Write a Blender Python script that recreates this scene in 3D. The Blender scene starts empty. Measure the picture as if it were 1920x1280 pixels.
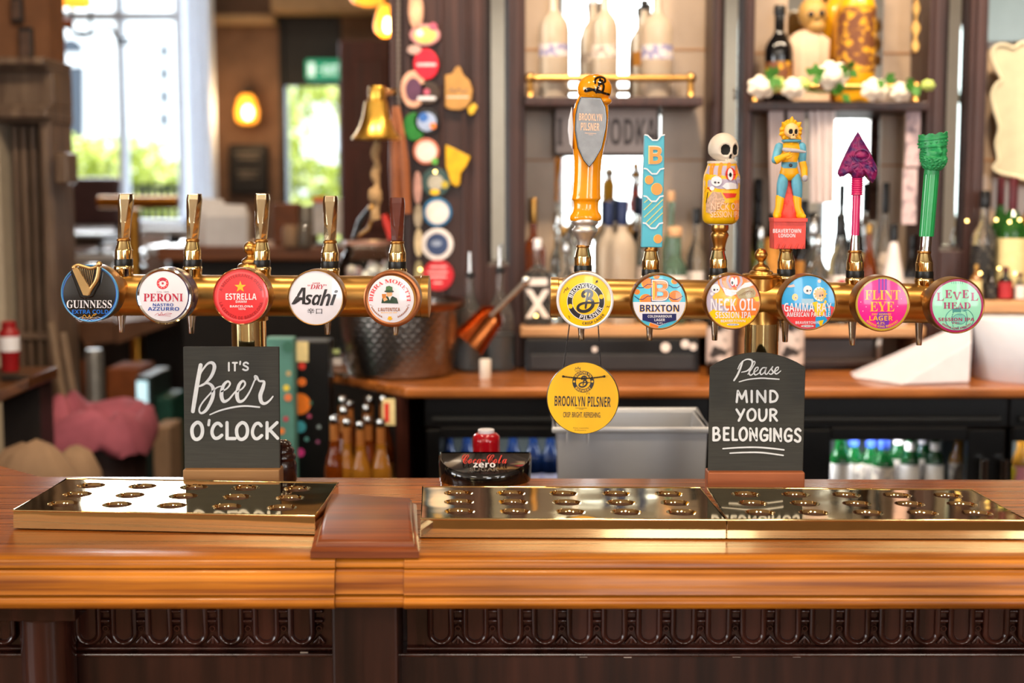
import bpy, bmesh, math, random
from math import sin, cos, tan, pi, radians, sqrt, atan2, hypot
from mathutils import Vector, Matrix, noise as mnoise
from mathutils.geometry import tessellate_polygon
S = bpy.context.scene
COL = S.collection
random.seed(7)

# ---------------------------------------------------------------- camera
F = 1920 * 50 / 36.0
PIT = radians(6.1)
CAM = Vector((0, 0, 1.545))
PX0 = 1000.0
cd = bpy.data.cameras.new('camera')
cam = bpy.data.objects.new('camera', cd)
COL.objects.link(cam)
cam.location = CAM
cam.rotation_euler = (pi / 2 - PIT, 0, 0)
cd.lens = 50
cd.sensor_width = 36
cd.shift_x = -(PX0 - 960) / 1920
cd.clip_start = 0.05
cd.clip_end = 200
cd.dof.use_dof = True
cd.dof.focus_distance = 1.99
cd.dof.aperture_fstop = 2.8
S.camera = cam
S.view_settings.view_transform = 'Standard'
S.view_settings.look = 'None'
S.view_settings.exposure = 0.06
S.view_settings.gamma = 1
S.cycles.use_denoising = True
S.cycles.sample_clamp_indirect = 6.0
S.cycles.caustics_reflective = False
S.cycles.caustics_refractive = False
S.cycles.max_bounces = 10

# ---------------------------------------------------------------- daylight and lamps
W = bpy.data.worlds.new('sky')
S.world = W
W.use_nodes = True
bg = W.node_tree.nodes['Background']
bg.inputs[0].default_value = (0.86, 0.93, 1.0, 1)
bg.inputs[1].default_value = 4.6


def area(name, loc, rot, sx, sy, energy, col, spread=180):
    l = bpy.data.lights.new(name, 'AREA')
    l.shape = 'RECTANGLE'
    l.size, l.size_y = sx, sy
    l.energy = energy
    l.color = col
    l.spread = radians(spread)
    o = bpy.data.objects.new(name, l)
    COL.objects.link(o)
    o.location = loc
    o.rotation_euler = rot
    return o


def bulb(name, loc, energy, col, r=0.04):
    l = bpy.data.lights.new(name, 'POINT')
    l.energy = energy
    l.color = col
    l.shadow_soft_size = r
    o = bpy.data.objects.new(name, l)
    COL.objects.link(o)
    o.location = loc
    return o


# daylight through the three street windows behind the guest side of the bar
for wx, ww, wp in ((0.6, 0.72, 34), (2.38, 0.3, 15), (3.75, 1.0, 46)):
    area('street_window_daylight', (wx, -3.4, 1.95), (pi / 2, 0, 0), ww, 2.1, wp, (1.0, 0.97, 0.94))
for wx in (-1.7, 0.0, 1.7):
    area('front_room_fill', (wx, -2.2, 3.1), (0, 0, 0), 0.7, 0.7, 34, (1.0, 0.9, 0.78))  # fill lights added to lift the front wall, mirrors and tap fronts
# daylight through the two windows in the left wall of the front room
for wy in (-2.3, -0.3):
    area('side_window_daylight', (-5.75, wy, 1.9), (pi / 2, 0, -pi / 2), 1.5, 2.1, 85, (1.0, 0.97, 0.95))
# daylight from the tall window of the far room
area('far_window_daylight', (-2.35, 7.98, 2.0), (-pi / 2, 0, 0), 0.8, 2.0, 75, (0.95, 0.98, 1.0))
# warm ceiling spots above the bar and above the back bar
for wx in (-1.6, -0.8, 0.0, 0.8, 1.6):
    area('bar_ceiling_spot', (wx, 1.25, 3.05), (0, 0, 0), 0.16, 0.16, 7, (1.0, 0.78, 0.52), 120)
for wx in (-0.75, 0.1, 0.95, 1.6):
    area('back_bar_spot', (wx, 2.6, 3.0), (radians(34), 0, 0), 0.14, 0.14, 13, (1.0, 0.8, 0.58), 120)
for wx, wy in ((-1.6, 5.0), (-3.0, 5.2), (-1.0, 6.6)):
    area('far_room_spot', (wx, wy, 3.05), (0, 0, 0), 0.3, 0.3, 6, (1.0, 0.78, 0.55))


# ---------------------------------------------------------------- pixel helpers
def ray(px, py):
    dx, dy = (px - PX0) / F, (py - 640) / F
    return Vector((dx, cos(PIT) - dy * sin(PIT), -sin(PIT) - dy * cos(PIT)))


def at(px, py, Y):
    r = ray(px, py)
    return CAM + r * (Y / r.y)


def onz(px, py, z):
    r = ray(px, py)
    return CAM + r * ((z - CAM.z) / r.z)


def k(Y):
    return Y / F * 1.006


# ---------------------------------------------------------------- materials
def lin(h):
    h = h.lstrip('#')
    out = []
    for i in (0, 2, 4):
        c = int(h[i:i + 2], 16) / 255
        out.append(c / 12.92 if c <= 0.04045 else ((c + 0.055) / 1.055) ** 2.4)
    return out


MATS = {}


def mat(name, col='#808080', rough=0.5, metal=0.0, var=0.08, scale=25.0, bump=0.0, trans=0.0, ior=1.45,
        coat=0.0, emit=0.0, spec=0.5, stretch=(1, 1, 1), bscale=None, col2=None, alpha=1.0, lo=0.35, hi=0.65, rvar=0.0):
    """procedural principled material: noise drives colour, roughness and bump"""
    if name in MATS:
        return MATS[name]
    m = bpy.data.materials.new(name)
    MATS[name] = m
    m.use_nodes = True
    nt = m.node_tree
    p = nt.nodes['Principled BSDF']
    c = lin(col)
    if col2:
        a, b = c, lin(col2)
    else:
        a = [x * (1 - var) for x in c]
        b = [min(1, x * (1 + var)) for x in c]
    tc = nt.nodes.new('ShaderNodeTexCoord')
    mp = nt.nodes.new('ShaderNodeMapping')
    mp.inputs['Scale'].default_value = stretch
    nt.links.new(tc.outputs['Object'], mp.inputs[0])
    nz = nt.nodes.new('ShaderNodeTexNoise')
    nz.inputs['Scale'].default_value = scale
    nz.inputs['Detail'].default_value = 4
    nt.links.new(mp.outputs[0], nz.inputs['Vector'])
    cr = nt.nodes.new('ShaderNodeValToRGB')
    cr.color_ramp.elements[0].position = lo
    cr.color_ramp.elements[1].position = hi
    cr.color_ramp.elements[0].color = (*a, 1)
    cr.color_ramp.elements[1].color = (*b, 1)
    nt.links.new(nz.outputs['Fac'], cr.inputs[0])
    nt.links.new(cr.outputs[0], p.inputs['Base Color'])
    p.inputs['Roughness'].default_value = rough
    if rvar:
        mr = nt.nodes.new('ShaderNodeMapRange')
        mr.inputs[3].default_value = max(0, rough - rvar)
        mr.inputs[4].default_value = rough + rvar
        nt.links.new(nz.outputs['Fac'], mr.inputs[0])
        nt.links.new(mr.outputs[0], p.inputs['Roughness'])
    p.inputs['Metallic'].default_value = metal
    p.inputs['Transmission Weight'].default_value = trans
    p.inputs['IOR'].default_value = ior
    p.inputs['Coat Weight'].default_value = coat
    p.inputs['Coat Roughness'].default_value = 0.06
    p.inputs['Specular IOR Level'].default_value = spec
    if emit:
        nt.links.new(cr.outputs[0], p.inputs['Emission Color'])
        p.inputs['Emission Strength'].default_value = emit
    if bump:
        b2 = nt.nodes.new('ShaderNodeBump')
        b2.inputs['Strength'].default_value = bump
        b2.inputs['Distance'].default_value = 0.002
        if bscale:
            n2 = nt.nodes.new('ShaderNodeTexNoise')
            n2.inputs['Scale'].default_value = bscale
            nt.links.new(mp.outputs[0], n2.inputs['Vector'])
            nt.links.new(n2.outputs['Fac'], b2.inputs['Height'])
        else:
            nt.links.new(nz.outputs['Fac'], b2.inputs['Height'])
        nt.links.new(b2.outputs[0], p.inputs['Normal'])
    return m


def thin_glass(name, col, gloss=0.12, rough=0.02):
    """thin clear glass: tinted see-through sheet with a fresnel gloss"""
    m = bpy.data.materials.new(name)
    MATS[name] = m
    m.use_nodes = True
    nt = m.node_tree
    nt.nodes.clear()
    o = nt.nodes.new('ShaderNodeOutputMaterial')
    t = nt.nodes.new('ShaderNodeBsdfTransparent')
    g = nt.nodes.new('ShaderNodeBsdfGlossy')
    g.inputs['Roughness'].default_value = rough
    t.inputs[0].default_value = (*lin(col), 1)
    lw = nt.nodes.new('ShaderNodeLayerWeight')
    lw.inputs[0].default_value = gloss
    nz = nt.nodes.new('ShaderNodeTexNoise')
    nz.inputs['Scale'].default_value = 6
    bp = nt.nodes.new('ShaderNodeBump')
    bp.inputs['Strength'].default_value = 0.02
    nt.links.new(nz.outputs['Fac'], bp.inputs['Height'])
    nt.links.new(bp.outputs[0], g.inputs['Normal'])
    mx = nt.nodes.new('ShaderNodeMixShader')
    nt.links.new(lw.outputs['Fresnel'], mx.inputs[0])
    nt.links.new(t.outputs[0], mx.inputs[1])
    nt.links.new(g.outputs[0], mx.inputs[2])
    nt.links.new(mx.outputs[0], o.inputs[0])
    return m


def wood(name, dark, light, rough=0.25, coat=0.4, sx=1.2, sy=22, sz=22, bump=0.15, scale=3.0, spec=0.5):
    """long streaky grain along x"""
    if name in MATS:
        return MATS[name]
    m = mat(name, dark, rough, 0, coat=coat, col2=light, scale=scale, stretch=(sx, sy, sz), bump=bump, lo=0.3, hi=0.72, rvar=0.05, spec=spec)
    nt = m.node_tree
    p = nt.nodes['Principled BSDF']
    cr = [n for n in nt.nodes if n.type == 'VALTORGB'][0]
    n2 = nt.nodes.new('ShaderNodeTexNoise')
    n2.inputs['Scale'].default_value = 5.0
    n2.inputs['Detail'].default_value = 3
    tc = [n for n in nt.nodes if n.type == 'TEX_COORD'][0]
    nt.links.new(tc.outputs['Object'], n2.inputs['Vector'])
    mr = nt.nodes.new('ShaderNodeMapRange')
    mr.inputs[1].default_value = 0.3
    mr.inputs[2].default_value = 0.7
    mr.inputs[3].default_value = 0.72
    mr.inputs[4].default_value = 1.12
    nt.links.new(n2.outputs['Fac'], mr.inputs[0])
    mx = nt.nodes.new('ShaderNodeVectorMath')
    mx.operation = 'SCALE'
    nt.links.new(cr.outputs[0], mx.inputs[0])
    nt.links.new(mr.outputs[0], mx.inputs['Scale'])
    nt.links.new(mx.outputs[0], p.inputs['Base Color'])
    return m


# ---------------------------------------------------------------- mesh builder
def cat_rom(pts, n=6, closed=False):
    out = []
    N = len(pts)
    if N < 3 and not closed:
        return [tuple(p) for p in pts]
    for i in range(N if closed else N - 1):
        p0 = pts[(i - 1) % N] if (closed or i > 0) else pts[i]
        p1, p2 = pts[i], pts[(i + 1) % N]
        p3 = pts[(i + 2) % N] if (closed or i + 2 < N) else pts[i + 1]
        for j in range(n):
            t = j / n
            out.append(tuple(0.5 * ((2 * b) + (c - a) * t + (2 * a - 5 * b + 4 * c - d) * t * t + (3 * b - a - 3 * c + d) * t ** 3)
                             for a, b, c, d in zip(p0, p1, p2, p3)))
    if not closed:
        out.append(tuple(pts[-1]))
    return out


class MB:
    def __init__(s):
        s.v, s.f, s.fm, s.m = [], [], [], []

    def mi(s, m):
        if m not in s.m:
            s.m.append(m)
        return s.m.index(m)

    def add(s, vs, fs, m):
        b = len(s.v)
        s.v += [tuple(v) for v in vs]
        q = s.mi(m)
        for f in fs:
            s.f.append(tuple(b + i for i in f))
            s.fm.append(q)
        return s

    def hexa(s, p, m):
        return s.add(p, [(0, 3, 2, 1), (4, 5, 6, 7), (0, 1, 5, 4), (1, 2, 6, 5), (2, 3, 7, 6), (3, 0, 4, 7)], m)

    def box(s, x0, x1, y0, y1, z0, z1, m):
        return s.hexa([(x0, y0, z0), (x1, y0, z0), (x1, y1, z0), (x0, y1, z0),
                       (x0, y0, z1), (x1, y0, z1), (x1, y1, z1), (x0, y1, z1)], m)

    def rings(s, rs, m, cap=True, closed_loop=False):
        """loft equal-length rings"""
        n = len(rs[0])
        vs = [p for r in rs for p in r]
        fs = []
        R = len(rs)
        for i in range(R if closed_loop else R - 1):
            for j in range(n):
                a, b = i * n + j, i * n + (j + 1) % n
                i2 = (i + 1) % R
                fs.append((a, b, i2 * n + (j + 1) % n, i2 * n + j))
        if cap and not closed_loop:
            fs.append(tuple(range(n))[::-1])
            fs.append(tuple((R - 1) * n + j for j in range(n)))
        return s.add(vs, fs, m)

    def lathe(s, prof, m, c=(0, 0, 0), ax='z', n=32, sx=1, sy=1, shift=None, cap=True, flute=None):
        rs = []
        for r, h in prof:
            r = max(r, 1e-5)
            ring = []
            ox, oy = shift(h) if shift else (0, 0)
            for j in range(n):
                a = 2 * pi * j / n
                rr = r * (1 + flute[1] * abs(cos(flute[0] * a / 2))) if flute else r
                u, v = rr * cos(a) * sx + ox, rr * sin(a) * sy + oy
                if ax == 'z':
                    p = (c[0] + u, c[1] + v, c[2] + h)
                elif ax == 'y':
                    p = (c[0] + u, c[1] + h, c[2] + v)
                else:
                    p = (c[0] + h, c[1] + u, c[2] + v)
                ring.append(p)
            rs.append(ring)
        return s.rings(rs, m, cap)

    def tube(s, pts, r, m, n=10, closed=False, cap=True):
        P = [Vector(p) for p in pts]
        N = len(P)
        R = r if isinstance(r, (list, tuple)) else [r] * N
        rs = []
        ref = None
        for i in range(N):
            if closed:
                t = P[(i + 1) % N] - P[(i - 1) % N]
            else:
                t = P[min(i + 1, N - 1)] - P[max(i - 1, 0)]
            if t.length < 1e-9:
                t = Vector((0, 0, 1))
            t.normalize()
            if ref is None:
                ref = Vector((0, 1, 0)) if abs(t.y) < 0.9 else Vector((1, 0, 0))
            a = t.cross(ref)
            if a.length < 1e-6:
                a = t.cross(Vector((1, 0, 0)))
            a.normalize()
            b = a.cross(t)
            ref = b
            rs.append([tuple(P[i] + (a * cos(2 * pi * j / n) + b * sin(2 * pi * j / n)) * max(R[i], 1e-5)) for j in range(n)])
        return s.rings(rs, m, cap, closed)

    def limb(s, pts, rr, m, n=12):
        """tapered tube with rounded ends"""
        P = [Vector(p) for p in pts]
        R = list(rr)
        d0 = (P[0] - P[1]).normalized()
        d1 = (P[-1] - P[-2]).normalized()
        a = [P[0] + d0 * R[0] * q for q in (0.98, 0.8, 0.45)]
        ra = [R[0] * q for q in (0.2, 0.6, 0.9)]
        b = [P[-1] + d1 * R[-1] * q for q in (0.45, 0.8, 0.98)]
        rb = [R[-1] * q for q in (0.9, 0.6, 0.2)]
        return s.tube(a + P + b, ra + R + rb, m, n)

    def sph(s, c, r, m, n=16, q=10, fn=None):
        if not isinstance(r, (list, tuple)):
            r = (r, r, r)
        rs = []
        for i in range(q + 1):
            t = pi * (0.02 + 0.96 * i / q)
            ring = []
            for j in range(n):
                a = 2 * pi * j / n
                d = (sin(t) * cos(a), sin(t) * sin(a), -cos(t))
                g = fn(d) if fn else 1
                ring.append((c[0] + r[0] * d[0] * g, c[1] + r[1] * d[1] * g, c[2] + r[2] * d[2] * g))
            rs.append(ring)
        return s.rings(rs, m)

    def prism(s, poly, y0, y1, m):
        """poly in (x, z), extruded along y"""
        n = len(poly)
        vs = [(x, y0, z) for x, z in poly] + [(x, y1, z) for x, z in poly]
        fs = [tuple(range(n))[::-1], tuple(range(n, 2 * n))]
        fs += [(i, (i + 1) % n, n + (i + 1) % n, n + i) for i in range(n)]
        return s.add(vs, fs, m)

    def slab(s, poly, z0, z1, m):
        """poly in (x, y), extruded along z"""
        n = len(poly)
        vs = [(x, y, z0) for x, y in poly] + [(x, y, z1) for x, y in poly]
        fs = [tuple(range(n))[::-1], tuple(range(n, 2 * n))]
        fs += [(i, (i + 1) % n, n + (i + 1) % n, n + i) for i in range(n)]
        return s.add(vs, fs, m)

    def strip(s, prof, x0, x1, m, cap=True):
        """profile of (y, z) extruded along x"""
        n = len(prof)
        vs = [(x0, y, z) for y, z in prof] + [(x1, y, z) for y, z in prof]
        fs = [(i, (i + 1) % n, n + (i + 1) % n, n + i) for i in range(n)]
        if cap:
            fs += [tuple(range(n))[::-1], tuple(range(n, 2 * n))]
        return s.add(vs, fs, m)

    def build(s, name, parent=None, smooth=38, bevel=0.0, seg=2, normals=True, label=None, loc=None):
        me = bpy.data.meshes.new(name)
        me.from_pydata(s.v, [], s.f)
        for m in s.m:
            me.materials.append(m)
        me.polygons.foreach_set('material_index', s.fm)
        if normals:
            bm = bmesh.new()
            bm.from_mesh(me)
            bmesh.ops.recalc_face_normals(bm, faces=bm.faces)
            bm.to_mesh(me)
            bm.free()
        if smooth:
            me.polygons.foreach_set('use_smooth', [True] * len(me.polygons))
            me.set_sharp_from_angle(angle=radians(smooth))
        me.update()
        o = bpy.data.objects.new(name, me)
        COL.objects.link(o)
        if bevel:
            b = o.modifiers.new('edge', 'BEVEL')
            b.width = bevel
            b.segments = seg
            b.limit_method = 'ANGLE'
            b.angle_limit = radians(40)
        if parent:
            o.parent = parent
        if loc is not None:
            o.location = loc
        if label:
            o['label'] = label
        return o


def tag(o, label, cat, group=None, kind=None):
    o['label'] = label
    o['category'] = cat
    if group:
        o['group'] = group
    if kind:
        o['kind'] = kind
    return o


def thing(name, label, cat, loc, group=None, rz=0):
    o = bpy.data.objects.new(name, None)
    o.empty_display_size = 0.05
    COL.objects.link(o)
    o.location = loc
    o.rotation_euler = (0, 0, rz)
    return tag(o, label, cat, group)


def struct(name, mb, **kw):
    o = mb.build(name, **kw)
    o['kind'] = 'structure'
    return o


def copy_tree(o, label=None, parent=None):
    c = o.copy()
    COL.objects.link(c)
    if parent:
        c.parent = parent
    if label:
        c['label'] = label
    for ch in [x for x in list(COL.objects) if x.parent == o]:
        copy_tree(ch, None, c)
    return c


def skull(mb, c, R, yaw, bone, black, n=150, q=120, jaw=True, sock=.31):
    """cranium with sunken painted sockets, nose hole and jaw; yaw turns the face from the viewer to the right"""
    cy, sy = cos(yaw), sin(yaw)
    vs, blk = [], []
    g = lambda a, w: math.exp(-(a / w) ** 2)
    for i in range(q + 1):
        t = pi * (0.015 + 0.97 * i / q)
        for j in range(n):
            a = 2 * pi * j / n
            x, y, z = sin(t) * cos(a), sin(t) * sin(a), -cos(t)      # face looks to -y
            r = 1.0
            front = max(0.0, -y)
            isb = False
            for s in (-1, 1):
                d = hypot((x - s * .4) / sock, (z + .08) / (sock * 1.12))
                if y < 0:
                    r -= .2 * math.exp(-d ** 3)
                    r += .05 * math.exp(-((d - 1.25) / .25) ** 2) * front
                    isb = isb or d < 1.04
                d = hypot((x - s * .055) / .075, (z + .5 - abs(x) * .3) / .14)
                if y < 0:
                    r -= .1 * math.exp(-d ** 4)
                    isb = isb or d < .95
            if z < -.3:
                f = min(1, (-.3 - z) / .5)
                r *= 1 - .16 * f * (1 - .55 * front)
                if jaw:
                    r += .26 * f * g(x, .4) * front
            if abs(z + .38) < .3:
                r += .06 * g(abs(x) - .68, .15) * g(z + .38, .12) * front
            p = Vector((x * R[0] * r * (1 - .0 * z), y * R[1] * r, z * R[2] * r))
            vs.append((c[0] + p.x * cy - p.y * sy, c[1] + p.x * sy + p.y * cy, c[2] + p.z))
            blk.append(isb)
    f1, f2 = [], []
    for i in range(q):
        for j in range(n):
            f = (i * n + j, i * n + (j + 1) % n, (i + 1) * n + (j + 1) % n, (i + 1) * n + j)
            (f2 if sum(blk[k_] for k_ in f) >= 3 else f1).append(f)
    f1.append(tuple(range(n))[::-1]); f1.append(tuple(q * n + j for j in range(n)))
    b0 = len(mb.v)
    mb.add(vs, f1, bone)
    k2 = mb.mi(black)
    for f in f2:
        mb.f.append(tuple(b0 + i for i in f)); mb.fm.append(k2)
    # teeth
    for i in range(6):
        x = (i - 2.5) * .115
        p = Vector((x * R[0], -(.98 - 1.1 * x * x) * R[1] * .86, -.80 * R[2]))
        mb.sph((c[0] + p.x * cy - p.y * sy, c[1] + p.x * sy + p.y * cy, c[2] + p.z), (.072 * R[0], .07 * R[0], .17 * R[2]), bone, 10, 8)


# ---------------------------------------------------------------- lettering and flat artwork
_G = {}
FONTS = {'b': (0x1D5D4, 0x1D5EE, 0x1D7EC), 's': (0x1D400, 0x1D41A, 0x1D7CE), 'i': (0x1D468, 0x1D482, 0x1D7CE),
         'c': (0x1D4D0, 0x1D4EA, 0x1D7CE), 'o': (0x1D63C, 0x1D656, 0x1D7EC), 'n': None}


def glyphs(txt, font='n', off=0.0):
    if font == 'n' and off > 0.012:
        font = 'b'
    off = min(off, 0.012) if font == 'n' else 0.0
    key = (txt, font, off)
    if key in _G:
        return _G[key]
    t = txt
    fm = FONTS[font]
    if fm:
        t = ''.join(chr(fm[0] + ord(c) - 65) if 'A' <= c <= 'Z' else chr(fm[1] + ord(c) - 97) if 'a' <= c <= 'z'
                    else chr(fm[2] + ord(c) - 48) if '0' <= c <= '9' else c for c in txt)
    cu = bpy.data.curves.new('t', 'FONT')
    cu.body = t
    cu.size = 1
    cu.offset = off
    cu.resolution_u = 3
    o = bpy.data.objects.new('t', cu)
    COL.objects.link(o)
    dg = bpy.context.evaluated_depsgraph_get()
    me = bpy.data.meshes.new_from_object(o.evaluated_get(dg))
    vs = [(v.co.x, v.co.y) for v in me.vertices]
    fs = [tuple(p.vertices) for p in me.polygons]
    bpy.data.objects.remove(o)
    bpy.data.curves.remove(cu)
    bpy.data.meshes.remove(me)
    if not vs:
        vs, fs = [(0, 0), (1, 0), (1, 1)], []
    x0, x1 = min(v[0] for v in vs), max(v[0] for v in vs)
    y0, y1 = min(v[1] for v in vs), max(v[1] for v in vs)
    vs = [((x - x0) / (x1 - x0), (y - y0) / (y1 - y0)) for x, y in vs]
    _G[key] = (vs, fs, (x1 - x0) / (y1 - y0))
    return _G[key]


def clip_circle(pts, c, r, n=48):
    out = list(pts)
    for i in range(n):
        a = 2 * pi * i / n
        nx, ny = cos(a), sin(a)
        d = lambda p: (p[0] - c[0]) * nx + (p[1] - c[1]) * ny - r * cos(pi / n)
        res = []
        for j in range(len(out)):
            p, q = out[j], out[(j + 1) % len(out)]
            dp, dq = d(p), d(q)
            if dp <= 0:
                res.append(p)
            if (dp < 0 < dq) or (dq < 0 < dp):
                t = dp / (dp - dq)
                res.append((p[0] + t * (q[0] - p[0]), p[1] + t * (q[1] - p[1])))
        out = res
        if len(out) < 3:
            return []
    return out


def circ(cx, cy, rx, ry=None, n=28, a0=0, a1=360):
    ry = ry or rx
    full = abs(a1 - a0) >= 360
    return [(cx + rx * cos(radians(a0 + (a1 - a0) * i / (n if full else n - 1))), cy - ry * sin(radians(a0 + (a1 - a0) * i / (n if full else n - 1)))) for i in range(n)]


class Art:
    """flat shapes given in photo pixels and laid on a (possibly domed) face at distance Y"""

    def __init__(s, base, Y, c=None, R=1.0, dome=0.0, eps=0.00022, warp=None):
        s.base, s.Y, s.c, s.R, s.dome, s.eps, s.warp = Vector(base), Y, c, R, dome, eps, warp
        s.mb = MB()

    def P(s, u, v, l):
        d = 0
        if s.warp:
            return s.warp(u, v, l)
        if s.c and s.dome:
            rr = ((u - s.c[0]) ** 2 + (v - s.c[1]) ** 2) / s.R ** 2
            d = s.dome * (1 - rr)
        return at(u, v, s.Y - d - l * s.eps) - s.base

    def tri(s, a, b, c, out, L):
        e = [hypot(a[0] - b[0], a[1] - b[1]), hypot(b[0] - c[0], b[1] - c[1]), hypot(c[0] - a[0], c[1] - a[1])]
        mxe = max(e)
        if mxe <= L:
            out.append((a, b, c))
            return
        i = e.index(mxe)
        a, b, c = ((a, b, c), (b, c, a), (c, a, b))[i]
        m = ((a[0] + b[0]) / 2, (a[1] + b[1]) / 2)
        s.tri(a, m, c, out, L)
        s.tri(m, b, c, out, L)

    def poly(s, pts, m, l=1, clip=None, fine=None):
        if clip:
            pts = clip_circle(pts, s.c, clip)
        if len(pts) < 3:
            return
        tr = tessellate_polygon([[Vector((p[0], p[1], 0)) for p in pts]])
        L = fine or (s.R * 0.3 if s.dome else 1e9)
        out = []
        for t in tr:
            s.tri(*[tuple(pts[i]) for i in t], out, L)
        vs, fs = [], []
        for t in out:
            b = len(vs)
            vs += [s.P(p[0], p[1], l) for p in t]
            fs.append((b, b + 1, b + 2))
        s.mb.add(vs, fs, m)

    def disc(s, cx, cy, r, m, l=1, ry=None, clip=None, n=36):
        s.poly(circ(cx, cy, r, ry, n), m, l, clip)

    def face(s, r, m, l=0, n=64, q=7, c=None):
        c = c or s.c
        vs = [s.P(c[0], c[1], l)]
        fs = []
        for i in range(1, q + 1):
            for j in range(n):
                a = 2 * pi * j / n
                vs.append(s.P(c[0] + r * i / q * cos(a), c[1] + r * i / q * sin(a), l))
        for j in range(n):
            fs.append((0, 1 + j, 1 + (j + 1) % n))
        for i in range(q - 1):
            for j in range(n):
                a, b = 1 + i * n + j, 1 + i * n + (j + 1) % n
                fs.append((a, b, b + n, a + n))
        s.mb.add(vs, fs, m)

    def ring(s, r0, r1, m, l=1, a0=0, a1=360, c=None, n=64):
        c = c or s.c
        vs, fs = [], []
        for j in range(n + 1):
            a = radians(a0 + (a1 - a0) * j / n)
            for r in (r0, r1):
                vs.append(s.P(c[0] + r * cos(a), c[1] - r * sin(a), l))
        for j in range(n):
            fs.append((2 * j, 2 * j + 1, 2 * j + 3, 2 * j + 2))
        s.mb.add(vs, fs, m)

    def text(s, t, box, m, l=2, font='b', off=0.0, rot=0.0, shear=0.0):
        vs, fs, _ = glyphs(t, font, off)
        x0, x1, y0, y1 = box
        cx, cy = (x0 + x1) / 2, (y0 + y1) / 2
        c, sn = cos(radians(rot)), sin(radians(rot))
        out = []
        for u, v in vs:
            x = x0 + (x1 - x0) * u - cx + shear * (v - 0.5) * (y1 - y0)
            y = y1 - (y1 - y0) * v - cy
            out.append(s.P(cx + x * c - y * sn, cy + x * sn + y * c, l))
        s.mb.add(out, fs, m)

    def arc(s, t, c, r, ac, span, h, m, l=2, font='b', bottom=False, off=0.0):
        vs, fs, _ = glyphs(t, font, off)
        out = []
        for u, v in vs:
            if bottom:
                a = radians(ac + (u - 0.5) * span)
                rr = r - h * (v - 0.5)
            else:
                a = radians(ac - (u - 0.5) * span)
                rr = r + h * (v - 0.5)
            out.append(s.P(c[0] + rr * cos(a), c[1] - rr * sin(a), l))
        s.mb.add(out, fs, m)

    def stroke(s, pts, w, m, l=2, smooth=True, closed=False, n=6):
        s.cnt = getattr(s, 'cnt', 0) + 1
        l += 0.012 * (s.cnt % 40)
        P = cat_rom(pts, n, closed) if smooth else [tuple(p) for p in pts]
        N = len(P)
        if isinstance(w, (list, tuple)):
            K = len(w) - 1
            ws = []
            for i in range(N):
                t = i / max(1, N - 1) * K
                j = min(int(t), K - 1)
                ws.append(w[j] + (w[j + 1] - w[j]) * (t - j))
        else:
            ws = [w] * N
        vs, fs = [], []
        if smooth:
            for i in range(N):
                a = P[(i - 1) % N] if (closed or i > 0) else P[i]
                b = P[(i + 1) % N] if (closed or i < N - 1) else P[i]
                d = hypot(b[0] - a[0], b[1] - a[1]) or 1
                nx, ny = -(b[1] - a[1]) / d, (b[0] - a[0]) / d
                h = ws[i] / 2
                vs += [s.P(P[i][0] + nx * h, P[i][1] + ny * h, l), s.P(P[i][0] - nx * h, P[i][1] - ny * h, l)]
            for i in range(N if closed else N - 1):
                j = (i + 1) % N
                fs.append((2 * i, 2 * i + 1, 2 * j + 1, 2 * j))
        else:
            for i in range(N if closed else N - 1):
                a, b = P[i], P[(i + 1) % N]
                d = hypot(b[0] - a[0], b[1] - a[1]) or 1
                nx, ny = -(b[1] - a[1]) / d, (b[0] - a[0]) / d
                q = len(vs)
                h, h2 = ws[i] / 2, ws[(i + 1) % N] / 2
                vs += [s.P(a[0] + nx * h, a[1] + ny * h, l), s.P(a[0] - nx * h, a[1] - ny * h, l),
                       s.P(b[0] - nx * h2, b[1] - ny * h2, l), s.P(b[0] + nx * h2, b[1] + ny * h2, l)]
                fs.append((q, q + 1, q + 2, q + 3))
        s.mb.add(vs, fs, m)
        if not closed:
            ends = [0, N - 1] if smooth else range(N)
            for i in ends:
                s.poly(circ(P[i][0], P[i][1], ws[i] / 2, n=10), m, l + 0.15)
        elif not smooth:
            for i in range(N):
                s.poly(circ(P[i][0], P[i][1], ws[i] / 2, n=10), m, l + 0.15)

    def star(s, cx, cy, r, m, l=2, r2=0.4, n=5):
        s.poly([(cx + (r if i % 2 == 0 else r * r2) * sin(pi * i / n), cy - (r if i % 2 == 0 else r * r2) * cos(pi * i / n)) for i in range(2 * n)], m, l)

    def build(s, name, parent, **kw):
        return s.mb.build(name, parent, smooth=30, normals=False, **kw)


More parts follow.
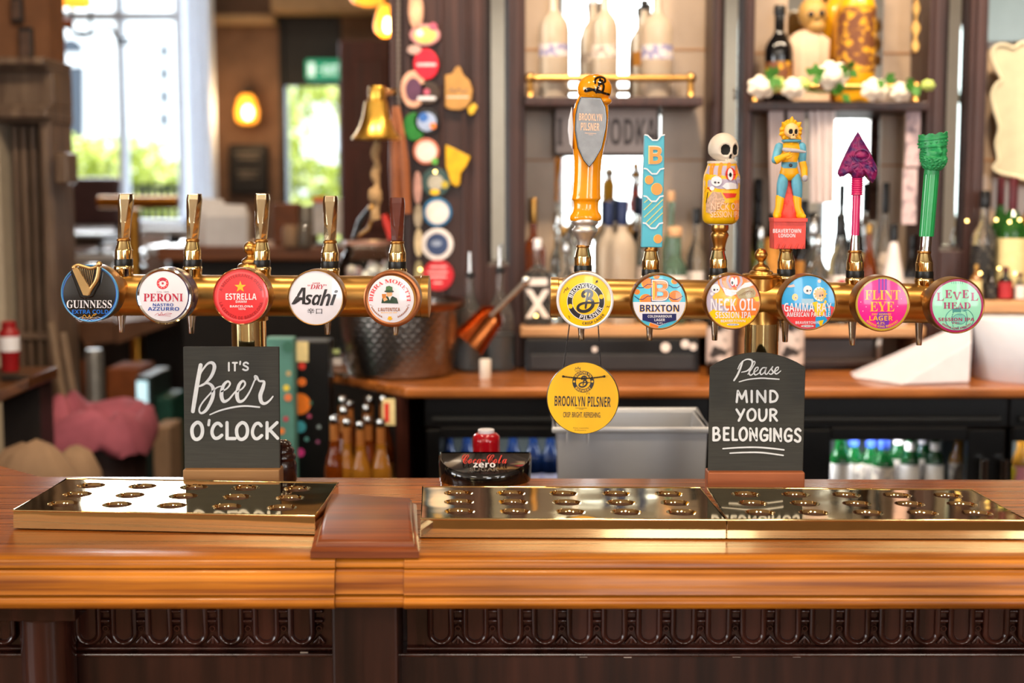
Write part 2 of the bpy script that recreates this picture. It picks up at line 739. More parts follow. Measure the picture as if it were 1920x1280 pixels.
# hand-lettered marker capitals, unit box, y up
HAND = {
    'I': [[(.5, 1), (.5, 0)]], 'T': [[(0, 1), (1, 1)], [(.5, 1), (.5, 0)]], 'L': [[(.05, 1), (.05, 0), (1, 0)]],
    'K': [[(.08, 1), (.08, 0)], [(.95, 1), (.1, .42)], [(.3, .55), (1, 0)]],
    'M': [[(0, 0), (.12, 1), (.5, .3), (.88, 1), (1, 0)]], 'N': [[(.05, 0), (.05, 1), (.95, 0), (.95, 1)]],
    'Y': [[(0, 1), (.5, .45)], [(1, 1), (.3, 0)]], 'E': [[(1, 1), (.05, 1), (.05, 0), (1, 0)], [(.05, .52), (.85, .52)]],
    "'": [[(.6, 1), (.3, 0)]],
}
HANDS = {
    'O': ([[(.5, 1), (.1, .78), (0, .45), (.15, .1), (.5, 0), (.88, .18), (1, .55), (.85, .88)]], True),
    'C': ([[(.95, .82), (.7, .98), (.35, .92), (.08, .6), (.06, .28), (.3, .02), (.65, .02), (1, .2)]], False),
    'S': ([[(.95, .86), (.6, 1), (.2, .9), (.12, .68), (.5, .52), (.9, .34), (.85, .08), (.45, 0), (.02, .12)]], False),
    'D': ([[(.05, 0), (.05, 1)], [(.05, 1), (.6, .95), (1, .55), (.75, .12), (.05, 0)]], False),
    'U': ([[(.02, 1), (.02, .4), (.2, .04), (.6, .04), (.95, .4), (.98, 1)]], False),
    'R': ([[(.06, 0), (.06, 1)], [(.06, 1), (.6, 1), (.92, .78), (.62, .52), (.08, .48)], [(.4, .5), (1, 0)]], False),
    'B': ([[(.06, 0), (.06, 1)], [(.06, 1), (.6, 1), (.85, .78), (.55, .54), (.08, .52)], [(.3, .53), (.75, .5), (1, .26), (.7, .03), (.06, 0)]], False),
    'G': ([[(.95, .85), (.65, 1), (.25, .88), (.03, .5), (.15, .12), (.5, 0), (.92, .12), (.95, .42)], [(.55, .44), (1, .44)]], False),
}


def hand(art, ch, box, w, m, l=2):
    x0, x1, y0, y1 = box
    f = lambda p: (x0 + (x1 - x0) * p[0], y1 - (y1 - y0) * p[1])
    if ch in HAND:
        for st in HAND[ch]:
            art.stroke([f(p) for p in st], w, m, l, smooth=False)
    else:
        sts, cl = HANDS[ch]
        for st in sts:
            art.stroke([f(p) for p in st], w, m, l, smooth=len(st) > 2, closed=cl)


def plathe(mb, base, Y, prof, cx, m, n=32, sy=1.0, dY=0.0, flute=None, cap=True):
    """profile of (half width px, py); cx a number or function of py"""
    rs = []
    for hw, py in prof:
        c = at(cx(py) if callable(cx) else cx, py, Y) - base
        r = max(hw * k(Y), 1e-5)
        ring = []
        for j in range(n):
            a = 2 * pi * j / n
            rr = r * (1 + flute[1] * cos(flute[0] * a)) if flute else r
            ring.append((c.x + rr * cos(a), c.y + dY + rr * sin(a) * sy, c.z))
        rs.append(ring)
    mb.rings(rs, m, cap)
    return mb
# ---------------------------------------------------------------- shared materials
BAR = wood('bar_wood', '#5e2a09', '#b06218', 0.28, 0.05, sx=0.8, sy=36, sz=36, spec=0.35)
BARE = wood('bar_edge_wood', '#6a2f08', '#c87c1f', 0.3, 0.05, sx=0.8, sy=40, sz=40, spec=0.35)
BLOCKW = wood('block_wood', '#5a2810', '#8a461c', 0.4, 0.0)
DARKW = wood('dark_carved_wood', '#220f0a', '#43221a', 0.17, 0.0, sx=14, sy=14, sz=1.5)
PANELW = wood('dark_panel_wood', '#1a0c08', '#3c1e14', 0.3, 0.0, sx=16, sy=16, sz=1.2)
SHELFW = wood('shelf_wood', '#7a4018', '#bb7030', 0.28, 0.3)
PALEW = wood('pale_plank', '#a9774c', '#d0a070', 0.45, 0.1)
SIGNW = wood('sign_foot_wood', '#8a6038', '#ac8050', 0.5, 0.0)
SIGNW2 = wood('sign_foot_red_wood', '#8a4a26', '#b8683a', 0.5, 0.0)
PILW = wood('pilaster_wood', '#2e1a16', '#472c26', 0.42, 0.0, sx=20, sy=20, sz=1)
BRASS = mat('polished_brass', '#ecd79c', 0.07, 1.0, var=0.06, scale=6, bump=0.02, bscale=7)
TRAYB = mat('tray_brass', '#e6cd94', 0.05, 1.0, var=0.05, scale=5, bump=0.4, bscale=7)
BRASS2 = mat('satin_brass', '#bf9250', 0.3, 1.0, var=0.14, scale=12, rvar=0.08)
BRASS3 = mat('brushed_bronze', '#a5763c', 0.36, 1.0, var=0.1, scale=40)
COPPER = mat('copper_rim', '#9a5f3c', 0.3, 1.0, var=0.08)
CHROME = mat('chrome', '#c9c9c6', 0.1, 1.0, var=0.04)
STEEL = mat('brushed_steel', '#aeb0b2', 0.32, 1.0, var=0.06, stretch=(2, 2, 60))
SILVER = mat('satin_silver', '#b9b6b2', 0.3, 1.0, var=0.04)
RUBBER = mat('black_rubber', '#101312', 0.35, 0, var=0.2)
BLACK = mat('black_plastic', '#0d0d0e', 0.3, 0, var=0.2)
BLACKG = mat('gloss_black', '#0a0a0b', 0.08, 0, var=0.2, coat=0.5)
WHITEP = mat('white_print', '#e2e1e6', 0.3, 0, var=0.02)
SLATE = mat('blackboard', '#34342f', 0.75, 0, var=0.12, stretch=(3, 3, 60), scale=8, bump=0.1)
CHALK = mat('chalk_marker', '#dcdfe0', 0.8, 0, var=0.04, scale=120)
MIRROR = mat('mirror_glass', '#dfe6e6', 0.015, 1.0, var=0.02, scale=4)
GLASS = mat('clear_glass', '#f6faf8', 0.02, 0, var=0.01, trans=1.0, ior=1.45)
PANE = thin_glass('window_glass', '#fbfdfd', 0.04)
JARG = thin_glass('jar_glass', '#eef2ef', 0.25)
FROST = mat('frosted_glass', '#e9ddd0', 0.42, 0, var=0.03, trans=0.75, ior=1.3)

# ---------------------------------------------------------------- room shell
PLASTER = mat('brown_wallpaper', '#715848', 0.8, 0, var=0.14, scale=9, bump=0.05)
CEIL = mat('ceiling_paint', '#d3c5b0', 0.8, 0, var=0.05)
LIGHTW = mat('pale_painted_wall', '#c9c0b4', 0.7, 0, var=0.06)
FLOORW = wood('floor_boards', '#6b4e34', '#94704c', 0.45, 0.1)
JOINERY = mat('window_joinery', '#c9d0da', 0.5, 0, var=0.05)
BLACKWOOD = mat('black_joinery', '#17181a', 0.45, 0, var=0.2)
GREYBROWN = wood('grey_brown_joinery', '#5a4638', '#86705c', 0.5, 0.1, sx=14, sy=14, sz=1.5)
b = MB(); b.box(-6, 4.5, -3.7, 8.4, -0.1, 0, FLOORW); struct('floor', b, smooth=0)
b = MB(); b.box(-6, 4.5, -3.7, 8.4, 3.3, 3.4, CEIL); struct('ceiling', b, smooth=0)
b = MB(); b.box(4.4, 4.5, -3.7, 8.4, 0, 3.3, PLASTER); struct('wall_right', b, smooth=0)
b = MB()
for ya, yb_, za, zb_ in ((-3.7, -3.1, 0, 3.3), (-1.5, -1.1, 0, 3.3), (0.5, 8.4, 0, 3.3), (-3.1, -1.5, 0, 0.85), (-3.1, -1.5, 3.0, 3.3), (-1.1, 0.5, 0, 0.85), (-1.1, 0.5, 3.0, 3.3)):
    b.box(-6, -5.9, ya, yb_, za, zb_, PLASTER)
struct('wall_left', b, smooth=0)
for q, (ya, yb_) in enumerate(((-3.1, -1.5), (-1.1, 0.5))):
    b = MB()
    for y in (ya, (ya + yb_) / 2 - .03, yb_ - .06):
        b.box(-5.98, -5.9, y, y + .06, .85, 3.0, JOINERY)
    for z in (.85, 2.2, 2.94):
        b.box(-5.98, -5.9, ya, yb_, z, z + .06, JOINERY)
    struct('window_%d' % (q + 5), b, smooth=0)
b = MB(); b.box(-5.9, 4.4, -3.55, -3.5, 0, 0.82, mat('added_wainscot', '#8a6c50', .5, 0, var=.1)); struct('trim_9', b, smooth=0)  # unseen panelling, added to tone the reflections in the brass
b = MB(); b.box(-2.0, -1.9, 2.5, 4.15, 0, 3.3, PLASTER); struct('wall_light_block', b, smooth=0)  # unseen wall added to shade the lower left area behind the bar
# wall with street windows behind the guests' side
b = MB()
xs = [-6, 0.2, 1.0, 2.2, 2.55, 3.2, 4.3, 4.5]
for i in range(0, 8, 2):
    b.box(xs[i], xs[i + 1], -3.7, -3.55, 0, 3.3, LIGHTW)
for i in (1, 3, 5):
    b.box(xs[i], xs[i + 1], -3.7, -3.55, 0, 0.85, LIGHTW)
    b.box(xs[i], xs[i + 1], -3.7, -3.55, 3.1, 3.3, LIGHTW)
struct('wall_front', b, smooth=0)
for q, i in enumerate((1, 3, 5)):
    b = MB()
    x0, x1 = xs[i], xs[i + 1]
    for xa in (x0, (x0 + x1) / 2 - 0.03, x1 - 0.06):
        b.box(xa, xa + 0.06, -3.68, -3.6, 0.85, 3.1, JOINERY)
    for za in (0.85, 2.3, 3.04):
        b.box(x0, x1, -3.68, -3.6, za, za + 0.06, JOINERY)
    struct('window_%d' % (q + 2), b, smooth=0)




def zz(py, Y):
    return at(1000, py, Y).z


def xx(px, Y, py=400):
    return at(px, py, Y).x


Yw = 8.0
b = MB()
wl, wr, wb, wt = xx(40, Yw), xx(352, Yw), zz(412, Yw), 3.0
dl, dr, dt = xx(528, Yw), xx(645, Yw), zz(28, Yw)
b.box(-5.9, wl, Yw, Yw + 0.25, 0, 3.3, PLASTER)
b.box(wl, wr, Yw, Yw + 0.25, 0, wb, PLASTER)
b.box(wl, wr, Yw, Yw + 0.25, wt, 3.3, PLASTER)
b.box(wr, dl, Yw, Yw + 0.25, 0, 3.3, PLASTER)
b.box(dl, dr, Yw, Yw + 0.25, dt, 3.3, PLASTER)
b.box(dr, 4.4, Yw, Yw + 0.25, 0, 3.3, PLASTER)
struct('wall_far', b, smooth=0)
# beam / cornice over the door
b = MB()
TAN = mat('tan_plaster', '#a98d6a', 0.75, 0, var=0.08)
b.box(xx(528, Yw), xx(760, Yw), Yw - 0.22, Yw, zz(30, Yw), zz(-10, Yw), TAN)
b.box(xx(400, Yw), xx(528, Yw), Yw - 0.1, Yw, zz(48, Yw), zz(30, Yw), TAN)
struct('trim_1', b, smooth=0, bevel=0.01)
# far window
b = MB()
JO = JOINERY
b.box(xx(338, Yw), wr, Yw - 0.02, Yw + 0.12, wb, wt, JO)
b.box(wl, wl + 0.05, Yw - 0.02, Yw + 0.12, wb, wt, JO)
b.box(xx(226, Yw), xx(238, Yw), Yw, Yw + 0.1, wb, wt, JO)
b.box(wl, wr, Yw, Yw + 0.1, zz(36, Yw), zz(22, Yw), JO)
b.box(wl, wr, Yw - 0.12, Yw + 0.12, wb - 0.05, wb, JO)
win = struct('window_1', b, smooth=0, bevel=0.006)
b = MB(); b.box(wl, wr, Yw + 0.04, Yw + 0.05, wb, wt, PANE)
b.build('pane', win, smooth=0)
# pale curtain beside the window
CURT = mat('pale_curtain', '#dbe4f0', 0.85, 0, var=0.05, stretch=(20, 20, 1))
b = MB()
n = 30
fr, bk = [], []
for i in range(n + 1):
    x = wr + 0.005 + (xx(404, Yw - .34) - wr - 0.005) * i / n + 0.008 * sin(i * 1.9)
    y = Yw - 0.03 - 0.31 * i / n + 0.012 * sin(i * 1.9)
    fr.append((x, y))
    bk.append((x + 0.008, y + 0.012))
b.slab(fr + bk[::-1], zz(405, Yw), 3.0, CURT)
c = b.build('curtain', smooth=60)
tag(c, 'pale blue white curtain hanging beside the tall far window', 'curtain')
# door with glass, exit sign over it
b = MB()
b.box(dl, dr, Yw + 0.02, Yw + 0.12, zz(160, Yw), dt, BLACKWOOD)
b.box(dl, xx(538, Yw), Yw, Yw + 0.14, 0, dt, BLACKWOOD)
b.box(xx(636, Yw), dr, Yw, Yw + 0.14, 0, dt, BLACKWOOD)
b.box(dl, dr, Yw + 0.02, Yw + 0.12, 0, zz(455, Yw), BLACKWOOD)
door = struct('door_1', b, smooth=0, bevel=0.006)
b = MB(); b.box(xx(538, Yw), xx(636, Yw), Yw + 0.06, Yw + 0.07, zz(455, Yw), zz(160, Yw), PANE)
b.build('pane', door, smooth=0)

t = thing('exit_sign', 'lit green and white exit sign over the glazed door', 'sign', at(606, 130, 7.85))
EXG = mat('exit_green', '#1f9f76', 0.4, 0, emit=0.5)
EXW = mat('exit_white', '#dffff2', 0.4, 0, emit=0.9)
bs = at(606, 130, 7.85)
b = MB(); b.box(-0.098, 0.098, 0.0, 0.13, -0.055, 0.055, EXG); b.build('sign_box', t, smooth=0, bevel=0.01)
a = Art(bs, 7.845)
a.poly([(578, 118), (590, 118), (590, 143), (578, 143)], EXW)
a.stroke([(596, 130), (603, 130)], 2.5, EXW, 1, False)
a.text('EXIT', (606, 634, 122, 140), EXW, 1, 'b')
a.build('pictogram', t)

# far dark door leaf standing open
b = MB()
LEAF = wood('mahogany_leaf', '#47201a', '#643028', 0.5, 0.0, sx=14, sy=14, sz=1.2)
Yd = 6.4
b.box(xx(640, Yd), xx(735, Yd), Yd, Yd + 0.06, 0, zz(76, Yd), LEAF)
for pa, pb in ((110, 260), (280, 430)):
    b.box(xx(660, Yd), xx(726, Yd), Yd - 0.012, Yd, zz(pb, Yd), zz(pa, Yd), LEAF)
struct('door_2', b, smooth=0, bevel=0.006)

# ---------------------------------------------------------------- street outside
EXT = mat('white_stucco', '#f4f5f6', 0.8, 0, var=0.02)
DGREY = mat('distant_glass', '#333c48', 0.3, 0, var=0.1)
STONE = mat('pavement_stone', '#9a9a96', 0.8, 0, var=0.08)
b = MB(); b.box(-16, 8, 8.45, 40, -0.6, -0.3, STONE); struct('street', b, smooth=0)
Yh = 20
t = thing('white_house', 'bright white stucco house across the street seen through the far window', 'house', at(230, 500, Yh))
bs = at(230, 500, Yh)
b = MB(); b.box(-6, 5.5, 0, 3, -2 - bs.z, 7, EXT); b.build('wall', t, smooth=0)


def rwin(pts, name='window'):
    b = MB()
    Q = [at(p[0], p[1], Yh - 0.03) - bs for p in pts]
    b.prism([(q.x, q.z) for q in Q], -0.03, 0.1, DGREY)
    b.build(name, t, smooth=0)


rwin([(108, 98)] + circ(132, 98, 24, 26, 12, 0, 180)[::-1] + [(156, 98)])
rwin([(108, 124), (156, 124), (156, 268), (108, 268)])
rwin(circ(307, 92, 7, 12, 10, 180, 0) + [(314, 107), (300, 107)])
for pa, pb in ((125, 150), (168, 194), (210, 237)):
    rwin([(300, pa), (314, pa), (314, pb), (300, pb)])


def leaves(mb, boxes, n, size, mats, seed=1):
    rnd = random.Random(seed)
    for _ in range(n):
        c, r = rnd.choice(boxes)
        u = Vector((rnd.gauss(0, 1), rnd.gauss(0, 1), rnd.gauss(0, 1))).normalized() * (rnd.random() ** 0.33)
        p = Vector((c[0] + u.x * r[0], c[1] + u.y * r[1], c[2] + u.z * r[2]))
        d = Vector((rnd.gauss(0, 1), rnd.gauss(0, 1), rnd.gauss(0, 1))).normalized()
        e = d.orthogonal().normalized() * size * (0.35 + 0.3 * rnd.random())
        d = d * size * (0.7 + 0.6 * rnd.random())
        mb.add([p - d, p + e, p + d, p - e], [(0, 1, 2, 3)], rnd.choice(mats))


LG = [mat('leaf_green', '#b9c24a', 0.6, 0, var=0.15), mat('leaf_lime', '#e6ea8a', 0.6, 0, var=0.12), mat('leaf_deep', '#8c9c36', 0.6, 0, var=0.15)]
Yg = 13.0
bs = at(215, 420, Yg)
b = MB()
bx = []
for px in range(90, 345, 16):
    top = 285 if px < 285 else 330
    for py in range(top, 470, 30):
        q = at(px, py, Yg) - bs
        bx.append(((q.x, q.y + 0.3 * ((px // 16) % 2), q.z), (0.13, 0.35, 0.16)))
    bx.append(((q.x, q.y, -0.2 - bs.z), (0.13, 0.3, 0.2)))
b.box(-0.8, 0.8, 0.1, 0.3, -0.35 - bs.z, 0.0, LG[2])
leaves(b, bx, 3200, 0.055, LG, 3)
o = b.build('hedge', smooth=0, normals=False, loc=bs)
tag(o, 'clipped sunlit green hedge outside the tall far window', 'hedge')
bs = at(585, 420, 14)
b = MB()
bx = []
rn = random.Random(5)
for px in range(520, 665, 14):
    for py in range(150, 480, 22):
        if hypot(px - 612, (py - 260) * 0.9) < 46 or rn.random() < 0.12:
            continue
        q = at(px, py, 14) - bs
        bx.append(((q.x, q.y, q.z), (0.11, 0.4, 0.13)))
leaves(b, bx, 2600, 0.05, LG, 4)
b.lathe([(0.14, -0.35 - bs.z), (0.1, 0.2)], mat('bark', '#6b5a48', 0.8), n=12)
o = b.build('tree', smooth=0, normals=False, loc=bs)
tag(o, 'sunlit pale green tree foliage behind the glazed door', 'tree')
t = thing('railing', 'dark iron garden railing in front of the hedge', 'railing', at(290, 460, 11.5))
bs = at(290, 460, 11.5)
b = MB()
IRON = mat('iron', '#23262a', 0.5, 0.3, var=0.1)
for px in range(120, 345, 12):
    p, q = at(px, 470, 11.5) - bs, at(px, 345, 11.5) - bs
    p.z = -0.35 - bs.z
    b.box(p.x - 0.012, p.x + 0.012, -0.012, 0.012, p.z, q.z, IRON)
p, q = at(110, 352, 11.5) - bs, at(345, 352, 11.5) - bs
b.box(p.x, q.x, -0.015, 0.015, p.z - 0.02, p.z + 0.02, IRON)
b.build('bars', t, smooth=0)
# ---------------------------------------------------------------- the bar counter
ZB = 1.10
XL, XR = -2.4, 2.4
yn = onz(960, 1047, ZB).y            # nose of the top
yb = onz(960, 899, ZB).y             # back edge
bar = thing('bar_counter', 'long polished wooden pub bar with carved dark front', 'bar counter', (0, yn + 0.2, 0))
o0 = Vector((0, yn + 0.2, 0))
b = MB()
pl = onz(78, 893, ZB)
pl2 = onz(0, 872, ZB)
poly = [(XL, yn + 0.012), (XR, yn + 0.012), (XR, onz(1900, 905, ZB).y), (pl.x, pl.y), (pl2.x, pl2.y), (XL, pl2.y + 0.5)]
b.slab([(x, y - o0.y) for x, y in poly], ZB - 0.045, ZB, BAR)
b.build('counter_top', bar, smooth=0, bevel=0.003)


def edge_prof(dy=0.0):
    y = yn - o0.y + dy
    pr = [(y + 0.06, ZB - 0.001), (y + 0.012, ZB + 0.0005)]
    # small step, quarter round, fillet, fat bead
    pr += [(y + 0.004, ZB - 0.002), (y, ZB - 0.006), (y, ZB - 0.012), (y + 0.005, ZB - 0.0135)]
    for i in range(7):
        a = pi / 2 * i / 6
        pr.append((y - 0.004 - 0.010 * sin(a) + 0.006, ZB - 0.0135 - 0.026 * (1 - cos(a))))
    pr += [(y - 0.009, ZB - 0.0425), (y + 0.002, ZB - 0.0435)]
    for i in range(9):
        a = pi * i / 8
        pr.append((y - 0.001 - 0.011 * sin(a), ZB - 0.0445 - 0.0085 * (1 - cos(a))))
    pr += [(y + 0.06, ZB - 0.062)]
    return pr


for px0, px1, dy in ((-900, 610, 0.0), (611, 745, 0.004), (746, 2800, 0.0)):
    b = MB()
    b.strip(edge_prof(dy), max(XL, onz(px0, 1080, ZB).x) if px0 > 0 else XL, min(XR, onz(px1, 1080, ZB).x) if px1 < 2000 else XR, BARE)
    b.build('edge_moulding', bar, smooth=45)
# seams in the lower bead
# carved frieze
yf = 1.80
zf1, zf0 = zz(1100, yf), zz(1222, yf)
kf = k(yf)


def frieze(px0, px1, first, pitch, name='carved_frieze'):
    b = MB()
    xa, xb = xx(px0, yf, 1170), xx(px1, yf, 1170)
    b.box(xa, xb, yf + 0.012 - o0.y, yf + 0.05 - o0.y, zf0 - 0.01, zf1, DARKW)
    n = int((px1 - first) / pitch) + 1
    for i in range(n):
        c = at(first + i * pitch, 1170, yf)
        cx, y0 = c.x, yf - o0.y
        if cx > xb - 0.012:
            break
        w = pitch * kf * 0.31
        zb = zz(1188, yf)
        # raised U moulding and hollow middle tongue
        pts = [(cx - w, y0 + 0.006, zf1)] + [(cx - w * cos(a), y0 + 0.006, zb - w * sin(a)) for a in [pi * j / 12 for j in range(13)]] + [(cx + w, y0 + 0.006, zf1)]
        b.tube(pts, 0.0042, DARKW, 8)
        w2 = w * 0.74
        pts = [(cx - w2, zf1)] + [(cx - w2 * cos(a), zb - w2 * sin(a)) for a in [pi * j / 12 for j in range(13)]] + [(cx + w2, zf1)]
        b.prism(pts, y0 + 0.007, y0 + 0.02, DARKW)
        # leaf, ring and ladder carving between the arches
        mx = cx + pitch * kf / 2
        if mx < xb - 0.01:
            for zpx, r in ((1128, 0.003), (1148, 0.003), (1166, 0.0036)):
                z = zz(zpx, yf)
                b.limb([(mx - 0.004, y0 + 0.006, z), (mx + 0.004, y0 + 0.006, z)], [0.0026, 0.0026], DARKW, 8)
            b.box(mx - 0.0068, mx + 0.0068, y0 + 0.010, y0 + 0.02, zz(1172, yf), zf1, DARKW)
            z = zz(1181, yf)
            b.tube([(mx + 0.0034 * cos(a), y0 + 0.007, z + 0.0034 * sin(a)) for a in [2 * pi * j / 12 for j in range(12)]], 0.0013, DARKW, 6, closed=True)
            z = zz(1206, yf)
            for s in (-1, 0, 1):
                b.limb([(mx, y0 + 0.008, z + 0.007), (mx + s * 0.006, y0 + 0.008, z - 0.001)], [0.0012, 0.0028], DARKW, 8)
    # lower border bead
    b.tube([(xa, y0 + 0.008, zz(1219, yf)), (xb, y0 + 0.008, zz(1219, yf))], 0.003, DARKW, 8)
    return b.build(name, bar, smooth=45)


y0 = yf - o0.y
frieze(-2500, 36, -2502 + 4, 65.8)
frieze(138, 624, 162, 67)
frieze(762, 4550, 826, 65.3)
b = MB()
b.box(XL, XR, yf - 0.004 - o0.y, yf + 0.05 - o0.y, zf0 - 0.006, zf0 - 0.001, DARKW)
b.build('frieze_rail', bar, smooth=0, bevel=0.002)
b = MB()
b.box(XL, XR, yf + 0.004 - o0.y, yf + 0.05 - o0.y, 0.1, zf0 - 0.004, PANELW)
b.box(XL, XR, yf + 0.05 - o0.y, yb - 0.03 - o0.y, 0.1, ZB - 0.045, PANELW)
b.build('front_panel', bar, smooth=0)
b = MB()
yp = yf - 0.045
b.box(xx(622, yp, 1200), xx(746, yp, 1200), yp - o0.y, yf + 0.03 - o0.y, 0.05, ZB - 0.055, PANELW)
b.build('square_post', bar, smooth=0, bevel=0.004)
b = MB()
cxp, cyp = xx(92, yf - 0.02, 1230), yf - 0.02
plc = [(0.046, 0.05), (0.046, zz(1160, cyp)), (0.0455, zz(1150, cyp))]
b.lathe([(0.034, 0.05), (0.034, zz(1150, cyp)), (0.037, zz(1146, cyp)), (0.034, zz(1142, cyp))], DARKW, (cxp, cyp - o0.y, 0), n=40)
b.box(cxp - 0.052, cxp + 0.052, cyp - 0.05 - o0.y, cyp + 0.06 - o0.y, zz(1143, cyp), ZB - 0.05, DARKW)
b.build('round_column', bar, smooth=40, bevel=0.002)
b = MB()
STAPLE = mat('staple_steel', '#d8d8d4', 0.3, 1.0)
for px, py in ((570, 1223), (910, 1226), (1094, 1231), (1177, 1232), (1278, 1229), (1381, 1231), (1494, 1231), (1594, 1229)):
    p = at(px, py, yf - 0.001)
    b.box(p.x - 0.005, p.x + 0.005, p.y - o0.y, p.y + 0.004 - o0.y, p.z - 0.0006, p.z + 0.0006, STAPLE)
b.build('staples', bar, smooth=0)
b = MB()
b.box(XL, XR, yn + 0.07 - o0.y, yn + 0.13 - o0.y, 0, 0.06, DARKW)
b.box(XL, XR, yn + 0.13 - o0.y, yb - 0.05 - o0.y, 0, 0.1, DARKW)
b.build('plinth', bar, smooth=0)

# raised block board between the trays
c4 = [onz(582, 1046, ZB), onz(786, 1046, ZB), onz(781, 956, ZB), onz(608, 948, ZB)]
cb = (c4[0] + c4[2]) / 2
t = thing('cover_board', 'raised reddish wooden board with moulded edge between the brass trays', 'board', (cb.x, cb.y, ZB))
b = MB()


def ringq(s, z):
    m = Vector((0, 0, 0))
    for p in c4:
        m += p / 4
    out = []
    for p in c4:
        d = p - m
        out.append((m.x + d.x - math.copysign(s, d.x) - cb.x, m.y + d.y - math.copysign(s, d.y) - cb.y, z))
    return out


b.rings([ringq(0, 0), ringq(0, 0.008), ringq(0.004, 0.011), ringq(0.006, 0.012), ringq(0.006, 0.0145), ringq(0.009, 0.019), ringq(0.013, 0.0205)], BLOCKW)
b.build('board', t, smooth=50)

# ---------------------------------------------------------------- drip trays
PAN = mat('tarnished_pan', '#4a2f1a', 0.5, 0.5, var=0.2)
HT = 0.026


def tray(label, FL, FR, BR, BL, nx=5, ny=3):
    ps = [onz(p[0], p[1], ZB + HT) for p in (FL, FR, BR, BL)]
    c = (ps[0] + ps[1] + ps[2] + ps[3]) / 4
    t = thing('drip_tray', label, 'drip tray', (c.x, c.y, ZB), 'brass drip trays along the bar')
    q = [p - c for p in ps]

    def M(u, v):
        p = q[0] * (1 - u) * (1 - v) + q[1] * u * (1 - v) + q[2] * u * v + q[3] * (1 - u) * v
        return Vector((p.x, p.y, 0))
    wx, wy = (q[1] - q[0]).length, (q[3] - q[0]).length
    b = MB()
    mu, mv = 0.035, 0.07
    n = 32
    rr = 0.0165

    def put(u, v, z):
        p = M(u, v)
        return (p.x, p.y, HT + z)
    for i in range(nx):
        for j in range(ny):
            u0, u1 = mu + (1 - 2 * mu) * i / nx, mu + (1 - 2 * mu) * (i + 1) / nx
            v0, v1 = mv + (1 - 2 * mv) * j / ny, mv + (1 - 2 * mv) * (j + 1) / ny
            if i == 0: u0 = 0
            if i == nx - 1: u1 = 1
            if j == 0: v0 = 0
            if j == ny - 1: v1 = 1
            cu, cv = (u0 + u1) / 2, (v0 + v1) / 2
            cu = mu + (1 - 2 * mu) * (i + .5) / nx
            cv = mv + (1 - 2 * mv) * (j + .5) / ny
            sq = []
            for s in range(n):
                a = 2 * pi * s / n
                du, dv = cos(a), sin(a)
                # ray from the hole centre to the cell border
                tt = 1e9
                if du > 1e-9: tt = min(tt, (u1 - cu) * wx / du)
                if du < -1e-9: tt = min(tt, (u0 - cu) * wx / du)
                if dv > 1e-9: tt = min(tt, (v1 - cv) * wy / dv)
                if dv < -1e-9: tt = min(tt, (v0 - cv) * wy / dv)
                sq.append(put(cu + du * tt / wx, cv + dv * tt / wy, 0))
            # corners of the cell: insert by snapping nearest ray points
            for (uu, vv) in ((u0, v0), (u1, v0), (u1, v1), (u0, v1)):
                p = put(uu, vv, 0)
                best = min(range(n), key=lambda s: (Vector(sq[s]) - Vector(p)).length)
                sq[best] = p
            prof = [(rr * 1.22, 0), (rr * 1.12, -0.0012), (rr, -0.0035), (rr * 0.93, -0.006), (rr * 0.9, -0.010)]
            rg = [sq] + [[put(cu + cos(2 * pi * s / n) * r / wx, cv + sin(2 * pi * s / n) * r / wy, z) for s in range(n)] for r, z in prof]
            b.rings(rg[:4], TRAYB, cap=False)
            b.rings(rg[3:], PAN, cap=False)
    b.build('perforated_plate', t, smooth=30)
    b = MB()
    ins = 0.0
    e = 0.0012

    def wall(u0, v0, u1, v1):
        d = M(u1, v1) - M(u0, v0)
        nrm = Vector((-d.y, d.x, 0)).normalized() * e
        A, B = M(u0, v0), M(u1, v1)
        o_ = -nrm * (tan(radians(2.4)) * HT / e)
        zl = 0.0022
        b.hexa([(A.x + o_.x, A.y + o_.y, zl), (B.x + o_.x, B.y + o_.y, zl), (B.x + nrm.x, B.y + nrm.y, zl), (A.x + nrm.x, A.y + nrm.y, zl),
                (A.x, A.y, HT), (B.x, B.y, HT), (B.x + nrm.x, B.y + nrm.y, HT), (A.x + nrm.x, A.y + nrm.y, HT)], TRAYB)
    wall(0, 0, 1, 0); wall(1, 0, 1, 1); wall(1, 1, 0, 1); wall(0, 1, 0, 0)
    b.build('side', t, smooth=0)
    b = MB()
    cs = [M(0.01, 0.02), M(0.99, 0.02), M(0.99, 0.98), M(0.01, 0.98)]
    b.slab([(p.x, p.y) for p in cs], 0.0005, 0.003, mat('tarnished_pan', '#4a2f1a', 0.5, 0.5, var=0.2))
    b.build('bottom_pan', t, smooth=0)
    b = MB()
    b.tube([put(0, 0, -0.0004), put(1, 0, -0.0004), put(1, 1, -0.0004), put(0, 1, -0.0004)], 0.0016, TRAYB, 8, closed=True)
    b.build('rolled_edge', t, smooth=60)
    return t


tray('brass drip tray left of the raised board, under the slanted letter sign', (25, 956), (590, 967), (634, 905), (125, 897))
tray('brass drip tray right of the raised board, yellow disc mirrored in it', (789, 972), (1361, 974), (1313, 914), (792, 912))
tray('brass drip tray at the right frame edge, below the arched blackboard', (1364, 974), (1926, 975), (1822, 918), (1326, 914))
# ---------------------------------------------------------------- beer fonts (brass rail on a column)
YP = 2.13       # rail and handles
YB = 1.985      # badge faces
KP = k(YP)


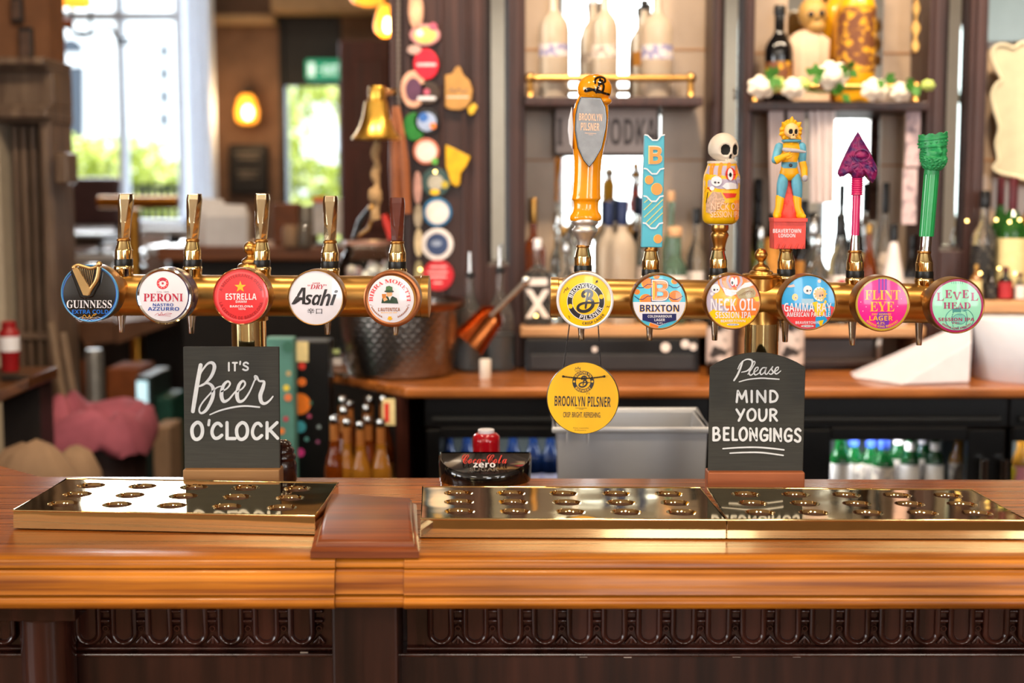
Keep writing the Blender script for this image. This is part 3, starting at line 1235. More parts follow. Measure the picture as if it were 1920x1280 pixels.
def font(label, pl, pr, r, ball, drum, col, foot_px):
    cx = ball[0]
    base = Vector((at(cx, 700, YP).x, YP, ZB))
    t = thing('beer_font', label, 'beer font', base)
    A, B = at(pl[0], pl[1], YP) - base, at(pr[0], pr[1], YP) - base
    b = MB()
    d = (B - A).normalized()
    up = Vector((0, 0, 1))
    R = r * KP
    pts = [A, A + d * 0.001, A + d * 0.012, A + d * 0.013, B - d * 0.013, B - d * 0.012, B - d * 0.001, B]
    rad = [R * 0.9, R * 1.03, R * 1.03, R, R, R * 1.03, R * 1.03, R * 0.9]
    b.tube(pts, rad, BRASS2, 40)
    b.build('rail', t, smooth=40)
    b = MB()
    by = ball[1]
    prof = [(0.5, by - 12), (5, by - 11), (9, by - 7.5), (11.5, by - 2.5), (12, by + 1), (11, by + 6), (8, by + 10), (5.5, by + 12.5), (5, by + 15),
            (7, by + 18), (12, by + 21), (15, by + 24), (16, by + 28), (14, by + 29), (19, by + 30), (22, by + 33), (23, by + 38), (25, by + 40), (27, by + 41)]
    plathe(b, base, YP, prof[::-1], cx, BRASS2, 36)
    b.build('finial', t, smooth=50)
    b = MB()
    prof = [(34, drum[0]), (35.5, drum[0] + 2), (35, drum[0] + 6), (32, drum[0] + 9), (32, drum[1] - 14), (33.5, drum[1] - 8), (34, drum[1])]
    plathe(b, base, YP, prof[::-1], cx, BRASS2, 40)
    b.build('hub', t, smooth=40)
    b = MB()
    w = col
    zt = (at(cx, drum[1] - 4, YP) - base).z
    b.lathe([(w * KP * 1.5, 0), (w * KP * 1.5, 0.006), (w * KP * 1.3, 0.012), (w * KP * 1.02, 0.016), (w * KP, 0.02), (w * KP, zt)], BRASS, n=48)
    b.build('column', t, smooth=40)
    return t


font('five-tap brass beer font on the left of the bar', (214, 553), (806, 556), 38.5, (468.5, 464), (505, 600), 32, 0)
font('six-tap brass beer font on the right of the bar', (1031, 557), (1815, 570), 37, (1427, 477), (513, 606), 32, 0)

GRIPB = mat('grip_brass', '#dcc9a2', 0.16, 1.0, var=0.1, scale=30)
GRIPW = mat('grip_brown', '#5c2a1e', 0.25, 0, var=0.15, coat=0.4, bump=0.1)


def ferrule(b1, t, base, x, yb, m=BRASS):
    """lower brass neck, rubber band, gold barrel, cone, washer; x px, yb = bottom of the rubber band"""
    b = MB()
    plathe(b, base, YP, [(17.5, yb + 19), (17.5, yb + 8), (18, yb + 6), (18, yb + 2), (17, yb)], x, BRASS, 32)
    b.build('valve_neck', t, smooth=35)
    b = MB()
    plathe(b, base, YP, [(16.6, yb), (16.9, yb - 2), (16.9, yb - 11), (16.4, yb - 13)], x, RUBBER, 32)
    b.build('rubber_band', t, smooth=35)
    b = MB()
    plathe(b, base, YP, [(15.8, yb - 13), (16, yb - 20), (16, yb - 29), (15.4, yb - 30), (14.5, yb - 33), (11.5, yb - 46)], x, BRASS, 32)
    b.build('ferrule', t, smooth=25)
    b = MB()
    plathe(b, base, YP, [(12, yb - 46), (12.6, yb - 47), (12.6, yb - 50), (12, yb - 51)], x, BRASS3, 28)
    b.build('washer', t, smooth=35)


def spout(t, base, x, y1, top=590):
    b = MB()
    plathe(b, base, YP, [(3.2, y1 - 4), (4.6, y1), (5.2, y1 - 1.5), (5.8, y1 - 14), (8.5, top)], x, CHROME, 24)
    b.build('spout', t, smooth=40)


def tap(label, x, yb, sx, sy):
    base = at(x, yb + 19, YP)
    t = thing('beer_tap', label, 'beer tap', base, 'beer taps on the brass fonts')
    ferrule(None, t, base, x, yb)
    spout(t, base, sx, sy)
    return t, base


def paddle(t, base, x, yb, topx, topy, w0, w1, m, name='handle'):
    """flat fronted lever, wide at the top, facet narrowing downwards"""
    y1 = yb - 51
    rs = []
    for i in range(9):
        f = i / 8
        py = y1 + (topy - y1) * f
        c = at(x + (topx - x) * f, py, YP) - base
        w = (w1 + (w0 - w1) * f) * KP
        if i == 8:
            w *= 0.86
        ff = w * (0.1 + 0.62 * f)            # half width of the front facet
        d = w * 0.85
        ring = [(-ff, -d), (ff, -d), (w * 0.98, -d * 0.35), (w, d * 0.3), (w * 0.55, d), (-w * 0.55, d), (-w, d * 0.3), (-w * 0.98, -d * 0.35)]
        rs.append([(c.x + u, c.y + v, c.z) for u, v in ring])
    b = MB()
    b.rings(rs, m)
    b.build(name, t, smooth=0, bevel=0.0012, seg=2)


for lab, x, yb_, tx, ty, m, sx, sy in (
        ('beer tap with plain gold lever behind the black harp badge', 232, 498, 237, 363, GRIPB, 228, 623),
        ('beer tap with plain gold lever behind the white badge with crimson lettering', 361, 499, 365, 363, GRIPB, 359, 625),
        ('beer tap with plain gold lever behind the red star badge', 490, 500, 492, 363, GRIPB, 487, 622),
        ('beer tap with plain gold lever behind the white badge with black slanted lettering', 619, 502, 620, 367, GRIPB, 614, 627),
        ('beer tap with brown lever behind the brown rimmed badge', 745, 503, 745, 370, GRIPW, 742, 628)):
    t, base = tap(lab, x, yb_, sx, sy)
    paddle(t, base, x, yb_, tx, ty, 14.5, 11, m)

# --- orange sculpted handle
ORANGE = mat('orange_enamel', '#f49a0e', 0.12, 0, var=0.04, coat=0.6)
GREYP = mat('grey_plaque', '#8d9299', 0.35, 0, var=0.18, scale=40, bump=0.3)
PEACH = mat('peach_print', '#f0c4a4', 0.4, 0, var=0.03)
t, base = tap('beer tap with tall orange handle and grey pointed plaque', 1093, 510, 1090, 637)
h = bpy.data.objects.new('handle', None); COL.objects.link(h); h.parent = t


def cxo(py):
    return 1095.5 + (460 - py) * 0.042 if py > 230 else 1095.5 + 9.7 + (230 - py) * 0.11


b = MB()
plathe(b, base, YP, [(12, 460), (13, 452), (16, 445), (22, 437), (24.5, 432), (24, 429), (20, 426), (19.5, 423), (23.5, 419), (24.5, 415), (24, 411)], cxo, mat('light_satin_silver', '#d2cec8', 0.42, 0.85, var=0.03), 36)
b.build('pedestal', h, smooth=50)
b = MB()
prof = [(27, 414), (29.5, 411), (29.5, 406), (28, 402), (24.5, 397), (23, 390), (23, 380), (24, 376), (26.5, 374), (27, 371), (26, 366), (25, 345), (24.5, 325), (25.5, 300),
        (28.5, 280), (32.5, 258), (34, 240), (34, 222), (32.5, 205), (29, 190), (25, 180), (20, 176)]
plathe(b, base, YP, prof, cxo, ORANGE, 40, sy=0.8)
b.build('grip', h, smooth=40)
b = MB()
c = at(1115, 167, YP) - base
b.sph(c, (32 * KP, 27 * KP, 27 * KP), ORANGE, 32, 20)
c2 = at(1128, 190, YP) - base
b.sph(c2, (19 * KP, 22 * KP, 9 * KP), ORANGE, 24, 12)
b.build('cap', h, smooth=60)
Yf = YP - 27.5 * KP
P = lambda x, y: (1030 + x / 3.557, 120 + y / 3.556)
pq = [P(*q) for q in ((208, 218), (345, 226), (376, 290), (384, 360), (378, 430), (350, 560), (300, 648), (265, 690), (225, 640), (188, 560), (168, 440), (172, 340), (186, 270))]
Q = [at(px, py, Yf) - base for px, py in pq]
b = MB()
b.prism([(q.x, q.z) for q in Q], Q[0].y - 0.004, Q[0].y + 0.012, BLACKG)
b.build('plaque_frame', h, smooth=0, bevel=0.001)
mxp = sum(p[0] for p in pq) / len(pq); myp = sum(p[1] for p in pq) / len(pq)
Q = [at(mxp + (px - mxp) * 0.9, myp + (py - myp) * 0.95, Yf) - base for px, py in pq]
b = MB()
b.prism([(q.x, q.z) for q in Q], Q[0].y - 0.0055, Q[0].y + 0.002, GREYP)
b.build('plaque', h, smooth=0, bevel=0.0006)
a = Art(base, Yf - 0.0058)
a.text('BROOKLYN', (*[P(198, 0)[0], P(352, 0)[0]], P(0, 330)[1], P(0, 378)[1]), PEACH, 1, 'n', 0.02, rot=2)
a.text('PILSNER', (*[P(210, 0)[0], P(334, 0)[0]], P(0, 392)[1], P(0, 444)[1]), PEACH, 1, 'n', 0.02, rot=2)
a.stroke([P(238, 460), P(312, 464)], 0.8, PEACH, 1, False)
a.stroke([P(260, 470), P(290, 472)], 0.6, PEACH, 1, False)
a.build('lettering', h)
# script mark on the cap, wrapped on its ball
cw = at(1115, 167, YP)


def wrapcap(u, v, l):
    p = at(u, v, YP)
    dx, dz = (p.x - cw.x) / (32 * KP), (p.z - cw.z) / (27 * KP)
    dy = sqrt(max(0.02, 1 - dx * dx - dz * dz))
    return Vector((p.x, YP - dy * 27 * KP * 1.015 - l * 0.0004, p.z)) - base


a = Art(base, YP, warp=wrapcap)
P2 = lambda x, y: (980 + x / 5.333, y / 5.333)
a.stroke([P2(*q) for q in ((720, 840), (722, 800), (760, 778), (808, 785), (820, 820), (790, 840), (765, 850), (755, 835), (790, 815))], 4, BLACKG, 1)
a.stroke([P2(*q) for q in ((770, 800), (762, 850), (740, 900), (730, 935))], 4, BLACKG, 2)
a.stroke([P2(*q) for q in ((790, 840), (805, 870), (790, 925), (740, 930), (690, 905), (650, 895), (620, 915), (640, 920), (720, 905), (790, 935), (860, 950))], 4, BLACKG, 3)
a.build('emblem', h)
# white side plaque
b = MB()
Q = [at(px, py, YP) - base for px, py in ((1072, 200), (1066, 225), (1065, 245), (1068, 270), (1073, 280), (1075, 240))]
b.prism([(q.x, q.z) for q in Q], -0.012, 0.016, WHITEP)
b.build('side_plaque', h, smooth=0, bevel=0.0008)

# --- turquoise flat handle
TURQ = mat('turquoise_paint', '#4fb3cb', 0.45, 0, var=0.05)
ORP = mat('orange_print', '#f59a4a', 0.45, 0, var=0.04)
YEP = mat('yellow_print', '#f7e04a', 0.45, 0, var=0.03)
t, base = tap('beer tap with flat turquoise handle lettered B', 1220, 517, 1218, 638)
h = bpy.data.objects.new('handle', None); COL.objects.link(h); h.parent = t
YF2 = YP - 0.011
P = lambda x, y: (1180 + x / 4.41, 230 + y / 4.41)
out = [P(*q) for q in ((128, 96), (152, 100), (190, 142), (232, 147), (262, 103), (291, 98), (288, 380), (272, 1030), (102, 1030), (112, 700), (120, 400))]
Q = [at(px, py, YF2) - base for px, py in out]
b = MB(); b.prism([(q.x, q.z) for q in Q], Q[0].y, Q[0].y + 0.022, TURQ)
b.build('paddle', h, smooth=0, bevel=0.0012)
b = MB(); plathe(b, base, YP, [(11, 470), (11, 462)], 1222, BRASS3, 24); b.build('collar', h, smooth=40)
a = Art(base, YF2 - 0.0004, eps=0.0004)
for y in (100, 378, 605, 828):
    dx = -(y - 100) * 0.02
    a.stroke([P(x + dx, y + e) for x, e in ((130, 0), (152, 4), (192, 44), (232, 44), (262, 6), (290, 0))], 2.6, WHITEP, 3, False)
a.text('B', (P(158, 0)[0], P(272, 0)[0], P(0, 190)[1], P(0, 342)[1]), YEP, 1, 'b', 0.02)
a.text('B', (P(163, 0)[0], P(272, 0)[0], P(0, 192)[1], P(0, 342)[1]), WHITEP, 2, 'b', 0.02)
a.text('B', (P(166, 0)[0], P(270, 0)[0], P(0, 198)[1], P(0, 340)[1]), ORP, 3, 'b', 0.0)
for x, y, r in ((164, 473, 33), (227, 548, 45), (236, 960, 33)):
    a.disc(*P(x, y), r / 4.41 + 0.6, YEP, 1, ry=r / 4.41 * 1.12)
    a.disc(*P(x + 2, y), r / 4.41, ORP, 2, ry=r / 4.41 * 1.1)
for (xa, ya), (xb_, yb2) in (((125, 660), (152, 636)), ((122, 720), (190, 655)), ((122, 782), (278, 635)), ((140, 824), (276, 690)), ((165, 850), (276, 745))):
    a.stroke([P(xa, ya), P(xb_, yb2)], 1.1, YEP, 2, False)
a.build('printed_pattern', h)

# --- can with skull
MATTE = mat('matte_black', '#0b0b0b', 0.75, 0, var=0.2)
BONE = mat('bone_resin', '#d9cdbd', 0.45, 0, var=0.08, scale=14)
CANY = mat('can_yellow', '#f2b90c', 0.35, 0, var=0.06)
CANO = mat('can_orange', '#f0912e', 0.35, 0, var=0.05)
LILAC = mat('lilac_print', '#b7abc0', 0.4, 0, var=0.05)
TANP = mat('tan_print', '#c7a184', 0.45, 0, var=0.15, scale=300, lo=.45, hi=.55)
REDP = mat('red_print', '#d8372a', 0.4, 0, var=0.04)
BROWNP = mat('brown_print', '#8a6a50', 0.5, 0, var=0.2, scale=120)
t, base = tap('beer tap with skull topped yellow can handle', 1347, 515, 1340, 638)
h = bpy.data.objects.new('handle', None); COL.objects.link(h); h.parent = t
cxc = lambda py: 1348.5 + (470 - py) * 0.033
b = MB()
plathe(b, base, YP, [(12, 470), (11, 465), (12, 458), (14.5, 448), (17, 441), (16, 437), (13.5, 434), (16, 431), (16.5, 426), (16, 420)], cxc, BRASS2, 36)
b.build('pedestal', h, smooth=50)
b = MB()
plathe(b, base, YP, [(20, 419), (22, 421), (23, 419)], cxc, WHITEP, 40)
plathe(b, base, YP, [(23, 420), (29, 417), (32.5, 412), (33.5, 405), (34, 395), (34, 335), (33, 328), (29.5, 317), (26.5, 308), (26.5, 305)], cxc, CANY, 48)
plathe(b, base, YP, [(27.2, 306.5), (27.5, 303), (26, 302)], cxc, BONE, 40)
b.build('can', h, smooth=50)


def canr(py):
    return 34 if py > 335 else 33 - (335 - py) * 0.17 if py > 328 else 33 - (328 - py) * 0.31


def wrapcan(u, v, l):
    c = at(cxc(v), v, YP)
    R = canr(v) * KP
    s = max(-0.96, min(0.96, (u - cxc(v)) / (canr(v) + .01)))
    return Vector((c.x + R * s, c.y - sqrt(1 - s * s) * R - 0.0003 - l * 0.0004, c.z)) - base


P = lambda x, y: (1300 + x / 4.573, 240 + y / 4.571)
a = Art(base, YP, warp=wrapcan)


def quadfill(x0, x1, y0, y1, m, l):
    for i in range(10):
        for j in range(6):
            u0, u1 = x0 + (x1 - x0) * i / 10, x0 + (x1 - x0) * (i + 1) / 10
            v0, v1 = y0 + (y1 - y0) * j / 6, y0 + (y1 - y0) * (j + 1) / 6
            a.poly([(u0, v0), (u1, v0), (u1, v1), (u0, v1)], m, l)


quadfill(P(92, 0)[0], P(396, 0)[0], P(0, 325)[1], P(0, 520)[1], LILAC, 1)
for x in (150, 215, 285, 365):
    a.stroke([P(x + 8, 312), P(x - 6, 360), P(x - 10, 420)], 6.5, CANO, 2)
a.poly([P(*q) for q in ((90, 500), (160, 510), (250, 540), (360, 530), (398, 470), (398, 640), (250, 640), (95, 640))], CANY, 3, fine=3)
a.poly([P(*q) for q in ((330, 620), (394, 610), (392, 770), (340, 790))], CANO, 3.4, fine=3)
a.poly([P(*q) for q in ((98, 720), (100, 620), (150, 545), (215, 550), (250, 620), (200, 690), (130, 730))], TANP, 4, fine=3)
a.poly([P(*q) for q in ((90, 545), (115, 505), (140, 545))], REDP, 5)
a.stroke([P(112, 550), P(100, 640)], 1, BLACKG, 5, False)
a.poly([P(*q) for q in ((228, 555), (355, 560), (340, 592), (260, 600))], REDP, 5, fine=3)
a.disc(*P(180, 455), 9.4, WHITEP, 6)
a.disc(*P(145, 515), 4, WHITEP, 6)
a.disc(*P(168, 466), 2, BLACKG, 7); a.disc(*P(195, 468), 1.6, BLACKG, 7)
a.disc(*P(300, 395), 10, REDP, 5, ry=12)
a.disc(*P(296, 398), 5.5, WHITEP, 6, ry=11.5)
a.disc(*P(296, 402), 2.4, BLACKG, 7, ry=4.2)
a.poly([P(*q) for q in ((225, 500), (255, 470), (300, 465), (350, 480), (352, 520), (260, 525))], WHITEP, 4.5, fine=3)
a.poly([P(*q) for q in ((345, 440), (370, 405), (396, 400), (396, 460), (360, 480))], LILAC, 5, fine=3)
a.text('NECK OIL', (P(135, 0)[0], P(388, 0)[0], P(0, 640)[1], P(0, 700)[1]), PEACH, 8, 'n', 0.01)
a.text('SESSION IPA', (P(132, 0)[0], P(392, 0)[0], P(0, 710)[1], P(0, 762)[1]), PEACH, 8, 'n', 0.005)
a.build('printed_artwork', h)
# skull, turned a little to the right
b = MB()
sc = at(1356, 279, YP) - base
skull(b, sc, (27 * KP, 30 * KP, 29.5 * KP), radians(25), BONE, MATTE)
b.build('skull', h, smooth=60)

# --- astronaut skeleton on a red plinth
SUITY = mat('suit_yellow', '#f7b312', 0.4, 0, var=0.08, bump=0.1, scale=60)
SUITB = mat('suit_blue', '#5fa9c4', 0.45, 0, var=0.15, scale=60, bump=0.1)
REDR = mat('red_resin', '#e0483c', 0.45, 0, var=0.14, scale=70, bump=0.4)
GUN = mat('grey_resin', '#b5b2b8', 0.4, 0, var=0.06)
FACE = mat('pale_face_resin', '#f2c98c', 0.45, 0, var=0.05)
t, base = tap('beer tap with yellow and blue astronaut skeleton standing on a red block', 1474, 517, 1472, 641)
h = bpy.data.objects.new('handle', None); COL.objects.link(h); h.parent = t
P = lambda x, y: (1430 + x / 4.127, 210 + y / 4.129)


def L(x, y, dy=0.0):
    q = at(*P(x, y), YP) - base
    return Vector((q.x, q.y + dy, q.z))


b = MB()
b.hexa([L(72, 1055, -.018), L(312, 1055, -.018), L(312, 1055, .022), L(72, 1055, .022), L(70, 845, -.018), L(318, 845, -.018), L(318, 845, .022), L(70, 845, .022)], REDR)
b.hexa([L(68, 848, -.0215), L(326, 848, -.0215), L(326, 848, .024), L(68, 848, .024), L(66, 818, -.0215), L(328, 820, -.0215), L(328, 820, .024), L(66, 818, .024)], REDR)
for x in (95, 140, 190, 240, 285):
    b.limb([L(x, 1048, -.019), L(x + 12, 1020, -.019)], [.002, .0012], REDR, 8)
b.build('plinth', h, smooth=30, bevel=0.0012)
b = MB()
rn = random.Random(11)
for x, y, r in ((205, 560, .006), (200, 620, .009), (195, 690, .011), (215, 700, .010), (180, 760, .010), (225, 760, .012), (160, 795, .008), (250, 795, .008), (205, 800, .014)):
    b.sph(L(x, y, 0.006), (r, r * .8, r * 1.7), REDR, 14, 9, lambda d: 1 + 0.22 * mnoise.noise(Vector(d) * 3 + Vector((x, y, 0))))
b.build('rubble', h, smooth=30)
a = Art(base, YP - 0.0184)
a.text('BEAVERTOWN', (P(80, 0)[0], P(297, 0)[0], P(0, 904)[1], P(0, 935)[1]), WHITEP, 1, 'b', 0.02)
a.text('LONDON', (P(124, 0)[0], P(252, 0)[0], P(0, 941)[1], P(0, 970)[1]), WHITEP, 1, 'b', 0.02)
a.build('lettering', h)
u = KP / 4.127
b = MB()
# torso
tr = [(203, 530, 22, .9), (204, 500, 56, .8), (205, 470, 74, .66), (206, 435, 64, .62), (206, 385, 58, .6), (212, 330, 74, .6), (218, 280, 80, .6), (220, 248, 66, .6), (221, 228, 36, .8)]
rs = []
for x, y, w, f in tr:
    c = L(x, y)
    rs.append([(c.x + w * u * cos(2 * pi * q / 20), c.y + w * u * f * sin(2 * pi * q / 20), c.z) for q in range(20)])
b.rings(rs, SUITY)
b.limb([L(150, 340, -.002), L(86, 378, -.012), L(92, 376, -.014), L(150, 345, -.019), L(180, 335, -.02)], [.0055, .0058, .0058, .0045, .004], SUITY)
b.limb([L(305, 380), L(318, 440, -.002), L(318, 500, -.006)], [.0055, .0055, .0045], SUITY)
for s, e in (((165, 345), (205, 325)), ((168, 352), (206, 338)), ((170, 360), (200, 350)), ((160, 335), (190, 316))):
    b.limb([L(*s, -.0215), L(*e, -.0225)], [.0015, .0011], SUITY, 8)
for x0_, hx, hy in ((132, 100, 800), (265, 305, 802)):
    b.limb([L(x0_ + 2, 662), L(x0_ - 6 + (12 if x0_ > 200 else 0), 740), L((x0_ + hx) / 2 + (-8 if x0_ < 200 else 8), 795, -.002)], [.0068, .0058, .006], SUITY)
    b.limb([L((x0_ + hx) / 2, 800, -.002), L(hx, 806, -.010)], [.0055, .004], SUITY)
b.build('suit', h, smooth=60)
b = MB()
b.limb([L(128, 272), L(108, 320, -.004), L(88, 372, -.01)], [.0068, .0064, .0055], SUITB)
b.limb([L(300, 268), L(305, 320), L(305, 378)], [.0068, .0066, .0058], SUITB)
b.limb([L(158, 505), L(150, 560, -.002), L(140, 652)], [.0072, .0084, .0066], SUITB)
b.limb([L(254, 505), L(262, 560, -.002), L(272, 652)], [.0072, .0084, .0066], SUITB)
c = L(206, 412)
b.lathe([(57 * u, -24 * u), (62 * u, -22 * u), (62 * u, 22 * u), (57 * u, 24 * u)], SUITB, c, n=24, sy=.66)
c = L(222, 222)
b.lathe([(62 * u, -14 * u), (76 * u, -6 * u), (74 * u, 6 * u), (52 * u, 14 * u)], SUITB, c, n=24, sy=.8)
b.build('suit_panels', h, smooth=50)
b = MB()
c = L(216, 148, .003)
b.sph(c, (72 * u, 66 * u, 80 * u), SUITY, 24, 14)
for ang, sl in ((12, 88), (40, 100), (68, 84), (88, 108), (110, 86), (140, 100), (172, 84), (196, 102), (222, 88), (248, 84), (275, 92), (300, 84), (322, 100), (348, 82)):
    ca, sa = cos(radians(ang)), sin(radians(ang))
    p0 = Vector((c.x + ca * 62 * u, c.y - .006, c.z + sa * 68 * u))
    p1 = Vector((c.x + ca * (sl - 6) * u, c.y - .011, c.z + sa * sl * u))
    b.tube([p0, p1], [.006, .0009], SUITY, 7)
b.build('helmet', h, smooth=50)
b = MB()
skull(b, L(215, 150, -.009), (56 * u, 48 * u, 62 * u), radians(12), FACE, MATTE, 110, 90, sock=.29)
b.build('face', h, smooth=60)
b = MB()
c = L(207, 413, -.0105)
b.sph(c, (14 * u, .0014, 14 * u), BLACKG, 14, 8)
b.build('belt_buckle', h, smooth=60)
b = MB()
b.tube([L(135, 290, -.019), L(160, 296, -.019), L(250, 302, -.019), L(315, 312, -.017)], [.0022, .0034, .0028, .0016], GUN, 10)
b.build('ray_gun', h, smooth=50)
b = MB()
b.sph(L(320, 512, -.008), (24 * u, 24 * u, 26 * u), GUN, 14, 9)
b.build('grey_orb', h, smooth=50)

# --- purple arrowhead
PURP = mat('purple_magenta_resin', '#3f1758', 0.4, 0, col2='#96175c', scale=110, bump=1.0, lo=.35, hi=.65)
PINK = mat('magenta_enamel', '#c81e63', 0.22, 0, var=0.06, coat=0.3)
t, base = tap('beer tap with purple arrowhead handle', 1603, 520, 1598, 647)
h = bpy.data.objects.new('handle', None); COL.objects.link(h); h.parent = t
P = lambda x, y: (1550 + x / 4.268, 230 + y / 4.267)
cxa = lambda py: 1602.5 + (471 - py) * 0.034
b = MB(); plathe(b, base, YP, [(10.5, 471), (10, 468), (7.5, 441)], cxa, CHROME, 28); b.build('collar', h, smooth=40)
b = MB(); plathe(b, base, YP, [(7.3, 441), (7.3, 364)], cxa, PINK, 28); b.build('shaft', h, smooth=40)
b = MB()
pr = []
for i in range(8):
    y = 366 - i * 4.1
    pr += [(9.4, y), (10.6, y - 1.3), (10.4, y - 2.9), (9.2, y - 4)]
plathe(b, base, YP, pr, cxa, PINK, 24); b.build('binding', h, smooth=50)
outl = [(250, 72), (275, 120), (302, 165), (332, 218), (358, 270), (382, 318), (398, 350), (404, 385), (398, 425), (385, 455), (365, 484), (348, 470), (330, 450), (318, 425), (302, 420), (290, 440),
        (268, 446), (240, 448), (205, 442), (195, 418), (178, 408), (155, 412), (132, 430), (104, 434), (88, 412), (90, 385), (104, 355), (126, 300), (150, 250), (175, 198), (200, 152), (225, 110)]
out = []
for i in range(len(outl)):
    p0_, p1_ = P(*outl[i]), P(*outl[(i + 1) % len(outl)])
    for f in (0, .33, .67):
        out.append((p0_[0] + (p1_[0] - p0_[0]) * f, p0_[1] + (p1_[1] - p0_[1]) * f))
cx_, cy_ = P(248, 330)
b = MB()
rs = []
for s, d in ((1.0, 0.0), (0.985, 0.0045), (0.94, 0.0072), (0.88, 0.009), (0.82, 0.0103), (0.75, 0.0113), (0.68, 0.012), (0.6, 0.0126), (0.52, 0.013), (0.43, 0.0134), (0.34, 0.0137), (0.25, 0.014), (0.15, 0.0141), (0.02, 0.0142)):
    rs.append((s, d))
for sgn in (-1, 1):
    rr = []
    for s, d in rs:
        ring = []
        for i, (px, py) in enumerate(out):
            q = at(cx_ + (px - cx_) * s, cy_ + (py - cy_) * s, YP) - base
            nn = mnoise.noise(Vector((q.x * 220, q.z * 220, sgn))) * 0.0022 + mnoise.noise(Vector((q.x * 520, q.z * 420, sgn))) * 0.0012 if 0.1 < s < 0.99 else 0
            ring.append((q.x, q.y + sgn * (d + nn), q.z))
        rr.append(ring)
    b.rings(rr, PURP, cap=True)
q = at(*P(262, 262), YP) - base
b.sph((q.x, q.y - 0.0135, q.z), (0.0085, 0.003, 0.0055), PURP, 16, 10)
b.tube([(q.x + 0.012 * cos(a_), q.y - 0.0138, q.z + 0.0085 * sin(a_)) for a_ in [2 * pi * i / 18 for i in range(18)]], 0.0014, PURP, 6, closed=True)
for e0, e1, e2 in (((130, 330), (180, 350), (215, 400)), ((170, 260), (200, 300), (190, 360)), ((300, 360), (340, 350), (380, 390)), ((250, 120), (235, 180), (245, 225)), ((275, 330), (300, 300), (330, 330)), ((225, 330), (250, 350), (270, 400))):
    pts = cat_rom([tuple(at(*P(*e), YP) - base) for e in (e0, e1, e2)], 5)
    b.tube([(x_, y_ - 0.012, z_) for x_, y_, z_ in pts], 0.0013, PURP, 6)
b.build('arrowhead', h, smooth=40)

# --- green king's head
GREEN = mat('green_resin', '#2f9a5c', 0.38, 0, var=0.16, scale=60, bump=0.25)
GREENP = mat('green_enamel', '#1f9a52', 0.25, 0, var=0.06, coat=0.3)
t, base = tap('beer tap with green fluted handle topped by a crowned bearded head', 1733, 521, 1723, 647)
h = bpy.data.objects.new('handle', None); COL.objects.link(h); h.parent = t
cxg = lambda py: 1734.5 + (471 - py) * 0.082
b = MB(); plathe(b, base, YP, [(11, 473), (11.5, 471), (10.6, 468), (10.6, 442)], cxg, CHROME, 28); b.build('collar', h, smooth=40)
b = MB(); plathe(b, base, YP, [(13, 443), (13.2, 440), (13.6, 327)], cxg, GREENP, 72, flute=(14, 0.035)); b.build('shaft', h, smooth=50)
b = MB()
plathe(b, base, YP, [(14.2, 327), (14, 324), (13.6, 318), (14.5, 308), (15, 300)], cxg, GREEN, 32)
hc = at(1749.5, 288, YP) - base
th = radians(-80)          # facing right of the viewer
fx, fy = cos(th), sin(th)
rs = []
NR, NA = 64, 96
for i in range(NR + 1):
    s = i / NR
    z = (-31 + 62 * s) * KP
    ring = []
    for j in range(NA):
        a_ = 2 * pi * j / NA
        da = (a_ - th + pi) % (2 * pi) - pi
        zn = -31 + 62 * s
        r = 23.5 * sqrt(max(0.02, 1 - (abs(zn) / 34) ** 2.6))
        front = max(0.0, cos(da))
        r *= 1.0 + 0.04 * front
        g = lambda c, w: math.exp(-(c / w) ** 2)
        # face: nose, eyes, brow, cheek, lips, beard
        r += 8.5 * g(da, .17) * (g(zn - 1, 5) + .6 * g(zn - 7, 6))
        r -= 6.5 * (g(da - .42, .24) + g(da + .42, .24)) * g(zn - 8, 3.6)
        r += 3.0 * (g(da - .42, .13) + g(da + .42, .13)) * g(zn - 7.5, 2)
        r += 3.6 * g(da, .75) * g(zn - 13.5, 2.4)
        r -= 3.0 * g(da, .5) * g(zn + 5.5, 1.6)
        r += 1.5 * g(da, .35) * g(zn + 8.5, 1.8)
        bd = g(da, 1.15) * max(0, min(1, (-zn - 4) / 6))
        r += bd * (4.8 + 4.2 * mnoise.noise(Vector((da * 7, zn * .42, 2))) + 1.2 * sin(da * 21 + 2 * sin(zn * .7)))
        if abs(da) > 1.0 and zn < 16:
            r += 3.4 * mnoise.noise(Vector((da * 5, zn * .4, 7)))
        ring.append((hc.x + r * KP * cos(a_), hc.y + r * KP * sin(a_), hc.z + z))
    rs.append(ring)
b.rings(rs, GREEN)
b.build('head', h, smooth=70)
b = MB()
zc = (at(1748, 270, YP) - base).z
slope = 0.12
rs = []
for r, z, zig in ((24, -5, 0), (26.4, -5, 0), (26.8, -2.5, 0), (25.6, -1.5, 0), (25.8, 7, 0), (27, 8, 0), (27.2, 10.5, 0), (26, 12, 0), (26.4, 16, 1), (23.5, 16, 1), (22, 6, 0)):
    ring = []
    for j in range(60):
        a_ = 2 * pi * j / 60
        zz_ = z + (4.5 * abs(((j / 60 * 9) % 1) - .5) * 2 if zig else 0)
        ring.append((hc.x - 0.001 + r * KP * cos(a_), hc.y + r * KP * sin(a_), zc + zz_ * KP + r * cos(a_) * KP * slope))
    rs.append(ring)
b.rings(rs, GREEN)
for j in range(16):
    a_ = 2 * pi * j / 16
    b.sph((hc.x - .001 + 26.2 * KP * cos(a_), hc.y + 26.2 * KP * sin(a_), zc + 3 * KP + 26 * cos(a_) * KP * slope), .0017, GREEN, 8, 6)
b.build('crown', h, smooth=40)
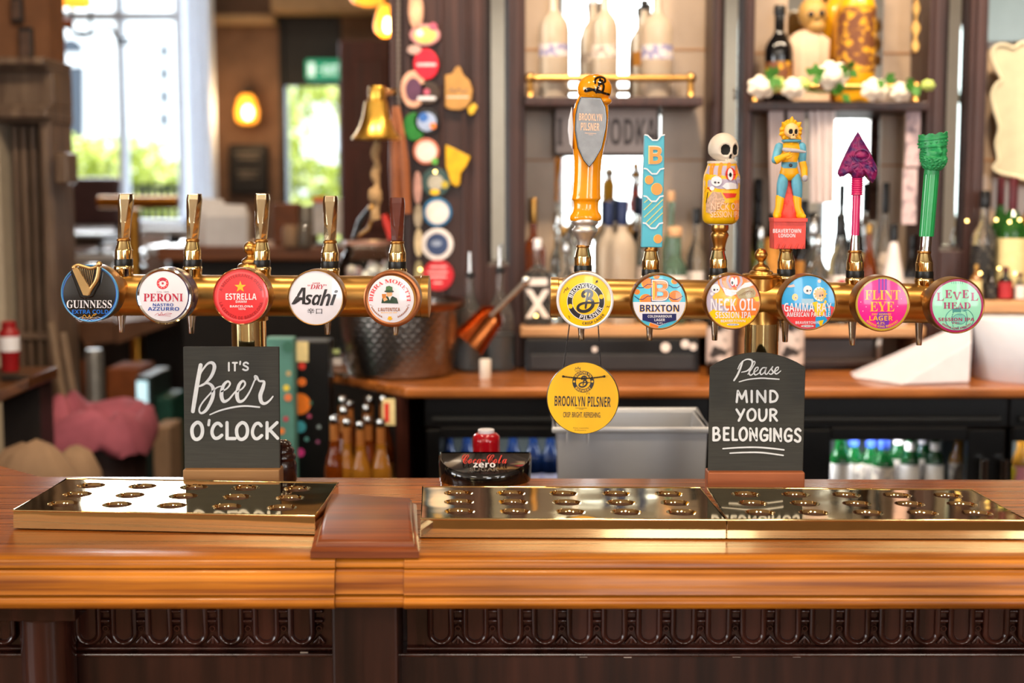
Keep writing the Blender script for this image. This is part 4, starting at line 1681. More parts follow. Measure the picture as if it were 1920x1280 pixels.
# ---------------------------------------------------------------- round lens badges in front of the fonts
KB = k(YB)
C_ = lambda n, h, **kw: mat('print_' + n, h, kw.pop('rough', 0.3), 0, var=0.03, coat=0.5, **kw)
NAVY = C_('navy', '#1d2560'); BLUE = C_('blue', '#1f6fd0'); LBLUE = C_('light_blue', '#4fc0de'); CRIM = C_('crimson', '#b3143a')
GOLDP = C_('gold', '#f5b52c'); YEL = C_('yellow', '#fcc60a'); RED = C_('red', '#e2383e'); CORAL = C_('coral', '#e9585c'); DRED = C_('dark_red', '#a8262c')
BLK = C_('black', '#141414'); INK = C_('ink', '#26262a'); ORG = C_('orange', '#f0802e'); MAG = C_('magenta', '#e3108c'); VIO = C_('violet', '#7a2fb0')
MINT = C_('mint', '#93dcbc'); TEAL = C_('teal', '#3f8f8c'); PLUM = C_('plum', '#a3155c'); OLIVE = C_('olive_gold', '#b8a32c'); BRN = C_('brown', '#9a5a30')
SKY = C_('sky', '#169ddb'); GRN = C_('bottle_green', '#24402f'); SKIN = C_('skin', '#e0a878'); HAIRT = C_('hair_tan', '#a89a72'); PALE = C_('pale', '#dfdde6')
GOLD = mat('harp_gold', '#c9a873', 0.38, 1.0, var=0.1)


def badge(label, cx, cy, R, face_m, Rf, rim=BRASS3, dome=0.0035, depth=0.046, fc=None, yfront=YB, body=BRASS3):
    base = at(cx, cy, yfront)
    t = thing('tap_badge', label, 'tap badge', base, 'round tap badges on the brass fonts')
    K = k(yfront)
    b = MB()
    prof = [(R * 0.5 * K, 0.118), (R * 0.5 * K, depth + .012), (R * 0.8 * K, depth), (R * 0.96 * K, depth - 0.006), (R * K, depth - 0.012), (R * K, 0.004), (R * 0.985 * K, 0.0008), ((Rf + 1.2) * K, 0.0), ((Rf) * K, 0.0012)]
    b.lathe(prof, body, ax='y', n=64, cap=True)
    b.build('housing', t, smooth=35)
    c = fc or (cx, cy)
    b = MB()
    b.lathe([(R * K * 0.995, 0.003), (R * K, 0.0005), ((Rf + R) / 2 * K, -0.0012), (Rf * K, 0.0)], rim, ax='y', n=64, cap=False)
    b.build('rim', t, smooth=50)
    a = Art(base, yfront + 0.0006, c, Rf, dome)
    a.face(Rf, face_m)
    return t, a, base


# black badge with harp
t, a, base = badge('black tap badge with gold harp and blue rim', 168, 550, 54, BLK, 51, rim=C_('rim_blue', '#5fa6dd'))
a.ring(49.6, 51.2, BLUE, 1)
a.text('GUINNESS', (125, 209.5, 562.5, 577.5), WHITEP, 2, 's')
a.text('EXTRA COLD', (135, 203, 580.5, 588), BLUE, 2, 'b', 0.02)
for i in range(3):
    a.stroke([(138 + i * 4 + q * (60 - i * 8) / 8, 595 + i * 3.2 + (1 if q % 2 else -1) * 0.9) for q in range(9)], 0.7, PALE, 2)
a.stroke([(154, 597), (158, 590), (164, 596), (168, 590), (170, 596), (176, 589), (181, 588), (176, 592)], 0.7, GOLDP, 3)
a.build('face', t)
hb = MB()
Yh_ = YB - 0.008
q3 = lambda x, y, d=0: at(x, y, Yh_ + d) - base
pol = [(137, 505), (146, 501), (170, 541), (166, 554), (157, 553)]
Q = [q3(*p) for p in pol]
hb.prism([(q.x, q.z) for q in Q], Q[0].y - .003, Q[0].y + .006, GOLD)
hb.tube([q3(*p) for p in cat_rom([(138, 501), (145, 497), (158, 500), (170, 503), (180, 500), (186, 494)], 5)], 0.0024, GOLD, 10)
hb.sph(q3(139, 501.5), .0036, GOLD, 14, 9); hb.sph(q3(186, 495), .0042, GOLD, 14, 9)
hb.tube([q3(*p) for p in cat_rom([(186, 500), (184, 515), (180, 527), (171, 540), (165, 552)], 5)], [.0034] * 10 + [.003] * 11, GOLD, 10)
for i in range(9):
    x0_ = 148 + i * 3.6
    hb.tube([q3(x0_, 500), q3(150 + i * 2.4, 510 + i * 3.9)], 0.0004, GOLD, 5)
hb.build('harp_emblem', t, smooth=45, bevel=0.0005)
hb = MB()
pol = [(134, 508), (148, 500), (186, 502), (193, 508), (190, 530), (176, 556), (160, 560), (152, 556)]
Q = [at(px, py, YB) - base for px, py in pol]
hb.prism([(q.x, q.z) for q in Q], -.007, .002, BLACKG)
hb.build('harp_backing', t, smooth=0, bevel=0.0015)

# white badge, crimson serif
t, a, base = badge('white tap badge with round red crest and crimson serif lettering', 308, 555, 53, PALE, 47, rim=CHROME, fc=(305.5, 555), body=mat('navy_housing', '#3c3560', 0.25, 0.3, var=0.1))
a.ring(10.2, 11, CRIM, 1, c=(305, 531)); a.ring(6.6, 10.2, RED, 1, c=(305, 531))
for i in range(10):
    an = radians(i * 36)
    a.disc(305 + 8.4 * cos(an), 531 + 8.4 * sin(an), 0.8, PALE, 2, n=8)
a.disc(305, 531, 6.4, WHITEP, 1)
a.star(305, 531, 3.4, CRIM, 2, 0.45, 6)
a.poly([(298.5, 528), (300, 523), (305, 520.5), (310, 523), (311.5, 528), (305, 526)], CRIM, 2.5)
a.text('DAL 1846', (294, 317, 545.5, 548.5), C_('grey', '#8f8a98'), 2, 'n', 0.0)
a.text('PERONI', (269, 343, 550, 565), CRIM, 2, 's')
a.text('NASTRO', (286.5, 325, 568.5, 574), C_('royal', '#1b4aa0'), 2, 'b', 0.01)
a.text('AZZURRO', (277, 336, 575.5, 582.3), C_('royal', '#1b4aa0'), 2, 'b', 0.01)
a.stroke([(290, 591), (296, 587), (299, 591), (303, 585), (305, 590), (312, 587), (322, 587.5), (316, 589), (296, 590.5), (320, 592.5)], 0.6, CRIM, 2)
a.build('face', t)

# red star badge
t, a, base = badge('red tap badge with a yellow star', 452, 556, 53, RED, 50.5, rim=BRASS)
a.ring(0.1, 46.5, CORAL, 1)
a.arc('A MEDITERRANEA DESDE', (452, 556), 40, 90, 150, 6, DRED, 2, 'b')
a.arc('LA CERVEZA DE BARCELONA', (452, 556), 40, 270, 150, 6, DRED, 2, 'b', bottom=True)
a.star(450.5, 537.5, 11.5, GOLDP, 2)
a.text('ESTRELLA', (423, 481, 549.8, 562), WHITEP, 2, 'b', 0.02)
a.text('DAMM', (442, 462.5, 563, 567.4), WHITEP, 2, 'b', 0.01)
a.text('BARCELONA', (431, 474.5, 572, 576.2), WHITEP, 2, 'b', 0.02)
a.text('1876', (446.5, 460.5, 577.7, 580.8), WHITEP, 2, 'b', 0.01)
a.build('face', t)

# white badge, black slanted letters
t, a, base = badge('white tap badge with black slanted lettering', 592, 558, 52.5, PALE, 50, rim=BRASS2)
a.text('SUPER', (585.5, 600, 529.5, 532), CRIM, 2, 'o')
a.text('“DRY”', (577, 612, 533, 541.5), CRIM, 2, 'i')
for s, box in (('A', (548, 574, 539, 570)), ('s', (571, 585, 552, 571)), ('a', (585, 602, 552, 572)), ('h', (601, 620, 542, 573)), ('i', (620, 632, 543.5, 572))):
    a.text(s, box, INK, 2, 'o', 0.015, shear=0.12)
a.poly([(548, 571), (556, 562), (566, 559), (562, 564), (553, 570)], INK, 3)
a.text('辛口', (576, 604, 577.5, 588.5), INK, 2, 'n', 0.02)
a.build('face', t)

# white badge, brown rim, man with hat
t, a, base = badge('white tap badge in brown rim with man drinking beer', 735, 560, 53, PALE, 44.5, rim=COPPER, fc=(731.5, 561))
a.arc('BIRRA MORETTI', (731, 562), 35.5, 90, 190, 7.5, RED, 2, 's', off=0.0)
a.poly(circ(729.5, 546, 9, 2.2, 16), GRN, 3)
a.poly([(723, 545), (724, 537), (730, 535.5), (735.5, 538), (736, 545)], C_('hat', '#3f6a3c'), 3)
a.poly([(724, 546), (735, 546), (735.5, 552), (732, 557), (726, 556)], SKIN, 2)
a.poly([(715, 568), (717, 558), (726, 555), (731, 560), (736, 555), (744, 559), (747, 569)], GRN, 2.5)
a.poly([(728, 556), (734, 555), (731, 563)], WHITEP, 3)
a.poly([(716, 551), (724, 551), (723.5, 559), (717, 559)], C_('beer', '#c8782c'), 3.5)
a.poly([(718, 560), (724, 557), (727, 562), (720, 565)], SKIN, 4)
a.stroke([(693, 571.5), (768, 571.5)], 0.8, BRN, 2, False); a.stroke([(696, 573.3), (766, 573.3)], 0.5, BRN, 2, False)
a.text("L'AUTENTICA", (709, 750, 576.5, 583.5), BRN, 2, 'n', 0.02)
a.text('RICETTA DAL 1859', (714.5, 744, 585, 587), GOLDP, 2, 'b')
for s in (-1, 1):
    for i in range(8):
        an = radians(270 + s * (24 + i * 5.5))
        px, py = 731 + 37 * cos(an), 561 - 37 * sin(an)
        a.stroke([(px, py), (px + s * 2.2 + 0.4, py - 1.7)], 1.0, BRN, 2, False)
        a.stroke([(px, py), (px + s * 0.6, py - 3)], 1.0, BRN, 2, False)
for dx, dy in ((0, 0), (-3, 1), (3, 1), (-1.5, -2), (1.5, -2), (0, 2.5)):
    a.disc(731 + dx, 596.5 + dy, 1.7, GOLDP, 2 + dy * .1, n=10)
a.build('face', t)

# yellow badge
def bee(a, cx, cy, s, m, l):
    """flourished letter, s = px per unit of the 985-px-wide crop"""
    f = lambda x, y: (cx + (x - 575) * s, cy + (y - 640) * s)
    w = 58 * s
    a.stroke([f(*q) for q in ((545, 545), (515, 540), (520, 490), (565, 450), (625, 440), (680, 470), (680, 530), (640, 580), (612, 595), (670, 600), (705, 650), (700, 720), (640, 790), (560, 822), (480, 815), (428, 770), (450, 710), (530, 672), (640, 662), (720, 672), (818, 664))],
             [w * .9, w * .8, w * .9, w, w, w, w * .9, w * .5, w * .9, w * 1.05, w, w, w, w * .9, w * .8, w * .7, w * .6, w * .35], m, l)
    a.stroke([f(*q) for q in ((620, 470), (600, 560), (585, 650), (570, 760))], [w * .6, w * .7, w * .7, w * .6], m, l + .4)


t, a, base = badge('bright yellow tap badge with white rim and black ring', 1097, 563, 53.5, YEL, 48.5, rim=WHITEP)
cc = (1098.4, 565)
a.ring(34.4, 35.4, WHITEP, 1.2, c=cc); a.ring(25.6, 34.6, INK, 1, c=cc); a.ring(24.9, 25.7, WHITEP, 1.2, c=cc)
a.arc('BROOKLYN', cc, 30, 109, 112, 7.2, WHITEP, 2, 'b', 0.0)
a.arc('PILSNER', cc, 30, 294, 92, 7.2, WHITEP, 2, 'b', bottom=True)
a.disc(1127.5, 556, 4.4, YEL, 2); a.disc(1069.5, 574, 4.4, YEL, 2)
bee(a, 1098.4, 565, 1 / 9.85, INK, 2)
a.arc('CRISP LAGER', cc, 41, 293, 64, 4.8, INK, 2, 'b', bottom=True)
a.arc('— — —', cc, 46, 292, 26, 0.7, INK, 2, 'b', bottom=True)
a.stroke([(1057, 549), (1060, 541), (1061.5, 545), (1063.5, 538), (1064.5, 543), (1067, 540)], 0.8, INK, 2, False)
a.text('♫', (1115.5, 1121, 525, 531), INK, 2, 'n', 0.0)
a.stroke([(1137, 576), (1139, 573.5), (1140.5, 576), (1143, 573.5)], 0.9, INK, 2, False)
a.stroke([(1065.5, 592), (1067.5, 593), (1067, 595.5), (1069, 597)], 0.9, INK, 2, False)
a.build('face', t)
yellow_badge = t

# turquoise / white badge with a big B
t, a, base = badge('turquoise tap badge with orange discs and large outlined B', 1236, 565.5, 52.5, LBLUE, 49.5)
for x, y, r in ((1213.5, 531, 10), (1266, 556, 11.5), (1211, 562, 11), (1265, 527, 5.5), (1231, 518, 5), (1194, 547, 5), (1226, 610, 8), (1282, 597, 6), (1194, 596, 6)):
    a.disc(x, y, r + 1, YEL, 1, clip=49, ry=r)
    a.disc(x + .6, y, r, ORG, 1.4, clip=49)
for y in (536, 558):
    a.stroke([(1190, y - 3), (1198, y + 3), (1206, y + 3), (1214, y - 3), (1222, y - 3), (1252, y - 3), (1262, y + 3), (1270, y + 3), (1280, y - 3)], 1.4, NAVY, 2, False)
band = [(1186, 566), (1286, 566), (1286, 600), (1262, 601), (1236, 611), (1210, 601), (1186, 598)]
a.poly(band, PALE, 2.6, clip=49)
a.text('B', (1220.5, 1255, 522.5, 565.5), NAVY, 3, 'b', 0.05)
a.text('B', (1222, 1254, 524, 564), WHITEP, 3.6, 'b', 0.03)
a.text('B', (1223.5, 1252.5, 526, 562), ORG, 4.2, 'b', 0.0)
a.stroke([(1226, 530), (1226, 560)], 2.4, YEL, 4.8, False)
a.text('BRIXTON', (1199, 1272.5, 571.8, 585), YEL, 3.4, 'b', 0.03)
a.text('BRIXTON', (1200, 1273.5, 571, 584), NAVY, 4, 'b', 0.03)
a.poly([(1204.5, 588), (1268, 588), (1268, 600), (1252, 604.5), (1236.5, 609.5), (1221, 604.5), (1204.5, 600)], NAVY, 3.4, clip=49)
a.text('COLDHARBOUR', (1214.5, 1260, 590.4, 595.2), WHITEP, 4.4, 'b', 0.01)
a.text('LAGER', (1227, 1247, 597, 602), WHITEP, 4.4, 'b', 0.01)
a.text('- 4.4% -', (1228, 1246, 604, 607), WHITEP, 4.4, 'b')
a.build('face', t)

# orange / lilac badge
t, a, base = badge('orange and yellow tap badge with lilac balloon and small skull', 1374.5, 565.5, 52.5, LILAC, 49.8)
C7 = lambda x, y: (1310 + x / 9.85, 500 + y / 9.85)
cl = 49.3
a.poly([C7(*q) for q in ((330, 130), (1100, 130), (1180, 700), (1100, 1150), (700, 1150), (400, 560))], ORG, 1, clip=cl)
a.poly([C7(*q) for q in ((400, 380), (520, 560), (640, 520), (720, 580), (690, 720), (400, 720), (250, 560))], GOLDP, 1.4, clip=cl)
a.poly([C7(*q) for q in ((120, 900), (280, 780), (450, 840), (700, 830), (820, 960), (980, 900), (1200, 880), (1100, 1200), (640, 1300), (200, 1200))], YEL, 1.8, clip=cl)
a.poly([C7(*q) for q in ((1000, 560), (1200, 540), (1200, 640), (1060, 640))], YEL, 1.9, clip=cl)
for pts in (((400, 180), (420, 330), (500, 430)), ((560, 170), (530, 260), (590, 380)), ((770, 180), (790, 280), (720, 400))):
    a.stroke([C7(*q) for q in pts], 4.5, LILAC, 2.2)
a.poly([C7(*q) for q in ((440, 380), (560, 420), (700, 430), (850, 300), (960, 280), (1010, 340), (850, 400), (700, 500), (600, 545), (500, 520))], PALE, 2.6, clip=cl)
a.disc(*C7(655, 280), 8.6, RED, 3, ry=9.5); a.disc(*C7(625, 275), 3.8, PALE, 3.4, ry=8); a.disc(*C7(690, 280), 3, PALE, 3.3, ry=8.5)
a.disc(*C7(620, 295), 1.9, INK, 3.8, ry=3); a.disc(*C7(705, 340), 1.2, INK, 3.8)
a.poly([C7(*q) for q in ((690, 480), (800, 400), (920, 370), (1020, 400), (1060, 480), (1040, 560), (900, 590), (740, 590))], HAIRT, 3, clip=cl)
for i in range(5):
    a.stroke([C7(740 + i * 50, 540 - i * 10), C7(850 + i * 40, 470 - i * 8), C7(960 + i * 14, 430 + i * 20)], 0.8, BROWNP, 3.3)
a.disc(*C7(310, 400), 8.2, PALE, 3, ry=8.6); a.disc(*C7(245, 500), 3.2, PALE, 3)
a.disc(*C7(290, 425), 2, INK, 3.5); a.disc(*C7(345, 422), 1.3, INK, 3.5)
a.text('NECK OIL', (1332.5, 1417, 559.5, 582.3), PALE, 4, 'n', 0.02)
a.text('SESSION IPA', (1341.5, 1408.5, 584.3, 596.3), PALE, 4, 'n', 0.015)
a.text('BEAVERTOWN', (1351.5, 1397.5, 599, 604), PALE, 4, 'n', 0.01)
a.poly(circ(1374.5, 608.2, 11.5, 2, 24), PALE, 4)
a.text('ALC 4.3% VOL', (1366, 1383, 607.2, 609.3), INK, 4.5, 'b')
a.build('face', t)

# blue / red badge
t, a, base = badge('sky blue and red tap badge with floating white skull', 1515.5, 567, 52.5, SKY, 49.8)
C8 = lambda x, y: (1450 + x / 9.85, 500 + y / 9.85)
a.poly([C8(*q) for q in ((140, 690), (300, 720), (420, 760), (560, 800), (760, 780), (1000, 750), (1060, 720), (1160, 760), (1100, 1000), (640, 1200), (200, 1000))], RED, 1, clip=cl)
a.poly([C8(*q) for q in ((270, 350), (380, 320), (400, 365), (330, 380), (250, 378))], C_('cloud', '#d9b8b0'), 1.3, clip=cl)
a.disc(*C8(850, 265), 3.2, C_('cloud', '#d9b8b0'), 1.3)
a.poly([C8(*q) for q in ((520, 590), (740, 590), (760, 720), (520, 700))], C_('haze', '#9cc4dc'), 1.4, clip=cl)
a.disc(*C8(400, 560), 5.6, GOLDP, 2, ry=6.4); a.disc(*C8(412, 560), 3.2, SKIN, 2.4); a.disc(*C8(412, 572), 1.2, INK, 2.8)
a.disc(*C8(635, 425), 8.2, PALE, 2, ry=8); a.disc(*C8(660, 470), 4, PALE, 2.1)
a.disc(*C8(628, 443), 2.1, INK, 2.6); a.disc(*C8(684, 440), 1.3, INK, 2.6)
a.disc(*C8(850, 500), 12, C_('halo', '#d8e6ec'), 2, clip=cl, ry=13)
a.star(*C8(870, 500), 13, GOLDP, 2.3, 0.75, 12)
a.disc(*C8(855, 500), 8.4, SKIN, 2.7, ry=9)
a.disc(*C8(862, 535), 1.7, INK, 3.1, ry=2.2); a.disc(*C8(908, 525), 1.4, INK, 3.1, ry=1.8)
a.poly([C8(*q) for q in ((720, 660), (800, 640), (960, 610), (990, 640), (960, 700), (940, 900), (760, 900), (760, 760))], YEL, 3, clip=cl)
a.poly([C8(*q) for q in ((800, 630), (900, 640), (960, 600), (930, 670), (840, 680))], SKY, 3.4)
a.poly([C8(*q) for q in ((780, 930), (940, 900), (1000, 980), (930, 1080), (780, 1140))], SKY, 3.2, clip=cl)
a.poly([C8(*q) for q in ((830, 1000), (930, 980), (900, 1080), (860, 1090))], YEL, 3.5, clip=cl)
a.poly([C8(*q) for q in ((960, 760), (1060, 760), (1060, 900), (980, 940))], SKY, 3.1, clip=cl)
a.text('GAMMA RAY', (1470, 1559, 567.8, 584), PALE, 4.2, 'n', 0.02)
a.text('AMERICAN PALE ALE', (1475, 1556, 585, 593.8), PALE, 4.2, 'n', 0.02)
a.text('BEAVERTOWN', (1491.5, 1536, 602, 607.2), PALE, 4.2, 'b', 0.0)
a.poly(circ(1514, 611.2, 12, 2.2, 24), PALE, 4.2)
a.text('ALC 5.4% VOL', (1505, 1523, 610, 612.4), INK, 4.6, 'b')
a.build('face', t)

# magenta badge
t, a, base = badge('magenta tap badge with olive gold ring and yellow serif lettering', 1654.5, 569.5, 52.5, MAG, 50)
a.ring(46.5, 50.3, OLIVE, 1)
for x in (1648.5, 1655, 1661):
    a.stroke([(x, 524), (x, 548)], 3.6, VIO, 1.2, False)
a.poly([(1646, 585), (1664, 585), (1668, 600), (1664, 616), (1646, 616), (1642, 600)], VIO, 1.2, clip=46)
for x, y in ((1624, 575), (1614, 566), (1618, 583), (1683, 574), (1690, 560)):
    a.disc(x, y, 1.1, C_('spark', '#f5b0d8'), 1.5, n=8)
a.text('FLINT', (1622, 1688, 544, 562), GOLDP, 2.2, 's', 0.0)
a.text('EYE', (1631, 1677, 565.5, 583.5), GOLDP, 2.2, 's', 0.0)
a.text('DRY HOPPED', (1635, 1671, 587.2, 590.8), GOLDP, 2.2, 'b')
a.text('LAGER', (1630, 1674, 592, 600.8), GOLDP, 2.2, 'b', 0.01)
a.text('4.2%', (1644, 1659, 603, 608), GOLDP, 2.2, 'b')
a.arc('GREENE KING BREWERY', (1654.5, 569.5), 42.5, 270, 86, 4, GOLDP, 2.4, 'b', bottom=True)
a.build('face', t)

# mint badge
t, a, base = badge('mint green tap badge with plum ring and guitar strings', 1794, 573, 52.5, MINT, 50)
a.ring(46, 50.3, PLUM, 1)
for i in range(6):
    a.stroke([(1784.5 + i * 4, 528), (1786 + i * 3, 582)], 0.7, TEAL, 1.2, False)
for r, m in ((27, TEAL), (25.6, MINT), (13, TEAL), (11.8, C_('mint_deep', '#78c4b4'))):
    a.disc(1799, 598, r, m, 1.2 + (30 - r) * 0.02, clip=45.5, ry=r * .8)
a.poly([(1786, 578), (1802, 578), (1802, 585), (1786, 585)], TEAL, 1.7)
for s, x0_, x1_, dy in (('L', 1756, 1770, 2.5), ('E', 1772, 1785, -2.5), ('E', 1804, 1817, -2.5), ('L', 1820, 1834, 2.5)):
    a.text(s, (x0_, x1_, 546 + dy, 561 + dy), PLUM, 2.4, 's')
a.stroke([(1788, 549), (1789.5, 547.5), (1792, 555), (1794.5, 561), (1797, 555), (1800, 547.5), (1801.5, 549)], 2.0, PLUM, 2.4)
a.disc(1790, 548.6, 2, PLUM, 2.6, n=10); a.disc(1799.5, 548.6, 2, PLUM, 2.6, n=10)
a.text('HEAD', (1769, 1820, 566.5, 578.5), PLUM, 2.4, 's')
a.text('SESSION IPA', (1759.5, 1827, 595.5, 601.8), PLUM, 2.4, 'b')
a.text('4.0%', (1785, 1799, 603.5, 607), PLUM, 2.4, 'b')
a.arc('GREENE KING BREWERY', (1794, 573), 42.5, 270, 78, 3.6, PLUM, 2.4, 'b', bottom=True)
a.build('face', t)

# hanging yellow disc on a ball chain
Yc = 2.07
cx, cy = 1093, 746
base = at(cx, cy, Yc)
t = thing('hanging_sign', 'yellow disc sign with black lettering hung by a ball chain', 'sign', base)
K = k(Yc)
b = MB()
b.lathe([(66 * K, 0.004), (68 * K, 0.0035), (68.6 * K, 0.001), (68 * K, -0.0012), (66.6 * K, -0.002)], BLACK, ax='y', n=72)
b.build('disc', t, smooth=40)
SGY = mat('sign_yellow', '#ffc012', 0.5, 0, var=0.03)
a = Art(base, Yc - 0.0022, (cx, cy), 66, 0.0)
a.face(66.6, SGY)
lc = (1093.5, 715.4)
a.ring(13.6, 20.4, INK, 1, c=lc)
a.arc('BROOKLYN', lc, 17.2, 90, 118, 4.6, SGY, 2, 'b')
a.arc('BREWERY', lc, 17.2, 270, 106, 4.6, SGY, 2, 'b', bottom=True)
a.disc(1076.5, 715, 2, SGY, 2, n=14); a.disc(1110.5, 715, 2, SGY, 2, n=14)
bee(a, 1093.5, 715.6, 0.052, INK, 2)
a.stroke([(1078, 694), (1079.5, 689), (1082, 692), (1084, 687.5), (1085.5, 692), (1088, 689), (1087.5, 694.5), (1079, 696)], 0.8, INK, 1, False)
a.stroke([(1101, 735.5), (1100, 739)], 0.8, INK, 1, False); a.stroke([(1104, 735.5), (1105, 739)], 0.8, INK, 1, False)
a.text('BROOKLYN PILSNER', (1039.8, 1145, 742.8, 762), INK, 1, 'n', 0.028, rot=1.2)
a.stroke([(1079, 764.5), (1100, 765)], 0.8, INK, 1, False); a.stroke([(1086, 766.8), (1094, 767)], 0.7, INK, 1, False)
a.text('CRISP. BRIGHT. REFRESHING.', (1055.8, 1126.5, 772.5, 782.5), INK, 1, 'n', 0.012, rot=0.6)
a.text('Enjoy responsibly', (1075, 1104, 801, 803.6), INK, 1, 'n', rot=1)
a.text('drinkaware', (1077, 1099, 805, 807), INK, 1, 'n', rot=1)
a.build('face', t)
b = MB()
CHN = mat('gunmetal_beads', '#3a3a3c', 0.3, 0.8, var=0.1)
# behind the badge neck, down both sides, through the holes and across the face
path = []
for p0, p1, d0, d1 in (((1056, 694), (1069, 600), 0.0, -0.01), ((1127, 696), (1121, 600), 0.0, -0.01)):
    n = 34
    for i in range(n + 1):
        f = i / n
        q = at(p0[0] + (p1[0] - p0[0]) * f, p0[1] + (p1[1] - p0[1]) * f, Yc + 0.012 - 0.002 * f) - base
        path.append(q)
for q in path:
    b.sph(q, 0.00115, CHN, 8, 6)
for i in range(26):
    f = i / 25
    q = at(1056 + 77 * f, 705.5 + 3.5 * sin(pi * f) - (3 if i in (0, 25) else 0) * 0, Yc - 0.0042) - base
    b.sph(q, 0.0018 if i in (0, 25) else 0.0012, CHN, 8, 6)
b.build('ball_chain', t, smooth=60)
# ---------------------------------------------------------------- blackboards on the bar
Ys = 2.052
base = at(434, 907, Ys)
base.z = ZB
t = thing('blackboard_sign', 'rectangular blackboard with brush lettered beer message on pale wooden foot', 'blackboard', base)
b = MB()
q0, q1 = at(343, 880, Ys) - base, at(524, 880, Ys) - base
b.box(q0.x, q1.x, -0.002, 0.034, 0, q0.z, SIGNW)
b.build('foot', t, smooth=0, bevel=0.002)
b = MB()
pts = [at(p[0], p[1], Ys + .012) - base for p in ((346, 884), (525, 884), (523, 650), (343, 650))]
b.prism([(p.x, p.z) for p in pts], 0.012, 0.018, SLATE)
b.build('board', t, smooth=0, bevel=0.0012)
a = Art(base, Ys + 0.0117)
P = lambda x, y: (320 + x / 3.556, 600 + y / 3.556)


def letters(word, m=CHALK):
    for ch, x0_, x1_, y0_, y1_, w in word:
        p, q = P(x0_, y0_), P(x1_, y1_)
        h = w / 2
        hand(a, ch, (p[0] + h, q[0] - h, p[1] + h, q[1] - h), w, m)


letters([('I', 378, 398, 278, 342, 3.4), ('T', 408, 448, 278, 342, 3.4), ("'", 455, 472, 270, 300, 3.2), ('S', 476, 524, 276, 340, 3.4)])
st = lambda pts, w, **kw: a.stroke([P(*q) for q in pts], w, CHALK, 2, **kw)
st(((200, 300), (178, 420), (160, 530), (148, 608)), [7.6, 8, 8, 7])
st(((178, 410), (205, 345), (245, 292), (278, 285), (292, 315), (270, 375), (225, 425), (190, 442)), [3, 3, 4, 6, 7, 6, 4, 2.5])
st(((190, 440), (245, 420), (282, 450), (278, 520), (240, 595), (205, 620), (190, 600), (205, 560), (245, 510), (300, 455), (335, 440)), [2.5, 4, 6.5, 7, 6, 4, 3, 3, 3, 2.8, 2.4])
st(((332, 480), (375, 455), (396, 425), (380, 408), (352, 435), (338, 495), (352, 540), (385, 530), (420, 490), (445, 460)), [2.5, 3, 3.5, 4, 6, 7.4, 6.5, 4, 3, 2.4])
st(((440, 480), (478, 455), (497, 425), (482, 405), (456, 432), (442, 495), (455, 540), (490, 530), (530, 470), (560, 400)), [2.5, 3, 3.5, 4, 6, 7.4, 6.5, 4, 3, 2.6])
st(((566, 395), (562, 375), (575, 378), (590, 405), (622, 410), (615, 450), (598, 500), (605, 545), (630, 555), (660, 535), (682, 508)), [4, 4.5, 4, 3.5, 4.5, 7, 7.6, 7, 5, 3.5, 2.5])
st(((262, 630), (330, 602), (420, 580), (500, 572), (592, 580)), [2.2, 3, 3.4, 3.2, 3])
letters([('O', 130, 224, 670, 806, 6.6), ("'", 240, 272, 658, 708, 5), ('C', 262, 352, 675, 798, 6.2), ('L', 362, 440, 672, 800, 6.2), ('O', 428, 524, 672, 806, 6.4), ('C', 532, 618, 675, 800, 6), ('K', 626, 724, 672, 798, 6)])
a.build('lettering', t)

Ys = 2.03
base = at(1418, 913, Ys)
base.z = ZB
t = thing('blackboard_sign', 'arched blackboard asking guests to mind belongings on reddish wooden foot', 'blackboard', base)
b = MB()
q0, q1 = at(1327, 885, Ys) - base, at(1509, 885, Ys) - base
b.box(q0.x, q1.x, -0.002, 0.034, 0, q0.z, SIGNW2)
b.build('foot', t, smooth=0, bevel=0.002)
P = lambda x, y: (1300 + x / 3.097, 620 + y / 3.097)
arch = [P(85, 828), P(637, 828), P(652, 212)]
for i in range(1, 12):
    f = i / 12
    arch.append(P(652 - 555 * f, 212 - 87 * sin(pi * f) ** 0.85))
arch.append(P(97, 212))
pts = [at(p[0], p[1], Ys + .012) - base for p in arch]
b = MB(); b.prism([(p.x, p.z) for p in pts], 0.012, 0.018, SLATE)
b.build('board', t, smooth=0, bevel=0.0012)
a = Art(base, Ys + 0.0117)
st(((286, 178), (272, 220), (254, 260), (236, 288)), [3, 3.6, 3.6, 3])
st(((258, 222), (275, 188), (308, 166), (340, 172), (338, 205), (312, 232), (280, 240)), [1.5, 1.8, 2.4, 3.4, 3.4, 2.4, 1.5])
st(((316, 252), (340, 220), (358, 186), (350, 178), (334, 212), (324, 245), (334, 258), (350, 245)), [1.6, 1.6, 1.8, 2, 3, 3, 2.4, 1.6])
st(((350, 243), (372, 228), (376, 212), (362, 216), (352, 240), (362, 256), (388, 240)), [1.6, 1.8, 2, 2.4, 3, 2.4, 1.6])
st(((418, 214), (402, 216), (388, 236), (394, 254), (412, 240), (424, 212), (416, 242), (426, 252), (442, 232)), [2, 2.4, 3, 2.4, 1.8, 2.4, 3, 2.2, 1.6])
st(((442, 232), (462, 206), (454, 222), (464, 240), (452, 252), (440, 248)), [1.6, 2, 2.8, 3, 2.4, 2])
st(((466, 242), (490, 226), (494, 211), (480, 216), (472, 240), (484, 250), (508, 232)), [1.6, 1.8, 2, 2.4, 3, 2.4, 1.4])
st(((266, 296), (320, 282), (390, 275), (440, 277), (498, 281)), [1.8, 2.4, 2.6, 2.6, 2.2])
